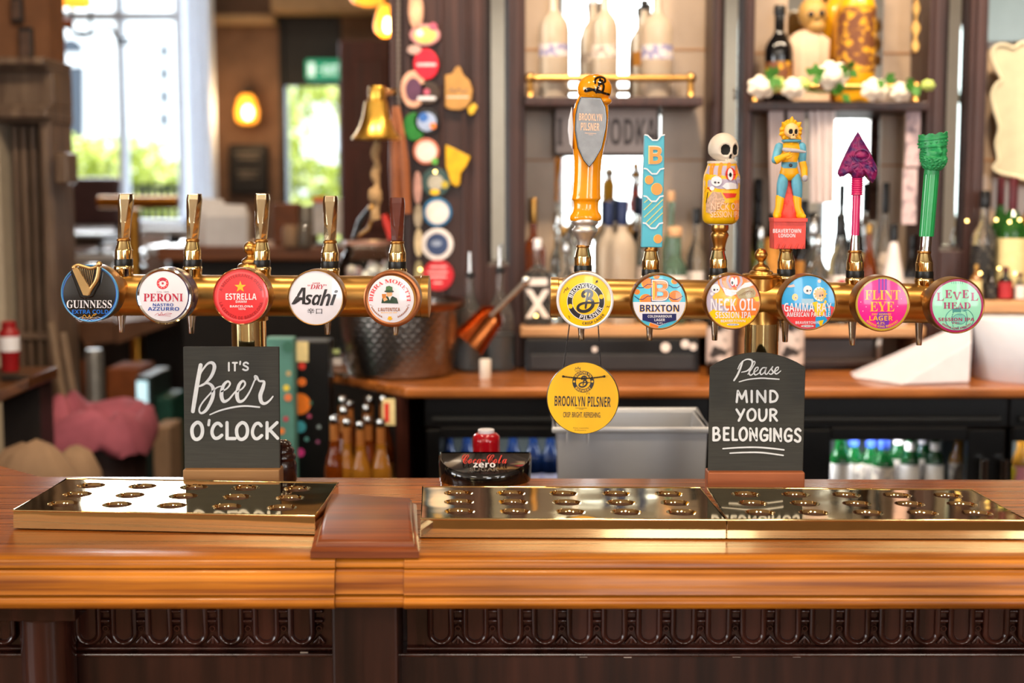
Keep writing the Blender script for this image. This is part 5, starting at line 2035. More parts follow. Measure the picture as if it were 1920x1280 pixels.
letters([('M', 245, 318, 342, 420, 4.4), ('I', 330, 348, 342, 420, 4.4), ('N', 362, 427, 342, 420, 4.4), ('D', 438, 495, 342, 420, 4.4),
         ('Y', 244, 302, 450, 528, 4.4), ('O', 308, 368, 448, 528, 4.4), ('U', 375, 432, 450, 528, 4.4), ('R', 438, 492, 450, 528, 4.4),
         ('B', 108, 160, 557, 642, 4.6), ('E', 170, 212, 557, 640, 4.6), ('L', 221, 260, 557, 640, 4.6), ('O', 262, 318, 556, 642, 4.6), ('N', 322, 376, 560, 642, 4.6),
         ('G', 382, 438, 560, 644, 4.6), ('I', 440, 456, 562, 644, 4.6), ('N', 461, 517, 562, 646, 4.6), ('G', 523, 578, 562, 648, 4.6), ('S', 582, 630, 562, 650, 4.6)])
st(((172, 684), (260, 678), (360, 676), (450, 682), (526, 691)), [2.4, 2.8, 3, 3, 2.8])
st(((213, 710), (300, 706), (400, 707), (522, 723)), [2.4, 2.8, 3, 2.6])
a.build('lettering', t)

# ---------------------------------------------------------------- soft drink fount cover
Yk = 2.095
base = at(909, 905, Yk)
base.z = ZB
t = thing('soda_tap_cover', 'glossy black half moon soft drink tap cover on the bar', 'soda tap', base)
P = lambda x, y: (780 + x / 3.4286, 620 + y / 3.4286)
yb0 = 0.035
zb_ = (at(*P(440, 790), Yk + yb0) - base).z
zf_ = (at(*P(440, 925), Yk - 0.03) - base).z
xl_, xr_ = (at(*P(152, 790), Yk + yb0) - base).x, (at(*P(738, 790), Yk + yb0) - base).x
mx_ = (xl_ + xr_) / 2
hw = (xr_ - xl_) / 2
def dpts(s, sy=1.0):
    pts = [(mx_ - hw * s, yb0 + .006)]
    for i in range(25):
        a_ = pi * i / 24
        pts.append((mx_ - hw * s * cos(a_), yb0 - 0.066 * sy * max(0, sin(a_)) ** 0.8))
    pts.append((mx_ + hw * s, yb0 + .006))
    return pts
ztop = lambda y: zb_ + (zf_ - zb_) * (yb0 - y) / 0.066
b = MB()
b.rings([[(x, y, 0.008) for x, y in dpts(1.0)], [(x, y, max(0.012, ztop(y) - 0.006)) for x, y in dpts(1.02, 1.02)], [(x, y, ztop(y) - .002) for x, y in dpts(1.0)], [(x, y, ztop(y)) for x, y in dpts(0.98, .98)],
         [(x, y, ztop(y) - 0.0012) for x, y in dpts(0.95, .94)]], BLACKG)
b.build('cover', t, smooth=40)
b = MB()
b.slab(dpts(0.98, .98), 0.0, 0.009, CHROME)
b.build('chrome_base', t, smooth=40)
dz = (zf_ - zb_) / 0.066


def wsl(u, v, l):
    r = ray(u, v)
    # hit the sloping top plane: z = zb_ + dz * (yb0 - y), in local space
    o = CAM - base
    n = Vector((0, dz, 1))
    d0 = zb_ + dz * yb0
    tt = (d0 - o.z - dz * o.y) / (r.z + dz * r.y)
    p = o + r * tt
    return p + n.normalized() * (l * 0.0003)


a = Art(base, Yk, warp=wsl)
a.text('Coca-Cola', (P(295, 0)[0], P(585, 0)[0], P(0, 797)[1], P(0, 855)[1]), REDP, 2, 'c', 0.012)
a.text('zero', (P(368, 0)[0], P(510, 0)[0], P(0, 850)[1], P(0, 880)[1]), WHITEP, 2, 'b', 0.02)
a.text('SUGAR', (P(345, 0)[0], P(532, 0)[0], P(0, 881)[1], P(0, 904)[1]), SILVER, 2, 'n', 0.01)
a.build('lettering', t)

# under-bar worktop behind the bar
t = thing('steel_worktop', 'low steel worktop behind the bar carrying the grey tub', 'worktop', (0.15, 2.45, 0))
b = MB(); b.box(-0.35, 0.55, -0.2, 0.2, 0.90, 0.93, STEEL); b.build('top', t, smooth=0, bevel=0.004)
for sx_ in (-0.33, 0.53):
    for sy_ in (-0.17, 0.17):
        b = MB(); b.box(sx_ - 0.015, sx_ + 0.015, sy_ - 0.015, sy_ + 0.015, 0, 0.9, STEEL); b.build('leg', t, smooth=0)

Yr = 2.3
base = at(912, 900, Yr); base.z = 0.93
t = thing('syrup_bottle', 'translucent red bottle with white cap behind the soft drink tap', 'bottle', base)
REDT = mat('red_translucent', '#c01020', 0.12, 0, var=0.05, coat=0.4, trans=0.2)
K = k(Yr)
b = MB()
ztp = (at(912, 812, Yr) - base).z
b.lathe([(25 * K, 0), (26 * K, 0.004), (26 * K, ztp - 0.012), (25 * K, ztp - 0.004), (20 * K, ztp), (15 * K, ztp + 0.001)], REDT, n=32)
b.build('body', t, smooth=50)
b = MB()
b.lathe([(15.5 * K, ztp - 0.001), (15.5 * K, ztp + 0.006), (14 * K, ztp + 0.007)], WHITEP, n=32)
b.build('cap', t, smooth=40)

Yt = 2.42
base = at(1183, 900, Yt); base.z = 0.93
t = thing('ice_tub', 'grey metal tub with rolled rim behind the bar', 'tub', base)
TUB = mat('grey_tub_metal', '#b4b6ba', 0.4, 0.35, var=0.08, scale=6, bump=0.05)
b = MB()
x0_, x1_ = (at(1038, 800, Yt) - base).x, (at(1334, 800, Yt) - base).x
zr = (at(1180, 806, Yt) - base).z
y0_, y1_ = 0.0, 0.22
ins = lambda s, z: [(x0_ + s + .0, y0_ + s, z), (x1_ - s, y0_ + s, z), (x1_ - s, y1_ - s, z), (x0_ + s, y1_ - s, z)]
b.rings([ins(.02, .004), ins(.018, 0), ins(.012, 0.01), ins(.006, zr), ins(.009, zr), ins(.02, 0.02)], TUB)
b.build('body', t, smooth=0, bevel=0.006, seg=3)
b = MB()
b.tube([(x0_, y0_, zr), (x1_, y0_, zr), (x1_, y1_, zr), (x0_, y1_, zr)], 0.0055, TUB, 10, closed=True)
for px in (1063, 1103):
    q = at(px, 812, Yt) - base
    b.box(q.x - 0.0015, q.x + 0.0015, -0.003, 0.003, zr - 0.022, zr, TUB)
b.build('rim', t, smooth=50)

# dark ribbed jug behind the left blackboard
base = at(531, 895, 2.125); base.z = ZB
DKRES = mat('dark_brown_resin', '#2b1411', 0.22, 0, var=0.15, coat=0.3)
b = MB()
pr = [(24, 903), (26, 898), (26, 872), (25, 866), (23, 862), (24.5, 858), (24, 853), (21, 849), (22, 845), (20.5, 840), (16, 836), (17, 832), (13, 827), (6, 824)]
K = k(2.125)
b.lathe([(w * K, (at(531, py, 2.125) - base).z) for w, py in pr], DKRES, n=32)
o = b.build('carved_stand', smooth=45, loc=base)
tag(o, 'dark brown ribbed turned stand peeking out behind the slanted letter blackboard', 'stand')
# ---------------------------------------------------------------- back bar joinery
YW = 3.75      # back panel
YC = 3.2       # counter front edge
BEIGE = mat('beige_tile', '#b8a088', 0.3, 0, var=0.08, scale=7, coat=0.2)
b = MB()
xl0 = xx(735, YW)
b.box(xl0, 4.4, YW, YW + 0.12, 0, 3.3, PILW)
struct('wall_back', b, smooth=0)
# pilasters with mirror strips (px x0, x1), frames
Yq = 3.62


def pil(n, px0, px1, mx0=None, mx1=None, ybot=500, Y=3.55, note=None):
    b = MB()
    x0, x1 = xx(px0, Y), xx(px1, Y)
    zb0 = zz(ybot, Y)
    b.box(x0, x1, Y + 0.04, YW, ZB, 3.2, PILW)
    if mx0:
        m0, m1 = xx(mx0, Y), xx(mx1, Y)
        for xa, xb_ in ((x0, m0), (m1, x1)):
            b.box(xa, xb_, Y, Y + 0.04, ZB, 3.2, PILW)
            w = (xb_ - xa)
            b.box(xa + w * .25, xb_ - w * .25, Y - 0.008, Y, ZB, 3.2, PILW)
        b.box(m0, m1, Y, Y + 0.04, ZB, zb0, PILW)
        o = struct('trim_%d' % n, b, smooth=0, bevel=0.003)
        g = MB()
        y = Y + 0.034
        e = (m1 - m0) * 0.2
        inc = atan2((m0 + m1) / 2, Y)
        dp = e * tan((radians(46) + inc) / 2)
        # bevelled mirror: flat centre and sloping borders
        g.add([(m0 + e, y, zb0 + e), (m1 - e, y, zb0 + e), (m1 - e, y, 3.19), (m0 + e, y, 3.19)], [(0, 1, 2, 3)], MIRROR)
        y -= 0.012
        yb_ = y + dp
        g.add([(m0, yb_, zb0), (m0 + e, y, zb0 + e), (m0 + e, y, 3.19), (m0, yb_, 3.19)], [(0, 1, 2, 3)], MIRROR)
        g.add([(m1, yb_, zb0), (m1 - e, y, zb0 + e), (m1 - e, y, 3.19), (m1, yb_, 3.19)], [(0, 1, 2, 3)], MIRROR)
        g.add([(m0, yb_, zb0), (m1, yb_, zb0), (m1 - e, y, zb0 + e), (m0 + e, y, zb0 + e)], [(0, 1, 2, 3)], MIRROR)
        gl = g.build('mirror_strip', o, smooth=0, normals=False)
    else:
        b.box(x0, x1, Y, Y + 0.04, ZB, 3.2, PILW)
        w = x1 - x0
        for f in (0.08, 0.2, 0.62, 0.9):
            b.box(x0 + w * f, x0 + w * (f + 0.05), Y - 0.012, Y, ZB, 3.2, PILW)
        struct('trim_%d' % n, b, smooth=0, bevel=0.003)


pil(2, 735, 882)
pil(3, 882, 985, 912, 955, 497)
pil(4, 1333, 1410, 1348, 1392, 520)
pil(5, 1733, 1842, 1764, 1810, 470)
# niches: beige panels with a mirror in the middle, shelf above
def niche(n, px0, px1, mx0, mx1, lines):
    b = MB()
    y = YW - 0.03
    for xa, xb_ in ((px0, mx0), (mx1, px1)):
        b.box(xx(xa, y), xx(xb_, y), y, YW, ZB, 3.2, BEIGE)
        for l in lines:
            b.box(xx(xa, y), xx(xb_, y), y - 0.002, y, zz(l + 2, y), zz(l - 2, y), PALEW)
    o = struct('trim_%d' % n, b, smooth=0)
    g = MB()
    g.add([(xx(mx0, y), y + 0.01, ZB), (xx(mx1, y), y + 0.01, ZB), (xx(mx1, y), y + 0.01, 3.2), (xx(mx0, y), y + 0.01, 3.2)], [(0, 1, 2, 3)], MIRROR)
    g.build('mirror', o, smooth=0, normals=False)


niche(6, 985, 1333, 1040, 1238, (93, 300))
niche(7, 1410, 1733, 1470, 1648, (100, 310))
niche(8, 1842, 2100, 1990, 2100, (300,))

# raised display step under the bottles
Yp0 = 3.48
def plankz(py, Y=Yp0):
    return zz(py, Y)
zS = plankz(612)
t = thing('display_step', 'pale wooden display step under the clear bottles', 'shelf', (xx(1155, Yp0), 3.6, zS))
b = MB(); b.box(xx(975, Yp0) - t.location.x, xx(1336, Yp0) - t.location.x, Yp0 - 3.6, 0.12, -0.026, 0, PALEW); b.build('board', t, smooth=0, bevel=0.004)
t = thing('display_step', 'pale wooden display step under the bottles of the right hand niche', 'shelf', (xx(1570, Yp0), 3.6, zS))
b = MB(); b.box(xx(1400, Yp0) - t.location.x, xx(1742, Yp0) - t.location.x, Yp0 - 3.6, 0.12, -0.026, 0, PALEW); b.build('board', t, smooth=0, bevel=0.004)
for px0, px1, sgn in ((1398, 1404, 0), (1736, 1742, 0)):
    b = MB(); b.box(xx(px0, Yp0) - t.location.x, xx(px1, Yp0) - t.location.x, -0.1, 0.1, ZB - zS, -0.026, PALEW); b.build('support', t, smooth=0)
z3 = zz(562, 3.45)
t = thing('display_step', 'pale display step at the right frame edge under the whisky bottles', 'shelf', (xx(1890, 3.45), 3.6, z3))
b = MB(); b.box(xx(1836, 3.45) - t.location.x, 0.5, 3.42 - 3.6, 0.12, -0.03, 0, PALEW); b.box(-0.05, 0.5, 0.0, 0.12, ZB - z3, -0.03, BLACK); b.build('board', t, smooth=0, bevel=0.004)

# counter
zc0, zc1 = ZB - 0.03, ZB
t = thing('back_counter', 'long brown wooden back counter under the bottle shelves', 'counter', (0.5, 3.4, 0))
b = MB()
A = onz(760, 727, ZB); Bc = onz(576, 690, ZB)
yc = A.y
poly = [(A.x, yc), (4.3, yc), (4.3, YW - .01), (xl0, YW - .01), (Bc.x, YW - .01), (Bc.x, Bc.y)]
b.slab([(x - .5, y - 3.4) for x, y in poly], ZB - 0.024, ZB, SHELFW)
b.build('counter_top', t, smooth=0, bevel=0.007, seg=3)
b = MB()
b.box(xx(740, yc + .03) - .5, xx(762, yc + .03) - .5, yc + 0.02 - 3.4, YW - .01 - 3.4, 0.0, ZB - 0.024, DARKW)
b.build('end_panel', t, smooth=0)
YC = yc

# shelves with brass gallery rail
def gallery(label, px0, px1, py, rail, group=None):
    Y = 3.5
    z = zz(py, Y)
    base = Vector((xx((px0 + px1) / 2, Y), 3.6, z))
    t = thing('gallery_shelf', label, 'shelf', base)
    hw_ = (xx(px1, Y) - xx(px0, Y)) / 2
    b = MB(); b.box(-hw_, hw_, Y - 3.6, 0.15, -0.022, 0, PILW); b.build('board', t, smooth=0, bevel=0.003)
    if rail:
        zr_ = zz(rail, Y) - z
        b = MB()
        b.tube([(-hw_ + .01, Y - 3.6 + .012, zr_), (hw_ - .03, Y - 3.6 + .012, zr_)], 0.0085, BRASS2, 12)
        b.build('rail', t, smooth=50)
        for x in (-hw_ + 0.012, hw_ - .03):
            b = MB()
            b.lathe([(0.012, 0), (0.009, 0.004), (0.0085, zr_ - .008)], BRASS2, (x, Y - 3.6 + .012, 0), n=16)
            b.sph((x, Y - 3.6 + .012, zr_), 0.014, BRASS2, 16, 10)
            b.build('post', t, smooth=50)
    return t


gallery('dark shelf with brass gallery rail carrying frosted bottles', 985, 1316, 181, 146)
gallery('dark shelf with white flower garland and yellow bottle', 1404, 1736, 190, 162)

# ---------------------------------------------------------------- bottles
BG = 'bottles of the back bar'
CAPS = {}


def bottle(label, px, Y, zb, top, w, glass, cap, lab=None, style='round', capf=0.12, lab_r=(0.12, 0.45), neck=0.3, grp=BG, nl=None):
    base = Vector((at(px, 500, Y).x, Y, zb))
    base.x = at(px, 640 - F * tan(math.atan((zb - CAM.z) / Y) + PIT), Y).x if False else at(px, 355 + (CAM.z - zb) / Y * F * 0.99, Y).x
    H = at(px, top, Y).z - zb
    K = k(Y)
    R = w / 2 * K
    t = thing('bottle', label, 'bottle', base, grp)
    nr = R * neck
    b = MB()
    if style == 'square':
        prof = [(.9, 0), (1, .01), (1, .55), (.92, .6), (.5, .66), (neck, .7), (neck, 1 - capf)]
        rs = []
        for r, h_ in prof:
            rr = R * r
            e = 0.22 if r > .6 else 0.7
            ring = []
            for j in range(24):
                a_ = 2 * pi * j / 24
                c_, s_ = cos(a_), sin(a_)
                ring.append((rr * math.copysign(abs(c_) ** e, c_), rr * math.copysign(abs(s_) ** e, s_), h_ * H))
            rs.append(ring)
        b.rings(rs, glass)
    elif style == 'pear':
        prof = [(.92, 0), (1, .03), (1, .12), (.9, .3), (.66, .5), (.44, .66), (.32, .78), (neck, .84), (neck, 1 - capf)]
        b.lathe([(R * r, h_ * H) for r, h_ in prof], glass, n=28)
    elif style == 'long':
        prof = [(.92, 0), (1, .015), (1, .5), (.96, .55), (.75, .63), (.5, .7), (neck + .06, .76), (neck, .82), (neck, 1 - capf)]
        b.lathe([(R * r, h_ * H) for r, h_ in prof], glass, n=28)
    elif style == 'grey':
        prof = [(.94, 0), (1, .015), (1, .57), (.985, .61), (.93, .65), (.82, .685), (.64, .715), (.46, .74), (neck + .03, .765), (neck, .79), (neck, 1 - capf)]
        b.lathe([(R * r, h_ * H) for r, h_ in prof], glass, n=32)
    else:
        prof = [(.92, 0), (1, .015), (1, .52), (.95, .58), (.8, .63), (.5, .69), (neck, .74), (neck, 1 - capf)]
        b.lathe([(R * r, h_ * H) for r, h_ in prof], glass, n=28)
    b.build('body', t, smooth=45)
    b = MB()
    nr *= 1.12
    b.lathe([(nr, H * (1 - capf)), (nr * 1.04, H * (1 - capf) + .002), (nr * 1.04, H - .003), (nr * .9, H)], cap, n=20)
    b.build('cap', t, smooth=40)
    if nl:
        b = MB()
        b.lathe([(nr * 1.03 + .0012, H * .7), (nr * 1.0 + .0006, H * .8)], nl, n=20, cap=False)
        b.build('neck_label', t, smooth=50)
    if lab:
        b = MB()
        la, lb = lab_r
        if style == 'square':
            e = R * 1.01
            b.box(-e * .86, e * .86, -e, -e * .96, la * H, lb * H, lab)
        else:
            n_ = 18
            vs, fs = [], []
            for i in range(n_ + 1):
                a_ = pi + pi * i / n_ * 1.0
                for z_ in (la * H, lb * H):
                    vs.append((R * 1.012 * cos(a_), R * 1.012 * sin(a_), z_))
            fs = [(2 * i, 2 * i + 2, 2 * i + 3, 2 * i + 1) for i in range(n_)]
            b.add(vs, fs, lab)
        lo_ = b.build('label', t, smooth=60, normals=False)
    return t


def G_(n, c, tr=0.85, rough=0.04):
    return mat('glass_' + n, c, rough, 0, var=0.03, trans=tr, ior=1.4)


AMB = G_('amber', '#8a3f0e', .6); AMBL = G_('amber_light', '#c8862c', .6); GRN1 = G_('green', '#2f6b2a', .6); GRN2 = G_('pale_green', '#93b7a0', .8)
CLR = G_('clear', '#eef2f0', .95, .02); DRK = G_('dark', '#1b1512', .2); OLV = G_('olive', '#7c7a22', .5); MILK = mat('milk_glass', '#ded3d0', 0.3, 0, var=0.03, coat=.3)
FRO = mat('frosted_bottle', '#f4dfc6', 0.4, 0, var=0.03, trans=0.6, ior=1.25)
BLU = G_('blue', '#0a1630', .3)
CAPB = BLACK; CAPN = mat('navy_cap', '#1c2a52', 0.35, 0, var=0.08); CAPS_ = CHROME; CAPG = BRASS2; CAPR = mat('dark_red_cap', '#4c1018', 0.35, 0, var=.1); CAPW = WHITEP; CAPK = mat('cork', '#c69a72', 0.7, 0, var=0.1)
LBL = mat('label_blueprint', '#8a86a8', 0.6, 0, col2='#d5c8c4', scale=60, lo=.45, hi=.55)
LGR = mat('label_greyprint', '#9d8f88', 0.6, 0, col2='#d8c8b8', scale=60, lo=.45, hi=.55)
LCR = mat('label_cream', '#e3cf96', 0.6, 0, var=0.08, scale=60)
LWH = mat('label_white', '#e6dcd6', 0.6, 0, var=0.06, scale=60)
LBK = mat('label_black', '#1c1a1a', 0.6, 0, col2='#6b6458', scale=90, lo=.55, hi=.68)
LRD = mat('label_red', '#a8242a', 0.5, 0, var=0.1)
LOR = mat('label_amber', '#c98a3c', 0.6, 0, var=0.15, scale=60)
LBN = mat('label_brownprint', '#6d3f22', 0.6, 0, col2='#e0a21c', scale=50, lo=.5, hi=.62)

# frosted bottles on the railed shelf
zt_ = zz(181, 3.5)
for lab, px, Y, top, w, l, cap, lr in (
        ('frosted bottle with blue printed band at left end of the railed shelf', 1039, 3.56, -30, 56, LBL, WHITEP, (.36, .47)),
        ('frosted bottle half hidden behind the middle frosted bottle', 1112, 3.65, -12, 46, LGR, WHITEP, (.34, .44)),
        ('frosted bottle with grey print in the middle of the railed shelf', 1133, 3.55, -32, 50, LGR, WHITEP, (.34, .46)),
        ('frosted bottle with black cap half hidden behind the right frosted bottle', 1207, 3.66, 0, 44, LOR, CAPB, (.34, .48)),
        ('frosted bottle with blue printed band at right end of the railed shelf', 1231, 3.56, -26, 58, LBL, WHITEP, (.34, .47))):
    bottle(lab, px, Y, zt_, top, w, FRO, cap, l, 'grey', .1, lr, .3, grp='frosted bottles on the railed shelf')

# clear and amber bottles of the left niche
for lab, px, Y, top, w, g, cap, l, style, cf, lr, nk in (
        ('amber decanter bottle with gold stopper in the left niche', 1000, 3.64, 372, 46, AMB, CAPG, None, 'square', .2, (.1, .4), .3),
        ('square dark bottle with white cross on label beside the copper scoop', 1008, 3.53, 447, 50, CLR, CAPW, LBK, 'square', .12, (.05, .62), .26),
        ('clear bottle with bright cap left of the orange handle', 1047, 3.6, 400, 32, CLR, CAPS_, LWH, 'round', .12, (.1, .4), .34),
        ('short clear bottle with blue label behind the yellow badge', 1062, 3.55, 455, 34, CLR, CAPS_, LBL, 'round', .12, (.1, .45), .34),
        ('clear slim bottle directly behind the orange handle', 1078, 3.62, 340, 30, CLR, CAPW, LGR, 'round', .2, (.1, .4), .4),
        ('frosted bottle with dark navy neck right of the orange handle', 1141, 3.62, 378, 44, FRO, CAPN, LBL, 'grey', .2, (.2, .35), .32),
        ('frosted bottle with blue neck band left of the turquoise handle', 1166, 3.56, 375, 50, FRO, CAPN, LBL, 'grey', .2, (.2, .3), .34),
        ('tall clear bottle with round dark stopper behind the turquoise handle', 1206, 3.62, 368, 38, CLR, CAPN, LGR, 'round', .16, (.1, .45), .36),
        ('tall pale green bottle with cork right of the turquoise handle', 1256, 3.63, 358, 34, GRN2, CAPK, None, 'round', .08, (.1, .4), .36),
        ('squat pale green bottle with cork collar right of the turquoise handle', 1264, 3.56, 425, 46, GRN2, CAPK, LWH, 'round', .1, (.1, .5), .5),
        ('tall clear bottle at the right end of the left niche', 1304, 3.6, 390, 36, CLR, CAPB, LWH, 'round', .14, (.12, .45), .34)):
    bottle(lab, px, Y, zS, top, w, g, cap, l, style, cf, lr, nk)

# right niche
for lab, px, Y, top, w, g, cap, l, style, cf, lr, nk in (
        ('olive green bottle at left end of the right niche', 1402, 3.6, 410, 30, OLV, CAPG, LCR, 'round', .14, (.1, .4), .34),
        ('dark brown bottle with yellow band left of the astronaut handle', 1418, 3.64, 335, 30, DRK, CAPB, LOR, 'long', .16, (.15, .45), .4),
        ('pale green bottle with teal label left of the astronaut handle', 1425, 3.53, 425, 30, GRN2, CAPS_, LGR, 'round', .14, (.1, .4), .36),
        ('dark bottle with yellow label right behind the astronaut handle', 1446, 3.62, 340, 32, DRK, CAPB, LOR, 'long', .16, (.3, .6), .4),
        ('dark red bottle behind the astronaut handle', 1468, 3.65, 360, 34, DRK, CAPR, LRD, 'round', .14, (.15, .5), .36),
        ('dark bottle just right of the astronaut handle', 1504, 3.64, 375, 34, DRK, CAPB, LOR, 'long', .14, (.3, .5), .36),
        ('clear bottle with silver neck beside the astronaut handle', 1523, 3.6, 405, 34, CLR, CAPS_, LWH, 'round', .2, (.1, .4), .5),
        ('clear bottle with red dot label right of the astronaut plinth', 1532, 3.53, 440, 42, CLR, CAPS_, LWH, 'round', .14, (.06, .5), .36),
        ('clear bottle with black cap and red dot label left of the arrow handle', 1572, 3.55, 402, 42, CLR, CAPB, LWH, 'round', .2, (.06, .45), .38),
        ('dark bottle behind the arrow handle shaft', 1602, 3.64, 345, 32, DRK, CAPB, LCR, 'long', .16, (.2, .5), .36),
        ('amber bottle with orange label right of the arrow handle', 1626, 3.58, 420, 32, AMB, CAPG, LOR, 'long', .1, (.08, .35), .36),
        ('clear bottle with grey label and steel pourer', 1655, 3.62, 342, 32, CLR, CAPB, LGR, 'long', .22, (.1, .5), .34),
        ('white pear shaped bottle with black neck right of the arrow handle', 1672, 3.53, 420, 58, MILK, CAPB, LGR, 'pear', .2, (.1, .16), .2),
        ('brown bottle between white pear bottle and green handle', 1707, 3.62, 440, 30, DRK, CAPB, LGR, 'round', .16, (.1, .5), .36)):
    bottle(lab, px, Y, zS, top, w, g, cap, l, style, cf, lr, nk)
b = MB()
for px in (1535, 1563):
    q = at(px, 490 + (px - 1535) * .1, 3.505)
    b = MB()
# red seals on the two dotted bottles
for tt in [o for o in list(COL.objects) if o.get('label', '').find('red dot label') >= 0]:
    lb = [c for c in COL.objects if c.parent == tt and c.name.startswith('label')][0]
    x0_ = min(v.co.y for v in lb.data.vertices)
    zt2 = max(v.co.z for v in lb.data.vertices)
    b = MB(); b.lathe([(0.013, 0.0), (0.013, -0.0015)], LRD, (0, x0_ - .0005, zt2 - .022), ax='y', n=24)
    b.build('seal', tt, smooth=30)
# white cross on the square bottle
for tt in [o for o in list(COL.objects) if 'white cross' in o.get('label', '')]:
    lb = [c for c in COL.objects if c.parent == tt and c.name.startswith('label')][0]
    yy_ = min(v.co.y for v in lb.data.vertices) - .0006
    b = MB()
    for s in (-1, 1):
        b.prism([(-.008 - s * .022, .02), (.008 - s * .022, .02), (.008 + s * .022, .09), (-.008 + s * .022, .09)], yy_ - .0004 * (s + 2), yy_, LWH)
    b.box(-.024, .024, yy_, yy_ + .0004, .1, .118, LWH)
    b.build('cross', tt, smooth=0)

# right frame edge
for lab, px, Y, top, w, g, cap, l, style, cf, lr, nk in (
        ('clear bottle with black cap and slanting black label at right edge', 1841, 3.5, 357, 46, CLR, CAPB, LBK, 'round', .16, (.1, .5), .36),
        ('dark green bottle behind the green whisky bottle', 1870, 3.62, 332, 34, GRN1, CAPR, LCR, 'long', .24, (.1, .5), .36),
        ('green whisky bottle with cream label and red cap at right edge', 1893, 3.5, 332, 54, GRN1, CAPR, LCR, 'round', .3, (.1, .5), .26),
        ('brown bottle with cream label cut by the right frame edge', 1926, 3.56, 330, 44, AMBL, CAPR, LCR, 'round', .16, (.1, .5), .3)):
    bottle(lab, px, Y, z3, top, w, g, cap, l, style, cf, lr, nk)
for lab, px, top, w, g, cap, l in (
        ('small amber miniature at right edge behind the mint badge', 1829, 495, 22, AMBL, CAPG, LCR),
        ('small black labelled miniature in front of the whisky bottles', 1858, 505, 20, DRK, CAPB, LBK),
        ('small red miniature bottle in front of the whisky bottles', 1884, 500, 26, DRK, CAPR, LRD),
        ('small white labelled miniature at the right frame edge', 1912, 512, 20, CLR, CAPR, LWH)):
    bottle(lab, px, 3.455, z3, top, w, g, cap, l, 'round', .14, (.05, .55), .36, grp='miniatures at the right edge')
# two labelled bottles on the counter
for lab, px, top in (('white labelled bottle on the counter left of the arched blackboard column', 1348, 578), ('white labelled bottle on the counter right of the arched blackboard column', 1482, 585)):
    bottle(lab, px, 3.4, ZB, top - 60, 48, DRK, CAPB, mat('label_dark_print', '#2a2422', .6, 0, col2='#cdbfb8', scale=22, lo=.4, hi=.46), 'round', .1, (.12, .5), .34)

# top right shelf
zt2 = zz(190, 3.5)
YELG = mat('yellow_bottle', '#e6a516', 0.3, 0, var=0.08, scale=12, coat=.3)
bottle('black bottle with gold print at left of the garland shelf', 1459, 3.585, zt2, 10, 52, BLACKG, CAPB, LBN, 'round', .1, (.1, .42), .36)
bottle('bright yellow bottle with dark portrait print above the garland', 1602, 3.59, zt2, -95, 70, YELG, CAPG, LBN, 'grey', .1, (.2, .62), .34)
bottle('yellow bottle partly hidden behind the bright yellow bottle', 1565, 3.66, zt2, -75, 54, YELG, CAPG, None, 'grey', .1, (.2, .6), .36)
# ---------------------------------------------------------------- skeleton bust and garland on the right shelf
Y = 3.6
base = at(1522, 188, Y); base.z = zt2
t = thing('skeleton_bust', 'golden skull on a beige cloth bust beside the yellow bottle', 'ornament', base)
CLOTH = mat('beige_cloth', '#c9ab90', 0.85, 0, var=0.1, scale=14)
SKG = mat('gold_bone', '#b58a4a', 0.5, 0, var=0.2, scale=20)
Ku = k(Y)
b = MB()
q = at(1524, 26, Y) - base
b.sph(q, (27 * Ku, 30 * Ku, 30 * Ku), SKG, 24, 16)
q2 = at(1528, 50, Y) - base
b.sph((q2.x, q2.y - .012, q2.z), (17 * Ku, 20 * Ku, 15 * Ku), SKG, 18, 10)
b.build('skull', t, smooth=60)
b = MB()
for px, py, r in ((1516, 30, 6), (1535, 28, 6), (1527, 40, 3)):
    q = at(px, py, Y) - base
    b.sph((q.x, q.y - .036, q.z), (r * Ku, .006, r * Ku), BLACKG, 14, 8)
b.build('eye_sockets', t, smooth=60)
b = MB()
rs = []
for py, w in ((190, 40), (150, 38), (110, 38), (75, 40), (62, 24), (56, 12)):
    c = at(1515, py, Y) - base
    rs.append([(c.x + w * Ku * cos(a_) * (1 + .06 * sin(a_ * 9)), c.y + w * .6 * Ku * sin(a_) * (1 + .06 * sin(a_ * 9)), c.z) for a_ in [2 * pi * i / 40 for i in range(40)]])
b.rings(rs, CLOTH)
b.build('cloth', t, smooth=60)

t = thing('flower_garland', 'white rose garland with green leaves along the right shelf edge', 'garland', at(1570, 185, 3.47))
bs = Vector(t.location)
PETAL = mat('white_petal', '#efe3cf', 0.7, 0, var=0.05)
LIMEP = mat('lime_petal', '#b9cc6a', 0.7, 0, var=0.1)
LEAFG = mat('silk_leaf', '#3f7a25', 0.6, 0, var=0.2)
for px, py, r, m in ((1428, 163, 24, PETAL), (1488, 165, 22, PETAL), (1456, 158, 16, LIMEP), (1560, 142, 30, PETAL), (1640, 168, 24, PETAL), (1690, 172, 20, PETAL), (1740, 160, 12, LIMEP), (1505, 158, 14, LIMEP)):
    b = MB()
    c = at(px, py, 3.46) - bs
    rr = r * k(3.46)
    rn = random.Random(px)
    for ly in range(4):
        for i in range(7 - ly):
            a_ = 2 * pi * i / (7 - ly) + ly * .5
            d = rr * (.72 - ly * .2)
            p = Vector((c.x + d * cos(a_), c.y - ly * rr * .16, c.z + d * sin(a_) * .8))
            b.sph(p, (rr * .42, rr * .2, rr * .36), m, 10, 6)
    b.build('flower', t, smooth=60)
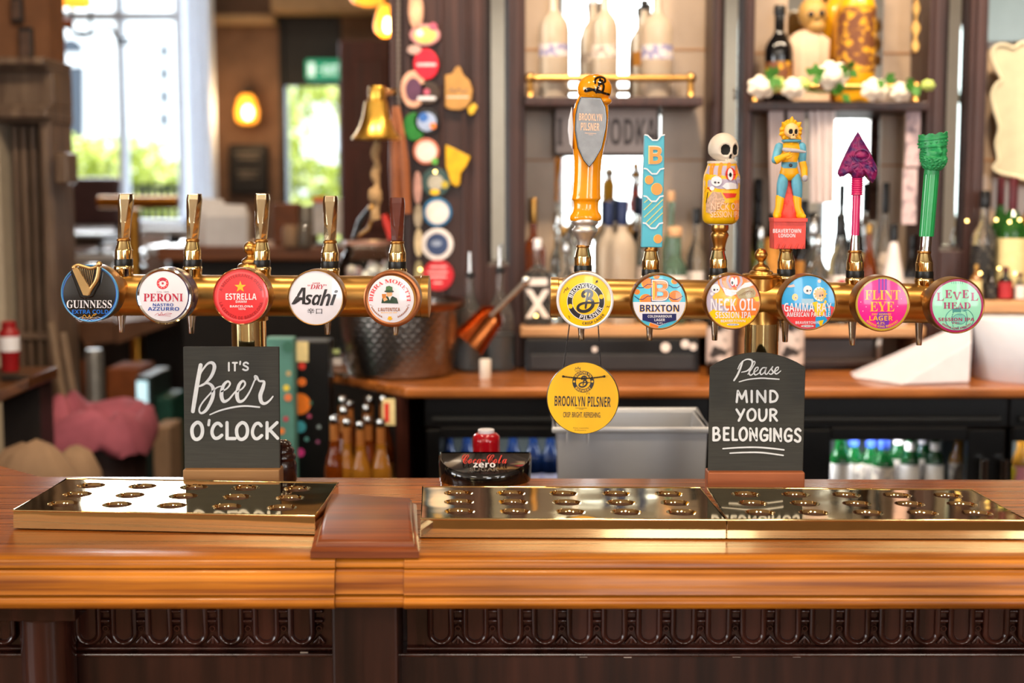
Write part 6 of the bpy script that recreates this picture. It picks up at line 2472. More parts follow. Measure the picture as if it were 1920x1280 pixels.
for px, py in ((1450, 145), (1530, 140), (1578, 175), (1590, 130), (1658, 150), (1715, 160)):
    b = MB()
    c = at(px, py, 3.45) - bs
    rn = random.Random(px)
    for i in range(7):
        d = Vector((rn.uniform(-1, 1), -rn.random() * .4, rn.uniform(-1, .6))).normalized() * .03
        e = d.cross(Vector((0, 1, 0.2))).normalized() * .010
        b.add([c, c + d * .5 + e, c + d, c + d * .5 - e], [(0, 1, 2, 3)], LEAFG)
    b.build('leaf_spray', t, smooth=0, normals=False)
b = MB()
b.tube([at(px, 168 + 5 * sin(px * .05), 3.475) - bs for px in range(1412, 1745, 12)], 0.003, LEAFG, 8)
b.build('stem', t, smooth=50)

# pale cloth strips hanging below that shelf
DR = mat('pale_drape', '#d3c6c4', 0.85, 0, var=0.05, scale=8)
for i, (px0, px1, pb, lab) in enumerate(((1441, 1470, 400, 'narrow pale cloth strip hanging at left under the garland shelf'), (1478, 1508, 330, 'short pale cloth strip hanging behind the astronaut handle'),
                                         (1516, 1566, 380, 'wide pale cloth drape hanging between astronaut and arrow handles'))):
    b = MB()
    Y = 3.52
    n = 14
    rs = []
    for j in range(9):
        f = j / 8
        py = 200 + (pb - 200) * f
        fr, bk = [], []
        for s in range(n + 1):
            c = at(px0 + (px1 - px0) * (s / n) * (1 - .15 * f) + 4 * f, py, Y)
            d = .010 * sin(s * 1.6 + i) * (0.5 + .5 * f)
            fr.append((c.x, c.y + d, c.z)); bk.append((c.x, c.y + d + .003, c.z))
        rs.append(fr + bk[::-1])
    b.rings(rs, DR)
    o = b.build('cloth_strip', smooth=70)
    tag(o, lab, 'cloth', 'cloth strips under the garland shelf')

# licence plate style sign
Y = 3.66
t = thing('plate_sign', 'grey metal plate sign with large dark letters hung under the railed shelf', 'sign', at(1135, 295, Y))
bs = Vector(t.location)
PLG = mat('plate_grey', '#a39690', 0.45, 0.2, var=0.06)
p0, p1 = at(1037, 292, Y) - bs, at(1236, 196, Y) - bs
b = MB(); b.box(p0.x, p1.x, -0.004, 0.004, p0.z, p1.z, mat('plate_edge', '#3a3432', .5, .2)); b.build('frame', t, smooth=0, bevel=.002)
b = MB(); b.box(p0.x + .006, p1.x - .006, -0.006, -0.003, p0.z + .006, p1.z - .006, PLG); b.build('plate', t, smooth=0, bevel=.002)
a = Art(bs, Y - 0.0062)
DKI = mat('faded_ink', '#4b4341', .6, 0)
a.text('I', (1044, 1056, 222, 272), DKI, 1, 's')
a.text('♥', (1068, 1108, 226, 268), DKI, 1, 'n')
a.text('VODKA', (1122, 1232, 222, 272), DKI, 1, 'n', 0.02)
a.build('lettering', t)

# papers and gold ornament on the right pilaster
PAP = mat('pinkish_paper', '#c7aeb0', 0.7, 0, col2='#8a7a80', scale=40, lo=.5, hi=.6)
for py0, py1, px, lab in ((202, 312, 1710, 'upper printed paper strip on the pilaster edge left of the green handle'), (316, 420, 1704, 'lower printed paper strip on the pilaster edge left of the green handle')):
    t0 = at(px, py1, 3.54)
    b = MB(); p1 = at(px, py0, 3.54) - t0
    b.box(-13 * k(3.54), 13 * k(3.54), 0, .003, 0, p1.z, PAP)
    o = b.build('paper_strip', smooth=0, loc=t0); tag(o, lab, 'paper', 'paper strips by the right niche')
b = MB()
t0 = at(1715, 100, 3.54)
pts = cat_rom([(0, 0), (8, 12), (3, 28), (9, 45), (2, 62), (7, 80), (0, 98), (-7, 80), (-2, 62), (-9, 45), (-3, 28), (-8, 12)], 4, True)
b.prism([(x * k(3.54), z * k(3.54)) for x, z in pts], -.008, .004, BRASS2)
o = b.build('gilt_ornament', smooth=40, bevel=.002, loc=t0); tag(o, 'tall gilt carved ornament high on the pilaster edge', 'ornament')

# frosted ornamental mirror at the right edge
t = thing('ornate_mirror', 'frosted cream mirror with scrolled edge at right frame edge', 'mirror', at(1900, 330, 3.66))
bs = Vector(t.location)
CRM = mat('frosted_cream', '#cfc4a4', 0.5, 0, var=0.06)
pts = [(1862, 318), (1870, 300), (1866, 270), (1872, 240), (1864, 210), (1858, 180), (1866, 160), (1876, 150), (1866, 130), (1858, 108), (1862, 90), (1880, 84), (1900, 90), (1920, 80), (1990, 82), (1990, 330), (1900, 330)]
pts = cat_rom(pts, 4, True)
Q = [at(px, py, 3.66) - bs for px, py in pts]
b = MB(); b.prism([(q.x, q.z) for q in Q], -.004, .004, CRM); b.build('plate', t, smooth=0)
b = MB(); b.tube([(q.x, -.006, q.z) for q in Q], .005, mat('cream_scroll', '#dcd2b4', .5), 8, closed=True); b.build('scrolled_edge', t, smooth=50)
b = MB(); p = at(1855, 70, 3.7); p2 = at(1990, 0, 3.7)
b.box(p.x - .02, p2.x, 3.70, 3.72, p.z - .01, p2.z + .2, mat('blue_grey_glass', '#6f8388', .15, 0, var=.15, scale=5))
o = b.build('dark_glass_panel', smooth=0); tag(o, 'blue grey glass panel above the cream scrolled mirror', 'panel')

# ---------------------------------------------------------------- pump clips on the left pilaster
PC = 'pump clips and coasters on the left pilaster'
Yc_ = 3.535
cl_ = lambda n, h: mat('clip_' + n, h, 0.4, 0, var=0.12, scale=50)


def clip(label, px, py, r, outer, inner=None, ri=0.7, ry=None, ang=0, extra=None, shape=None, Y=Yc_, name='pump_clip'):
    base = at(px, py, Y)
    t = thing(name, label, 'pump clip', base, PC)
    Ku = k(Y)
    b = MB()
    ry = ry or r
    if shape:
        Q = [((x - px) * Ku, -(y - py) * Ku) for x, y in shape]
        b.prism(Q, -.006, .006, outer)
    else:
        b.prism([(r * Ku * cos(2 * pi * i / 36), ry * Ku * sin(2 * pi * i / 36)) for i in range(36)], -.006, .006, outer)
    b.build('disc', t, smooth=35, bevel=.002)
    if inner or extra:
        a = Art(base, Y - .0064)
        if inner:
            a.disc(px, py, r * ri, inner, 1, ry=ry * ri)
        for e in extra or ():
            e(a)
        a.build('print', t)
    return t


clip('green and pink skull shaped clip high on the pilaster', 797, 66, 28, cl_('pink', '#c78a8a'), cl_('lime', '#a5c46a'), .75, 20, extra=[lambda a: a.disc(787, 62, 7, WHITEP, 2), lambda a: a.disc(812, 50, 8, cl_('rose', '#c05a72'), 2)])
clip('pale clip hanging at the very top of the pilaster', 780, 20, 14, cl_('skin', '#c99a7e'), cl_('tan', '#dab98f'), .6, 34)
clip('bright red oval clip with white word', 799, 121, 23, cl_('red', '#dd1b34'), None, ry=28, extra=[lambda a: a.stroke([(784, 121), (815, 121)], 6, cl_('pinkw', '#efb9bc'), 1, False)])
clip('small pale clip left of the red oval clip', 777, 94, 13, cl_('dusty', '#b89a90'), None, ry=9)
clip('pink rimmed purple crescent clip', 775, 168, 23, cl_('pinkrim', '#d9a58a'), cl_('plum', '#5a3550'), .65, 34)
clip('dark round clip with white strip', 802, 175, 23, cl_('dark', '#3b2c22'), None, ry=21, extra=[lambda a: a.stroke([(786, 184), (814, 184)], 7, WHITEP, 1, False), lambda a: a.disc(800, 172, 6, cl_('rose', '#c05a72'), 1)])
clip('gold round crest shaped clip on the pilaster panel', 860, 175, 26, mat('clip_gold', '#b8894a', .4, .2, var=.1), None,
     shape=[(835, 142), (848, 140), (855, 128), (862, 126), (869, 142), (880, 152), (886, 168), (884, 186), (876, 200), (862, 206), (845, 205), (835, 200)],
     extra=[lambda a: a.stroke([(842, 172), (848, 166), (852, 174), (860, 166), (868, 174), (876, 168)], 3, BROWNP, 1, False), lambda a: a.stroke([(838, 182), (878, 182)], 2, LWH, 1, False)])
clip('small yellow clip below the gold crest', 886, 205, 9, cl_('yellow', '#d8ac2c'), None, shape=[(877, 204), (888, 193), (896, 200), (888, 214), (880, 216)])
clip('deep green round clip behind the blue and white clip', 777, 238, 20, cl_('green', '#1f7a2a'), None, ry=26)
clip('black ringed blue and white clip', 800, 228, 24, cl_('black', '#17191c'), cl_('bluewhite', '#9fb2d6'), .75, extra=[lambda a: a.disc(794, 220, 9, cl_('cobalt', '#3a6fc0'), 2), lambda a: a.disc(812, 236, 6, ORG, 2)])
clip('white flower like clip with red and orange edge', 799, 284, 24, cl_('multi', '#cf7a62'), LWH, .8, extra=[lambda a: a.disc(815, 302, 6, cl_('leaf', '#5fb04a'), 2)])
clip('yellow irregular shield clip', 855, 308, 20, cl_('yellowb', '#d9a80a'), None, shape=[(836, 272), (850, 278), (866, 286), (882, 294), (874, 312), (864, 324), (862, 345), (856, 350), (846, 344), (842, 330), (836, 310)])
clip('round dark clip with white and yellow artwork', 817, 342, 27, cl_('darkteal', '#2f4a4a'), cl_('greywhite', '#a9a69a'), .55, extra=[lambda a: a.disc(815, 360, 9, YEL, 2, ry=5), lambda a: a.disc(834, 346, 7, OLIVE, 2)])
clip('narrow pink clip edge left of the round dark clip', 783, 352, 8, cl_('pinkb', '#c99a8e'), None, ry=30)
clip('blue ringed white clip', 820, 398, 27, cl_('blue', '#1f6c9c'), LWH, .8)
clip('narrow beige clip edge left of the blue ringed clip', 784, 405, 8, cl_('beigeb', '#ab9c84'), None, ry=22)
clip('white ringed navy clip', 820, 458, 30, cl_('whitering', '#ded6d4'), cl_('navy', '#34456b'), .7, extra=[lambda a: a.disc(818, 456, 10, cl_('slate', '#8b97b0'), 2, ry=6)])
clip('narrow cream clip edge left of the navy clip', 785, 455, 8, cl_('cream', '#cdb891'), None, ry=26)
clip('red round clip with white lettering block low on the pilaster', 822, 516, 29, cl_('redb', '#b81b28'), None, extra=[lambda a: a.stroke([(808, 500), (836, 500)], 3, cl_('pinkw', '#efb9bc'), 1, False), lambda a: a.stroke([(803, 510), (838, 510)], 3, cl_('pinkw', '#efb9bc'), 1, False),
                                                                                          lambda a: a.stroke([(806, 519), (836, 519)], 3, cl_('pinkw', '#efb9bc'), 1, False), lambda a: a.stroke([(814, 530), (828, 530)], 3, cl_('pinkw', '#efb9bc'), 1, False)])
clip('narrow olive clip edge left of the red lettering clip', 785, 510, 8, cl_('oliveb', '#8f8460'), None, ry=22)
# beads down the pilaster edge
t = thing('bead_string', 'string of grey beads down the left edge of the pilaster', 'bead string', at(748, 200, 3.53))
bs = Vector(t.location)
b = MB()
BEAD = mat('grey_bead', '#8a8078', .35, .2)
for i in range(44):
    b.sph(at(747, -30 + i * 9.6, 3.53) - bs, .0048, BEAD, 8, 6)
o = b.build('beads', t, smooth=60); o['kind'] = 'stuff'

# ---------------------------------------------------------------- brass bell with rope
Yb = 3.4
t = thing('bell', 'brass bar bell hanging beside the pilaster', 'bell', at(703, 260, Yb))
bs = Vector(t.location)
BEL = mat('bell_brass', '#e0b04c', 0.3, 1.0, var=.1)
b = MB()
plathe(b, bs, Yb, [(44, 262), (45, 258), (38, 250), (30, 235), (25, 218), (22, 200), (20, 190), (14, 187)], 705, BEL, 40)
b.build('bell_body', t, smooth=50)
b = MB()
plathe(b, bs, Yb, [(16, 188), (16.5, 184), (16.5, 166), (15, 162)], 707, BEL, 24)
b.build('crown', t, smooth=40)
b = MB()
q = at(715, 175, Yb) - bs; q2 = at(742, 172, 3.56) - bs
b.tube([q, q2], .008, BEL, 10)
b.build('bracket', t, smooth=50)
b = MB()
ROPE = mat('hemp_rope', '#a08058', .85, 0, var=.2, scale=120)
pts, rad = [], []
for i in range(26):
    py = 262 + i * 6
    pts.append(at(705 + 2 * sin(i), py, Yb) - bs)
    rad.append((5 + 4 * abs(sin(i * .45)) + (4 if 15 < i < 20 else 0)) * k(Yb))
b.tube(pts, rad, ROPE, 10)
b.build('bell_rope', t, smooth=60)
# tan leather tail hanging by the pilaster
t = thing('hanging_strap', 'tan brown leather straps hanging at the pilaster edge behind the brown lever', 'strap', at(748, 380, 3.5))
bs = Vector(t.location)
LEA = mat('tan_leather', '#9a5a34', .45, 0, var=.15, scale=20)
for x0_, x1_ in ((738, 742), (745, 762)):
    b = MB()
    b.tube([at(x0_, 200, 3.5) - bs, at((x0_ * 2 + x1_) / 3, 250, 3.49) - bs, at((x0_ + x1_ * 2) / 3, 310, 3.49) - bs, at(x1_, 400, 3.5) - bs], [.006, .011, .014, .012], LEA, 12)
    b.build('strap', t, smooth=60)

# ---------------------------------------------------------------- counter top clutter
Y = 3.42
base = at(752, 700, Y); base.z = ZB
t = thing('wine_bucket', 'large dark hammered metal wine bucket on the left end of the back counter', 'bucket', base)
HAM = mat('hammered_metal', '#8f8882', 0.26, 1.0, var=.1, scale=8)
b = MB()
zt3 = (at(752, 566, Y) - base).z
Ku = k(Y)
prof = [(92, 0), (98, .006), (104, .03), (112, zt3 * .5), (117, zt3 * .92), (118, zt3), (115, zt3), (108, zt3 * .5), (98, .02)]
rs = []
NZ, NB = 60, 220
for i in range(NZ + 1):
    f = i / NZ
    z = zt3 * f
    rr = (96 + 22 * f ** .7) * Ku * (1 if f > .03 else .95)
    ring = []
    for j in range(NB):
        a_ = 2 * pi * j / NB
        row = int(f * 15)
        u_ = ((a_ / (2 * pi) * 44 + (row % 2) * .5) % 1) - .5
        v_ = (f * 15) % 1 - .5
        dm = max(0, 1 - (u_ * u_ + v_ * v_) * 4) if f < .93 else 0
        r2 = rr - .0011 * dm
        ring.append((r2 * cos(a_), r2 * sin(a_), z))
    rs.append(ring)
for i in range(6, -1, -1):
    z = zt3 * (.1 + .15 * i)
    rr = (92 + 22 * (z / zt3) ** .7) * Ku
    rs.append([(rr * cos(2 * pi * j / NB), rr * sin(2 * pi * j / NB), z) for j in range(NB)])
b.rings(rs, HAM)
b.build('body', t, smooth=60)
b = MB()
b.lathe([(117 * Ku, zt3 - .012), (120 * Ku, zt3 - .01), (121 * Ku, zt3), (119 * Ku, zt3 + .006), (114 * Ku, zt3 + .004)], COPPER, n=56, cap=False)
b.build('rim', t, smooth=60)
b = MB()
b.lathe([(0.0001, zt3 * .8), (109 * Ku, zt3 * .82)], mat('ice', '#d8d0c8', .2, 0, var=.2, scale=30, bump=1), n=40)
b.build('ice', t, smooth=40)

base = at(620, 695, 3.36); base.z = ZB
t = thing('acrylic_stand', 'clear triangular acrylic stand at the chamfered end of the back counter', 'stand', base)
q = lambda x, y, d: at(x, y, 3.36 + d) - base
b = MB()
b.add([q(580, 700, 0), q(655, 708, 0), q(627, 636, 0.04), q(585, 694, .05), q(655, 702, .05), q(629, 634, .05)],
      [(0, 1, 2), (3, 5, 4), (0, 3, 4, 1), (1, 4, 5, 2), (2, 5, 3, 0)], JARG)
b.build('prism', t, smooth=0, bevel=.003)
b = MB()
b.box(-.025, .025, .012, .014, .028, .045, LWH)
b.box(-.022, .02, .012, .014, .055, .066, mat('lime_card', '#c9d890', .6))
b.build('card', t, smooth=0)

base = at(695, 600, 3.64); base.z = ZB
t = thing('storage_jar', 'big glass storage jar of pink sweets behind the wine bucket', 'jar', base)
zt4 = (at(695, 452, 3.64) - base).z
Ku = k(3.64)
b = MB()
b.lathe([(50 * Ku, 0), (56 * Ku, .01), (57 * Ku, zt4 * .8), (50 * Ku, zt4 * .9), (46 * Ku, zt4 * .92), (46 * Ku, zt4 * .97)], JARG, n=36, cap=False)
b.build('body', t, smooth=50)
b = MB()
b.lathe([(48 * Ku, zt4 * .97), (48 * Ku, zt4 * .99), (46 * Ku, zt4), (10 * Ku, zt4 * 1.01)], mat('pink_lid', '#b98a78', .3, 0, var=.1, trans=.4), n=36)
b.build('lid', t, smooth=50)
b = MB()
rn = random.Random(3)
SW = [mat('sweet_pink', '#eebcb4', .4), mat('sweet_cream', '#f3e2d4', .4), mat('sweet_white', '#f8f2ec', .4)]
for i in range(110):
    a_, r_, z_ = rn.uniform(0, 2 * pi), sqrt(rn.random()) * 44 * Ku, rn.uniform(.05, .78) * zt4
    b.sph((r_ * cos(a_), r_ * sin(a_), z_ + .01), .013, SW[i % 3], 8, 6)
o = b.build('sweets', t, smooth=60); o['kind'] = 'stuff'

base = at(705, 445, 3.64); base.z = ZB + zt4 * 1.01
t = thing('tongs', 'black handled bar tongs resting on the storage jar lid', 'tongs', base)
q = lambda x, y, d=0: at(x, y, 3.64 + d) - base
b = MB(); b.tube([q(664, 448), q(676, 415), q(692, 392)], [.007, .009, .006], BLACK, 10); b.tube([q(664, 448), q(690, 430, .02), q(702, 400, .02)], [.004, .005, .004], BRASS2, 10)
b.build('arms', t, smooth=60)
b = MB(); b.sph(q(698, 390), (.012, .010, .010), BRASS2, 12, 8); b.build('joint', t, smooth=60)
base = at(735, 447, 3.62); base.z = ZB + zt4 * 1.01
b = MB(); b.tube([at(738, 447, 3.62) - base, at(728, 420, 3.62) - base, at(720, 402, 3.62) - base], [.014, .013, .008], REDP, 10)
o = b.build('red_stopper', smooth=60, loc=base); tag(o, 'bright red stopper standing on the storage jar lid', 'stopper')

# jigger scoop leaning over bottles with steel pourers
for px, top, lab in ((882, 472, 'clear bottle with steel pourer just right of the wine bucket'), (938, 462, 'clear bottle with steel pourer behind the copper scoop')):
    base = at(px, 690, 3.5); base.z = ZB
    tt = bottle(lab, px, 3.5, ZB, top + 38, 52, CLR, CAPB, None, 'long', .06, (.1, .4), .3)
    b = MB()
    H_ = at(px, top, 3.5).z - ZB
    h0 = at(px, top + 40, 3.5).z - ZB
    b.lathe([(.006, h0), (.0045, h0 + .01), (.0038, H_)], CHROME, n=12)
    b.build('pourer', tt, smooth=50)
base = at(880, 640, 3.38)
t = thing('ice_scoop', 'copper ice scoop with steel handle lying tilted across the bottles', 'scoop', base)
q = lambda x, y, d=0: at(x, y, 3.38 + d) - base
b = MB(); b.tube([q(920, 592), q(985, 527)], .0075, CHROME, 12); b.sph(q(986, 526), .012, CHROME, 12, 8); b.build('handle', t, smooth=50)
b = MB()
rs = []
A_, B_ = q(932, 580), q(876, 645)
d = (B_ - A_).normalized()
nx_ = Vector((0, 1, 0)).cross(d).normalized()
for i in range(8):
    f = i / 7
    c = A_ + (B_ - A_) * f
    w = .03 + .012 * f if i else .012
    rs.append([tuple(c + nx_ * w * cos(a_) + Vector((0, 1, 0)) * w * .8 * sin(a_)) for a_ in [pi * j / 14 for j in range(15)]] + [tuple(c + nx_ * w * .94 * cos(a_) + Vector((0, 1, 0)) * (w * .8 * sin(a_) - .002)) for a_ in [pi * (14 - j) / 14 for j in range(15)]])
b.rings(rs, mat('copper', '#c0703c', .22, 1.0, var=.08))
b.build('bowl', t, smooth=50)
base = at(910, 712, 3.33); base.z = ZB
b = MB(); Ku = k(3.33)
b.lathe([(10 * Ku, 0), (11 * Ku, .003), (11 * Ku, .045), (10.2 * Ku, .047)], mat('white_tube', '#d8cfc4', .4), n=20)
o = b.build('measure_cup', smooth=45, loc=base); tag(o, 'small pale cylindrical measure cup on the back counter', 'cup')
base = at(915, 690, 3.55); base.z = ZB
b = MB(); b.box(-.07, .07, -.05, .05, 0, .09, BLACK)
o = b.build('napkin_box', smooth=0, bevel=.006, loc=base); tag(o, 'small black box behind the white measure cup', 'box')

base = at(1155, 690, 3.46); base.z = ZB
t = thing('till_drawer', 'wide black till drawer under the pale display step', 'drawer', base)
b = MB(); xa, xb_ = (at(985, 660, 3.46) - base).x, (at(1312, 660, 3.46) - base).x
zt5 = zS - .028 - ZB
b.box(xa, xb_, 0, .26, 0, zt5, BLACK); b.build('body', t, smooth=0, bevel=.004)
b = MB(); b.box(xa + .012, xb_ - .012, -.012, 0, .006, zt5 * .55, mat('charcoal_front', '#2a2a2c', .4, 0, var=.1)); b.build('drawer_front', t, smooth=0, bevel=.003)
for px, py, r in ((1248, 651, 9), (1285, 645, 8), (1300, 650, 7), (1115, 655, 5)):
    b = MB()
    q = at(px, py, 3.445) - base
    b.lathe([(r * k(3.45), -.0145), (r * k(3.45), -.012)], LWH, (q.x, 0, q.z), ax='y', n=16)
    b.build('sticker', t, smooth=0)
base = at(1565, 690, 3.5); base.z = ZB
t = thing('card_machine', 'dark brown box shaped machine on the counter under the right niche', 'machine', base)
b = MB(); xa, xb_ = (at(1502, 660, 3.5) - base).x, (at(1640, 660, 3.5) - base).x
DB = mat('dark_brown_box', '#2a1c16', .35, 0, var=.15)
b.box(xa, xb_, 0, .2, 0, zS - .03 - ZB, DB); b.box(xa - .004, xb_ + .004, -.02, 0, 0.012, .03, DB); b.build('body', t, smooth=0, bevel=.005)
b = MB(); b.box(xb_ + .004, xb_ + .016, .0, .02, 0, zS - .03 - ZB, CHROME); b.build('chrome_bar', t, smooth=0)

base = at(1730, 720, 3.3); base.z = ZB
PAPW = mat('white_paper', '#c9c3cb', .7, 0, var=.03)
b = MB()
q = lambda x, y, Y: at(x, y, Y) - base
tip = q(1600, 705, 3.34); tip.z = 0.002
fr = q(1690, 725, 3.22); fr.z = 0.0015
fr2 = q(1818, 716, 3.26); fr2.z = 0.0015
tp = q(1822, 598, 3.4)
tpf = q(1822, 640, 3.3)
vs = [tip, fr, fr2, tpf, tp, Vector((tip.x + .01, .12, .002)), Vector((fr2.x, .16, .002))]
b.add(vs, [(0, 1, 3, 4), (1, 2, 3), (0, 4, 5), (5, 4, 6), (4, 3, 2, 6), (0, 5, 6, 2, 1)], PAPW)
o = b.build('folded_menu', smooth=0, loc=base, bevel=.003); tag(o, 'white folded paper wedge on the back counter right of the arched blackboard', 'paper')
base = at(1935, 725, 3.36); base.z = ZB
t = thing('paper_roll', 'large white paper roll standing at right end of the back counter', 'paper roll', base)
b = MB(); Ku = k(3.36)
zt6 = z3 - .035 - ZB
b.lathe([(108 * Ku, 0), (110 * Ku, .003), (110 * Ku, zt6 - .003), (108 * Ku, zt6), (25 * Ku, zt6)], mat('blue_white_paper', '#cfd2dc', .75, 0, var=.03), n=64)
b.build('roll', t, smooth=50)

# fairy light points
FL = mat('fairy_bulb', '#ffd27a', .3, 0, emit=9.0)
for px, py, Y, lab in ((1813, 414, 3.47, 'tiny warm light at the pilaster right of the green handle'), (1893, 416, 3.45, 'tiny warm light on the green whisky bottle shoulder'), (1912, 412, 3.45, 'tiny warm light right of the green whisky bottle'),
                       (1868, 412, 3.45, 'tiny warm light left of the green whisky bottle'), (1873, 503, 3.43, 'tiny warm light low among the miniatures'), (1838, 512, 3.43, 'tiny warm light behind the mint badge'),
                       (1903, 512, 3.43, 'tiny warm light at the lower right edge'), (1005, 592, 3.47, 'tiny warm light at the foot of the cross label bottle'), (1040, 593, 3.47, 'tiny warm light left of the yellow badge'),
                       (816, 322, 3.5, 'tiny warm light above the round dark clip'), (788, 505, 3.5, 'tiny warm light beside the red lettering clip')):
    b = MB(); b.sph((0, 0, 0), .0035, FL, 10, 8)
    o = b.build('fairy_light', smooth=60, loc=at(px, py, Y)); tag(o, lab, 'fairy light', 'fairy lights of the back bar')

# ---------------------------------------------------------------- fridges under the back counter
def fridge(label, px0, px1, gx0, gx1, gtop, handles=()):
    Y = YC + .06
    base = Vector(((xx(px0, Y) + xx(px1, Y)) / 2, Y, 0))
    t = thing('bottle_fridge', label, 'fridge', base)
    x0_, x1_ = xx(px0, Y, 850) - base.x, xx(px1, Y, 850) - base.x
    b = MB(); e = .02
    top = ZB - .03
    b.box(x0_, x1_, .04, .06 + .4, .02, .08, BLACK)
    b.box(x0_, x1_, .04, .46, top - .05, top, BLACK)
    b.box(x0_, x0_ + e, .04, .46, .08, top - .05, BLACK); b.box(x1_ - e, x1_, .04, .46, .08, top - .05, BLACK)
    b.box(x0_ + e, x1_ - e, .44, .46, .08, top - .05, mat('fridge_liner', '#8f9694', .4, 0, var=.04))
    b.box(x0_, x1_, 0, .04, top - .07, top, BLACK)
    b.build('cabinet', t, smooth=0, bevel=.003)
    b = MB(); b.tube([(x0_ + .02, -.006, top - .05), (x1_ - .02, -.006, top - .05)], .008, mat('dull_black', '#1a1c1c', .5), 10); b.build('top_rail', t, smooth=50)
    g0, g1 = xx(gx0, Y, 850) - base.x, xx(gx1, Y, 850) - base.x
    zg = zz(gtop, Y)
    b = MB()
    b.box(x0_ + .004, g0, 0, .035, .1, top - .075, BLACK); b.box(g1, x1_ - .004, 0, .035, .1, top - .075, BLACK)
    b.box(g0, g1, 0, .035, zg, top - .07, BLACK); b.box(g0, g1, 0, .035, .1, .16, BLACK)
    dr_ = b.build('door', t, smooth=0, bevel=.003)
    b = MB(); b.box(g0, g1, .014, .018, .16, zg, PANE); b.build('glass', dr_, smooth=0)
    for hx in handles:
        q = at(hx, 870, Y)
        b = MB(); b.tube([(q.x - base.x, -.02, q.z + .015), (q.x - base.x, -.02, q.z - .25)], .009, CHROME, 12); b.build('handle', dr_, smooth=50)
    zs_ = .80
    b = MB(); b.box(x0_ + e, x1_ - e, .06, .44, zs_ - .008, zs_, STEEL); b.build('wire_shelf', t, smooth=0)
    area('fridge_lamp', (base.x, Y + .1, top - .1), (0, 0, 0), (g1 - g0) * .9, .04, 2.4, (.95, .98, 1))
    return zs_


zs_ = fridge('black glass fronted fridge with blue bottles under the back counter', 796, 1330, 826, 1296, 822)
Yf_ = YC + .18
for i, px in enumerate((842, 876, 962, 1000, 1032, 1070)):
    bottle('blue labelled bottle in the left fridge' if i < 1 else 'blue labelled bottle in the left fridge, %s' % ('beside the outermost one', 'just right of the red bottle', 'two right of the red bottle', 'left of the grey tub', 'behind the grey tub corner')[i - 1],
           px, Yf_, zs_, 790, 36, BLU, CAPS_, mat('label_violet', '#c8c4e0', .5, 0, col2='#b03a80', scale=20, lo=.5, hi=.6), 'long', .1, (.1, .36), .4, grp='bottles in the left fridge')
fridge('black glass fronted fridge with green bottles right of the arched blackboard', 1332, 1888, 1558, 1814, 826, (1840, 1877))
GB = G_('bottle_green', '#17622c', .75)
for i, (px, cap, top, dy) in enumerate(((1574, CAPS_, 795, 0), (1598, mat('blue_foil', '#3d57b8', .35, .3), 802, .05), (1630, mat('blue_foil', '#3d57b8', .35, .3), 805, .05), (1655, mat('blue_foil', '#3d57b8', .35, .3), 808, 0), (1682, GB, 786, .04), (1704, GB, 800, 0), (1728, GB, 786, .05), (1750, GB, 800, 0), (1795, AMBL, 800, .04))):
    nm = ('leftmost green bottle seen through the right fridge glass', 'green bottle with blue foil at left in the right fridge', 'green bottle with blue foil in the middle of its three in the right fridge', 'green bottle with blue foil nearest the plain green ones', 'plain green bottle next to the blue foil bottles',
          'plain green bottle with silver neck streak in the right fridge', 'second plain green bottle from the amber one', 'plain green bottle nearest the amber bottle', 'amber bottle at the right inside the right fridge')[i]
    bottle(nm, px, YC + .16 + dy, zs_, top, 42 if i < 4 else 36, GB if i < 8 else AMBL, cap, LWH if i in (0, 5, 7) else LGR, 'long', .3 if 0 < i < 4 else .1, (.1, .52), .4, grp='bottles in the right fridge', nl=LWH if i > 3 and i < 8 else None)
fridge('black fridge cut by the right frame edge with a pink label bottle', 1890, 2300, 1899, 2280, 828)
bottle('amber bottle with pink and yellow label at the right frame edge', 1912, YC + .16, zs_, 800, 36, AMBL, CAPG, mat('label_pinkyellow', '#e08a9a', .5, 0, col2='#f0d020', scale=12, lo=.48, hi=.52), 'long', .1, (.1, .5), .4, grp='bottles in the right fridge')

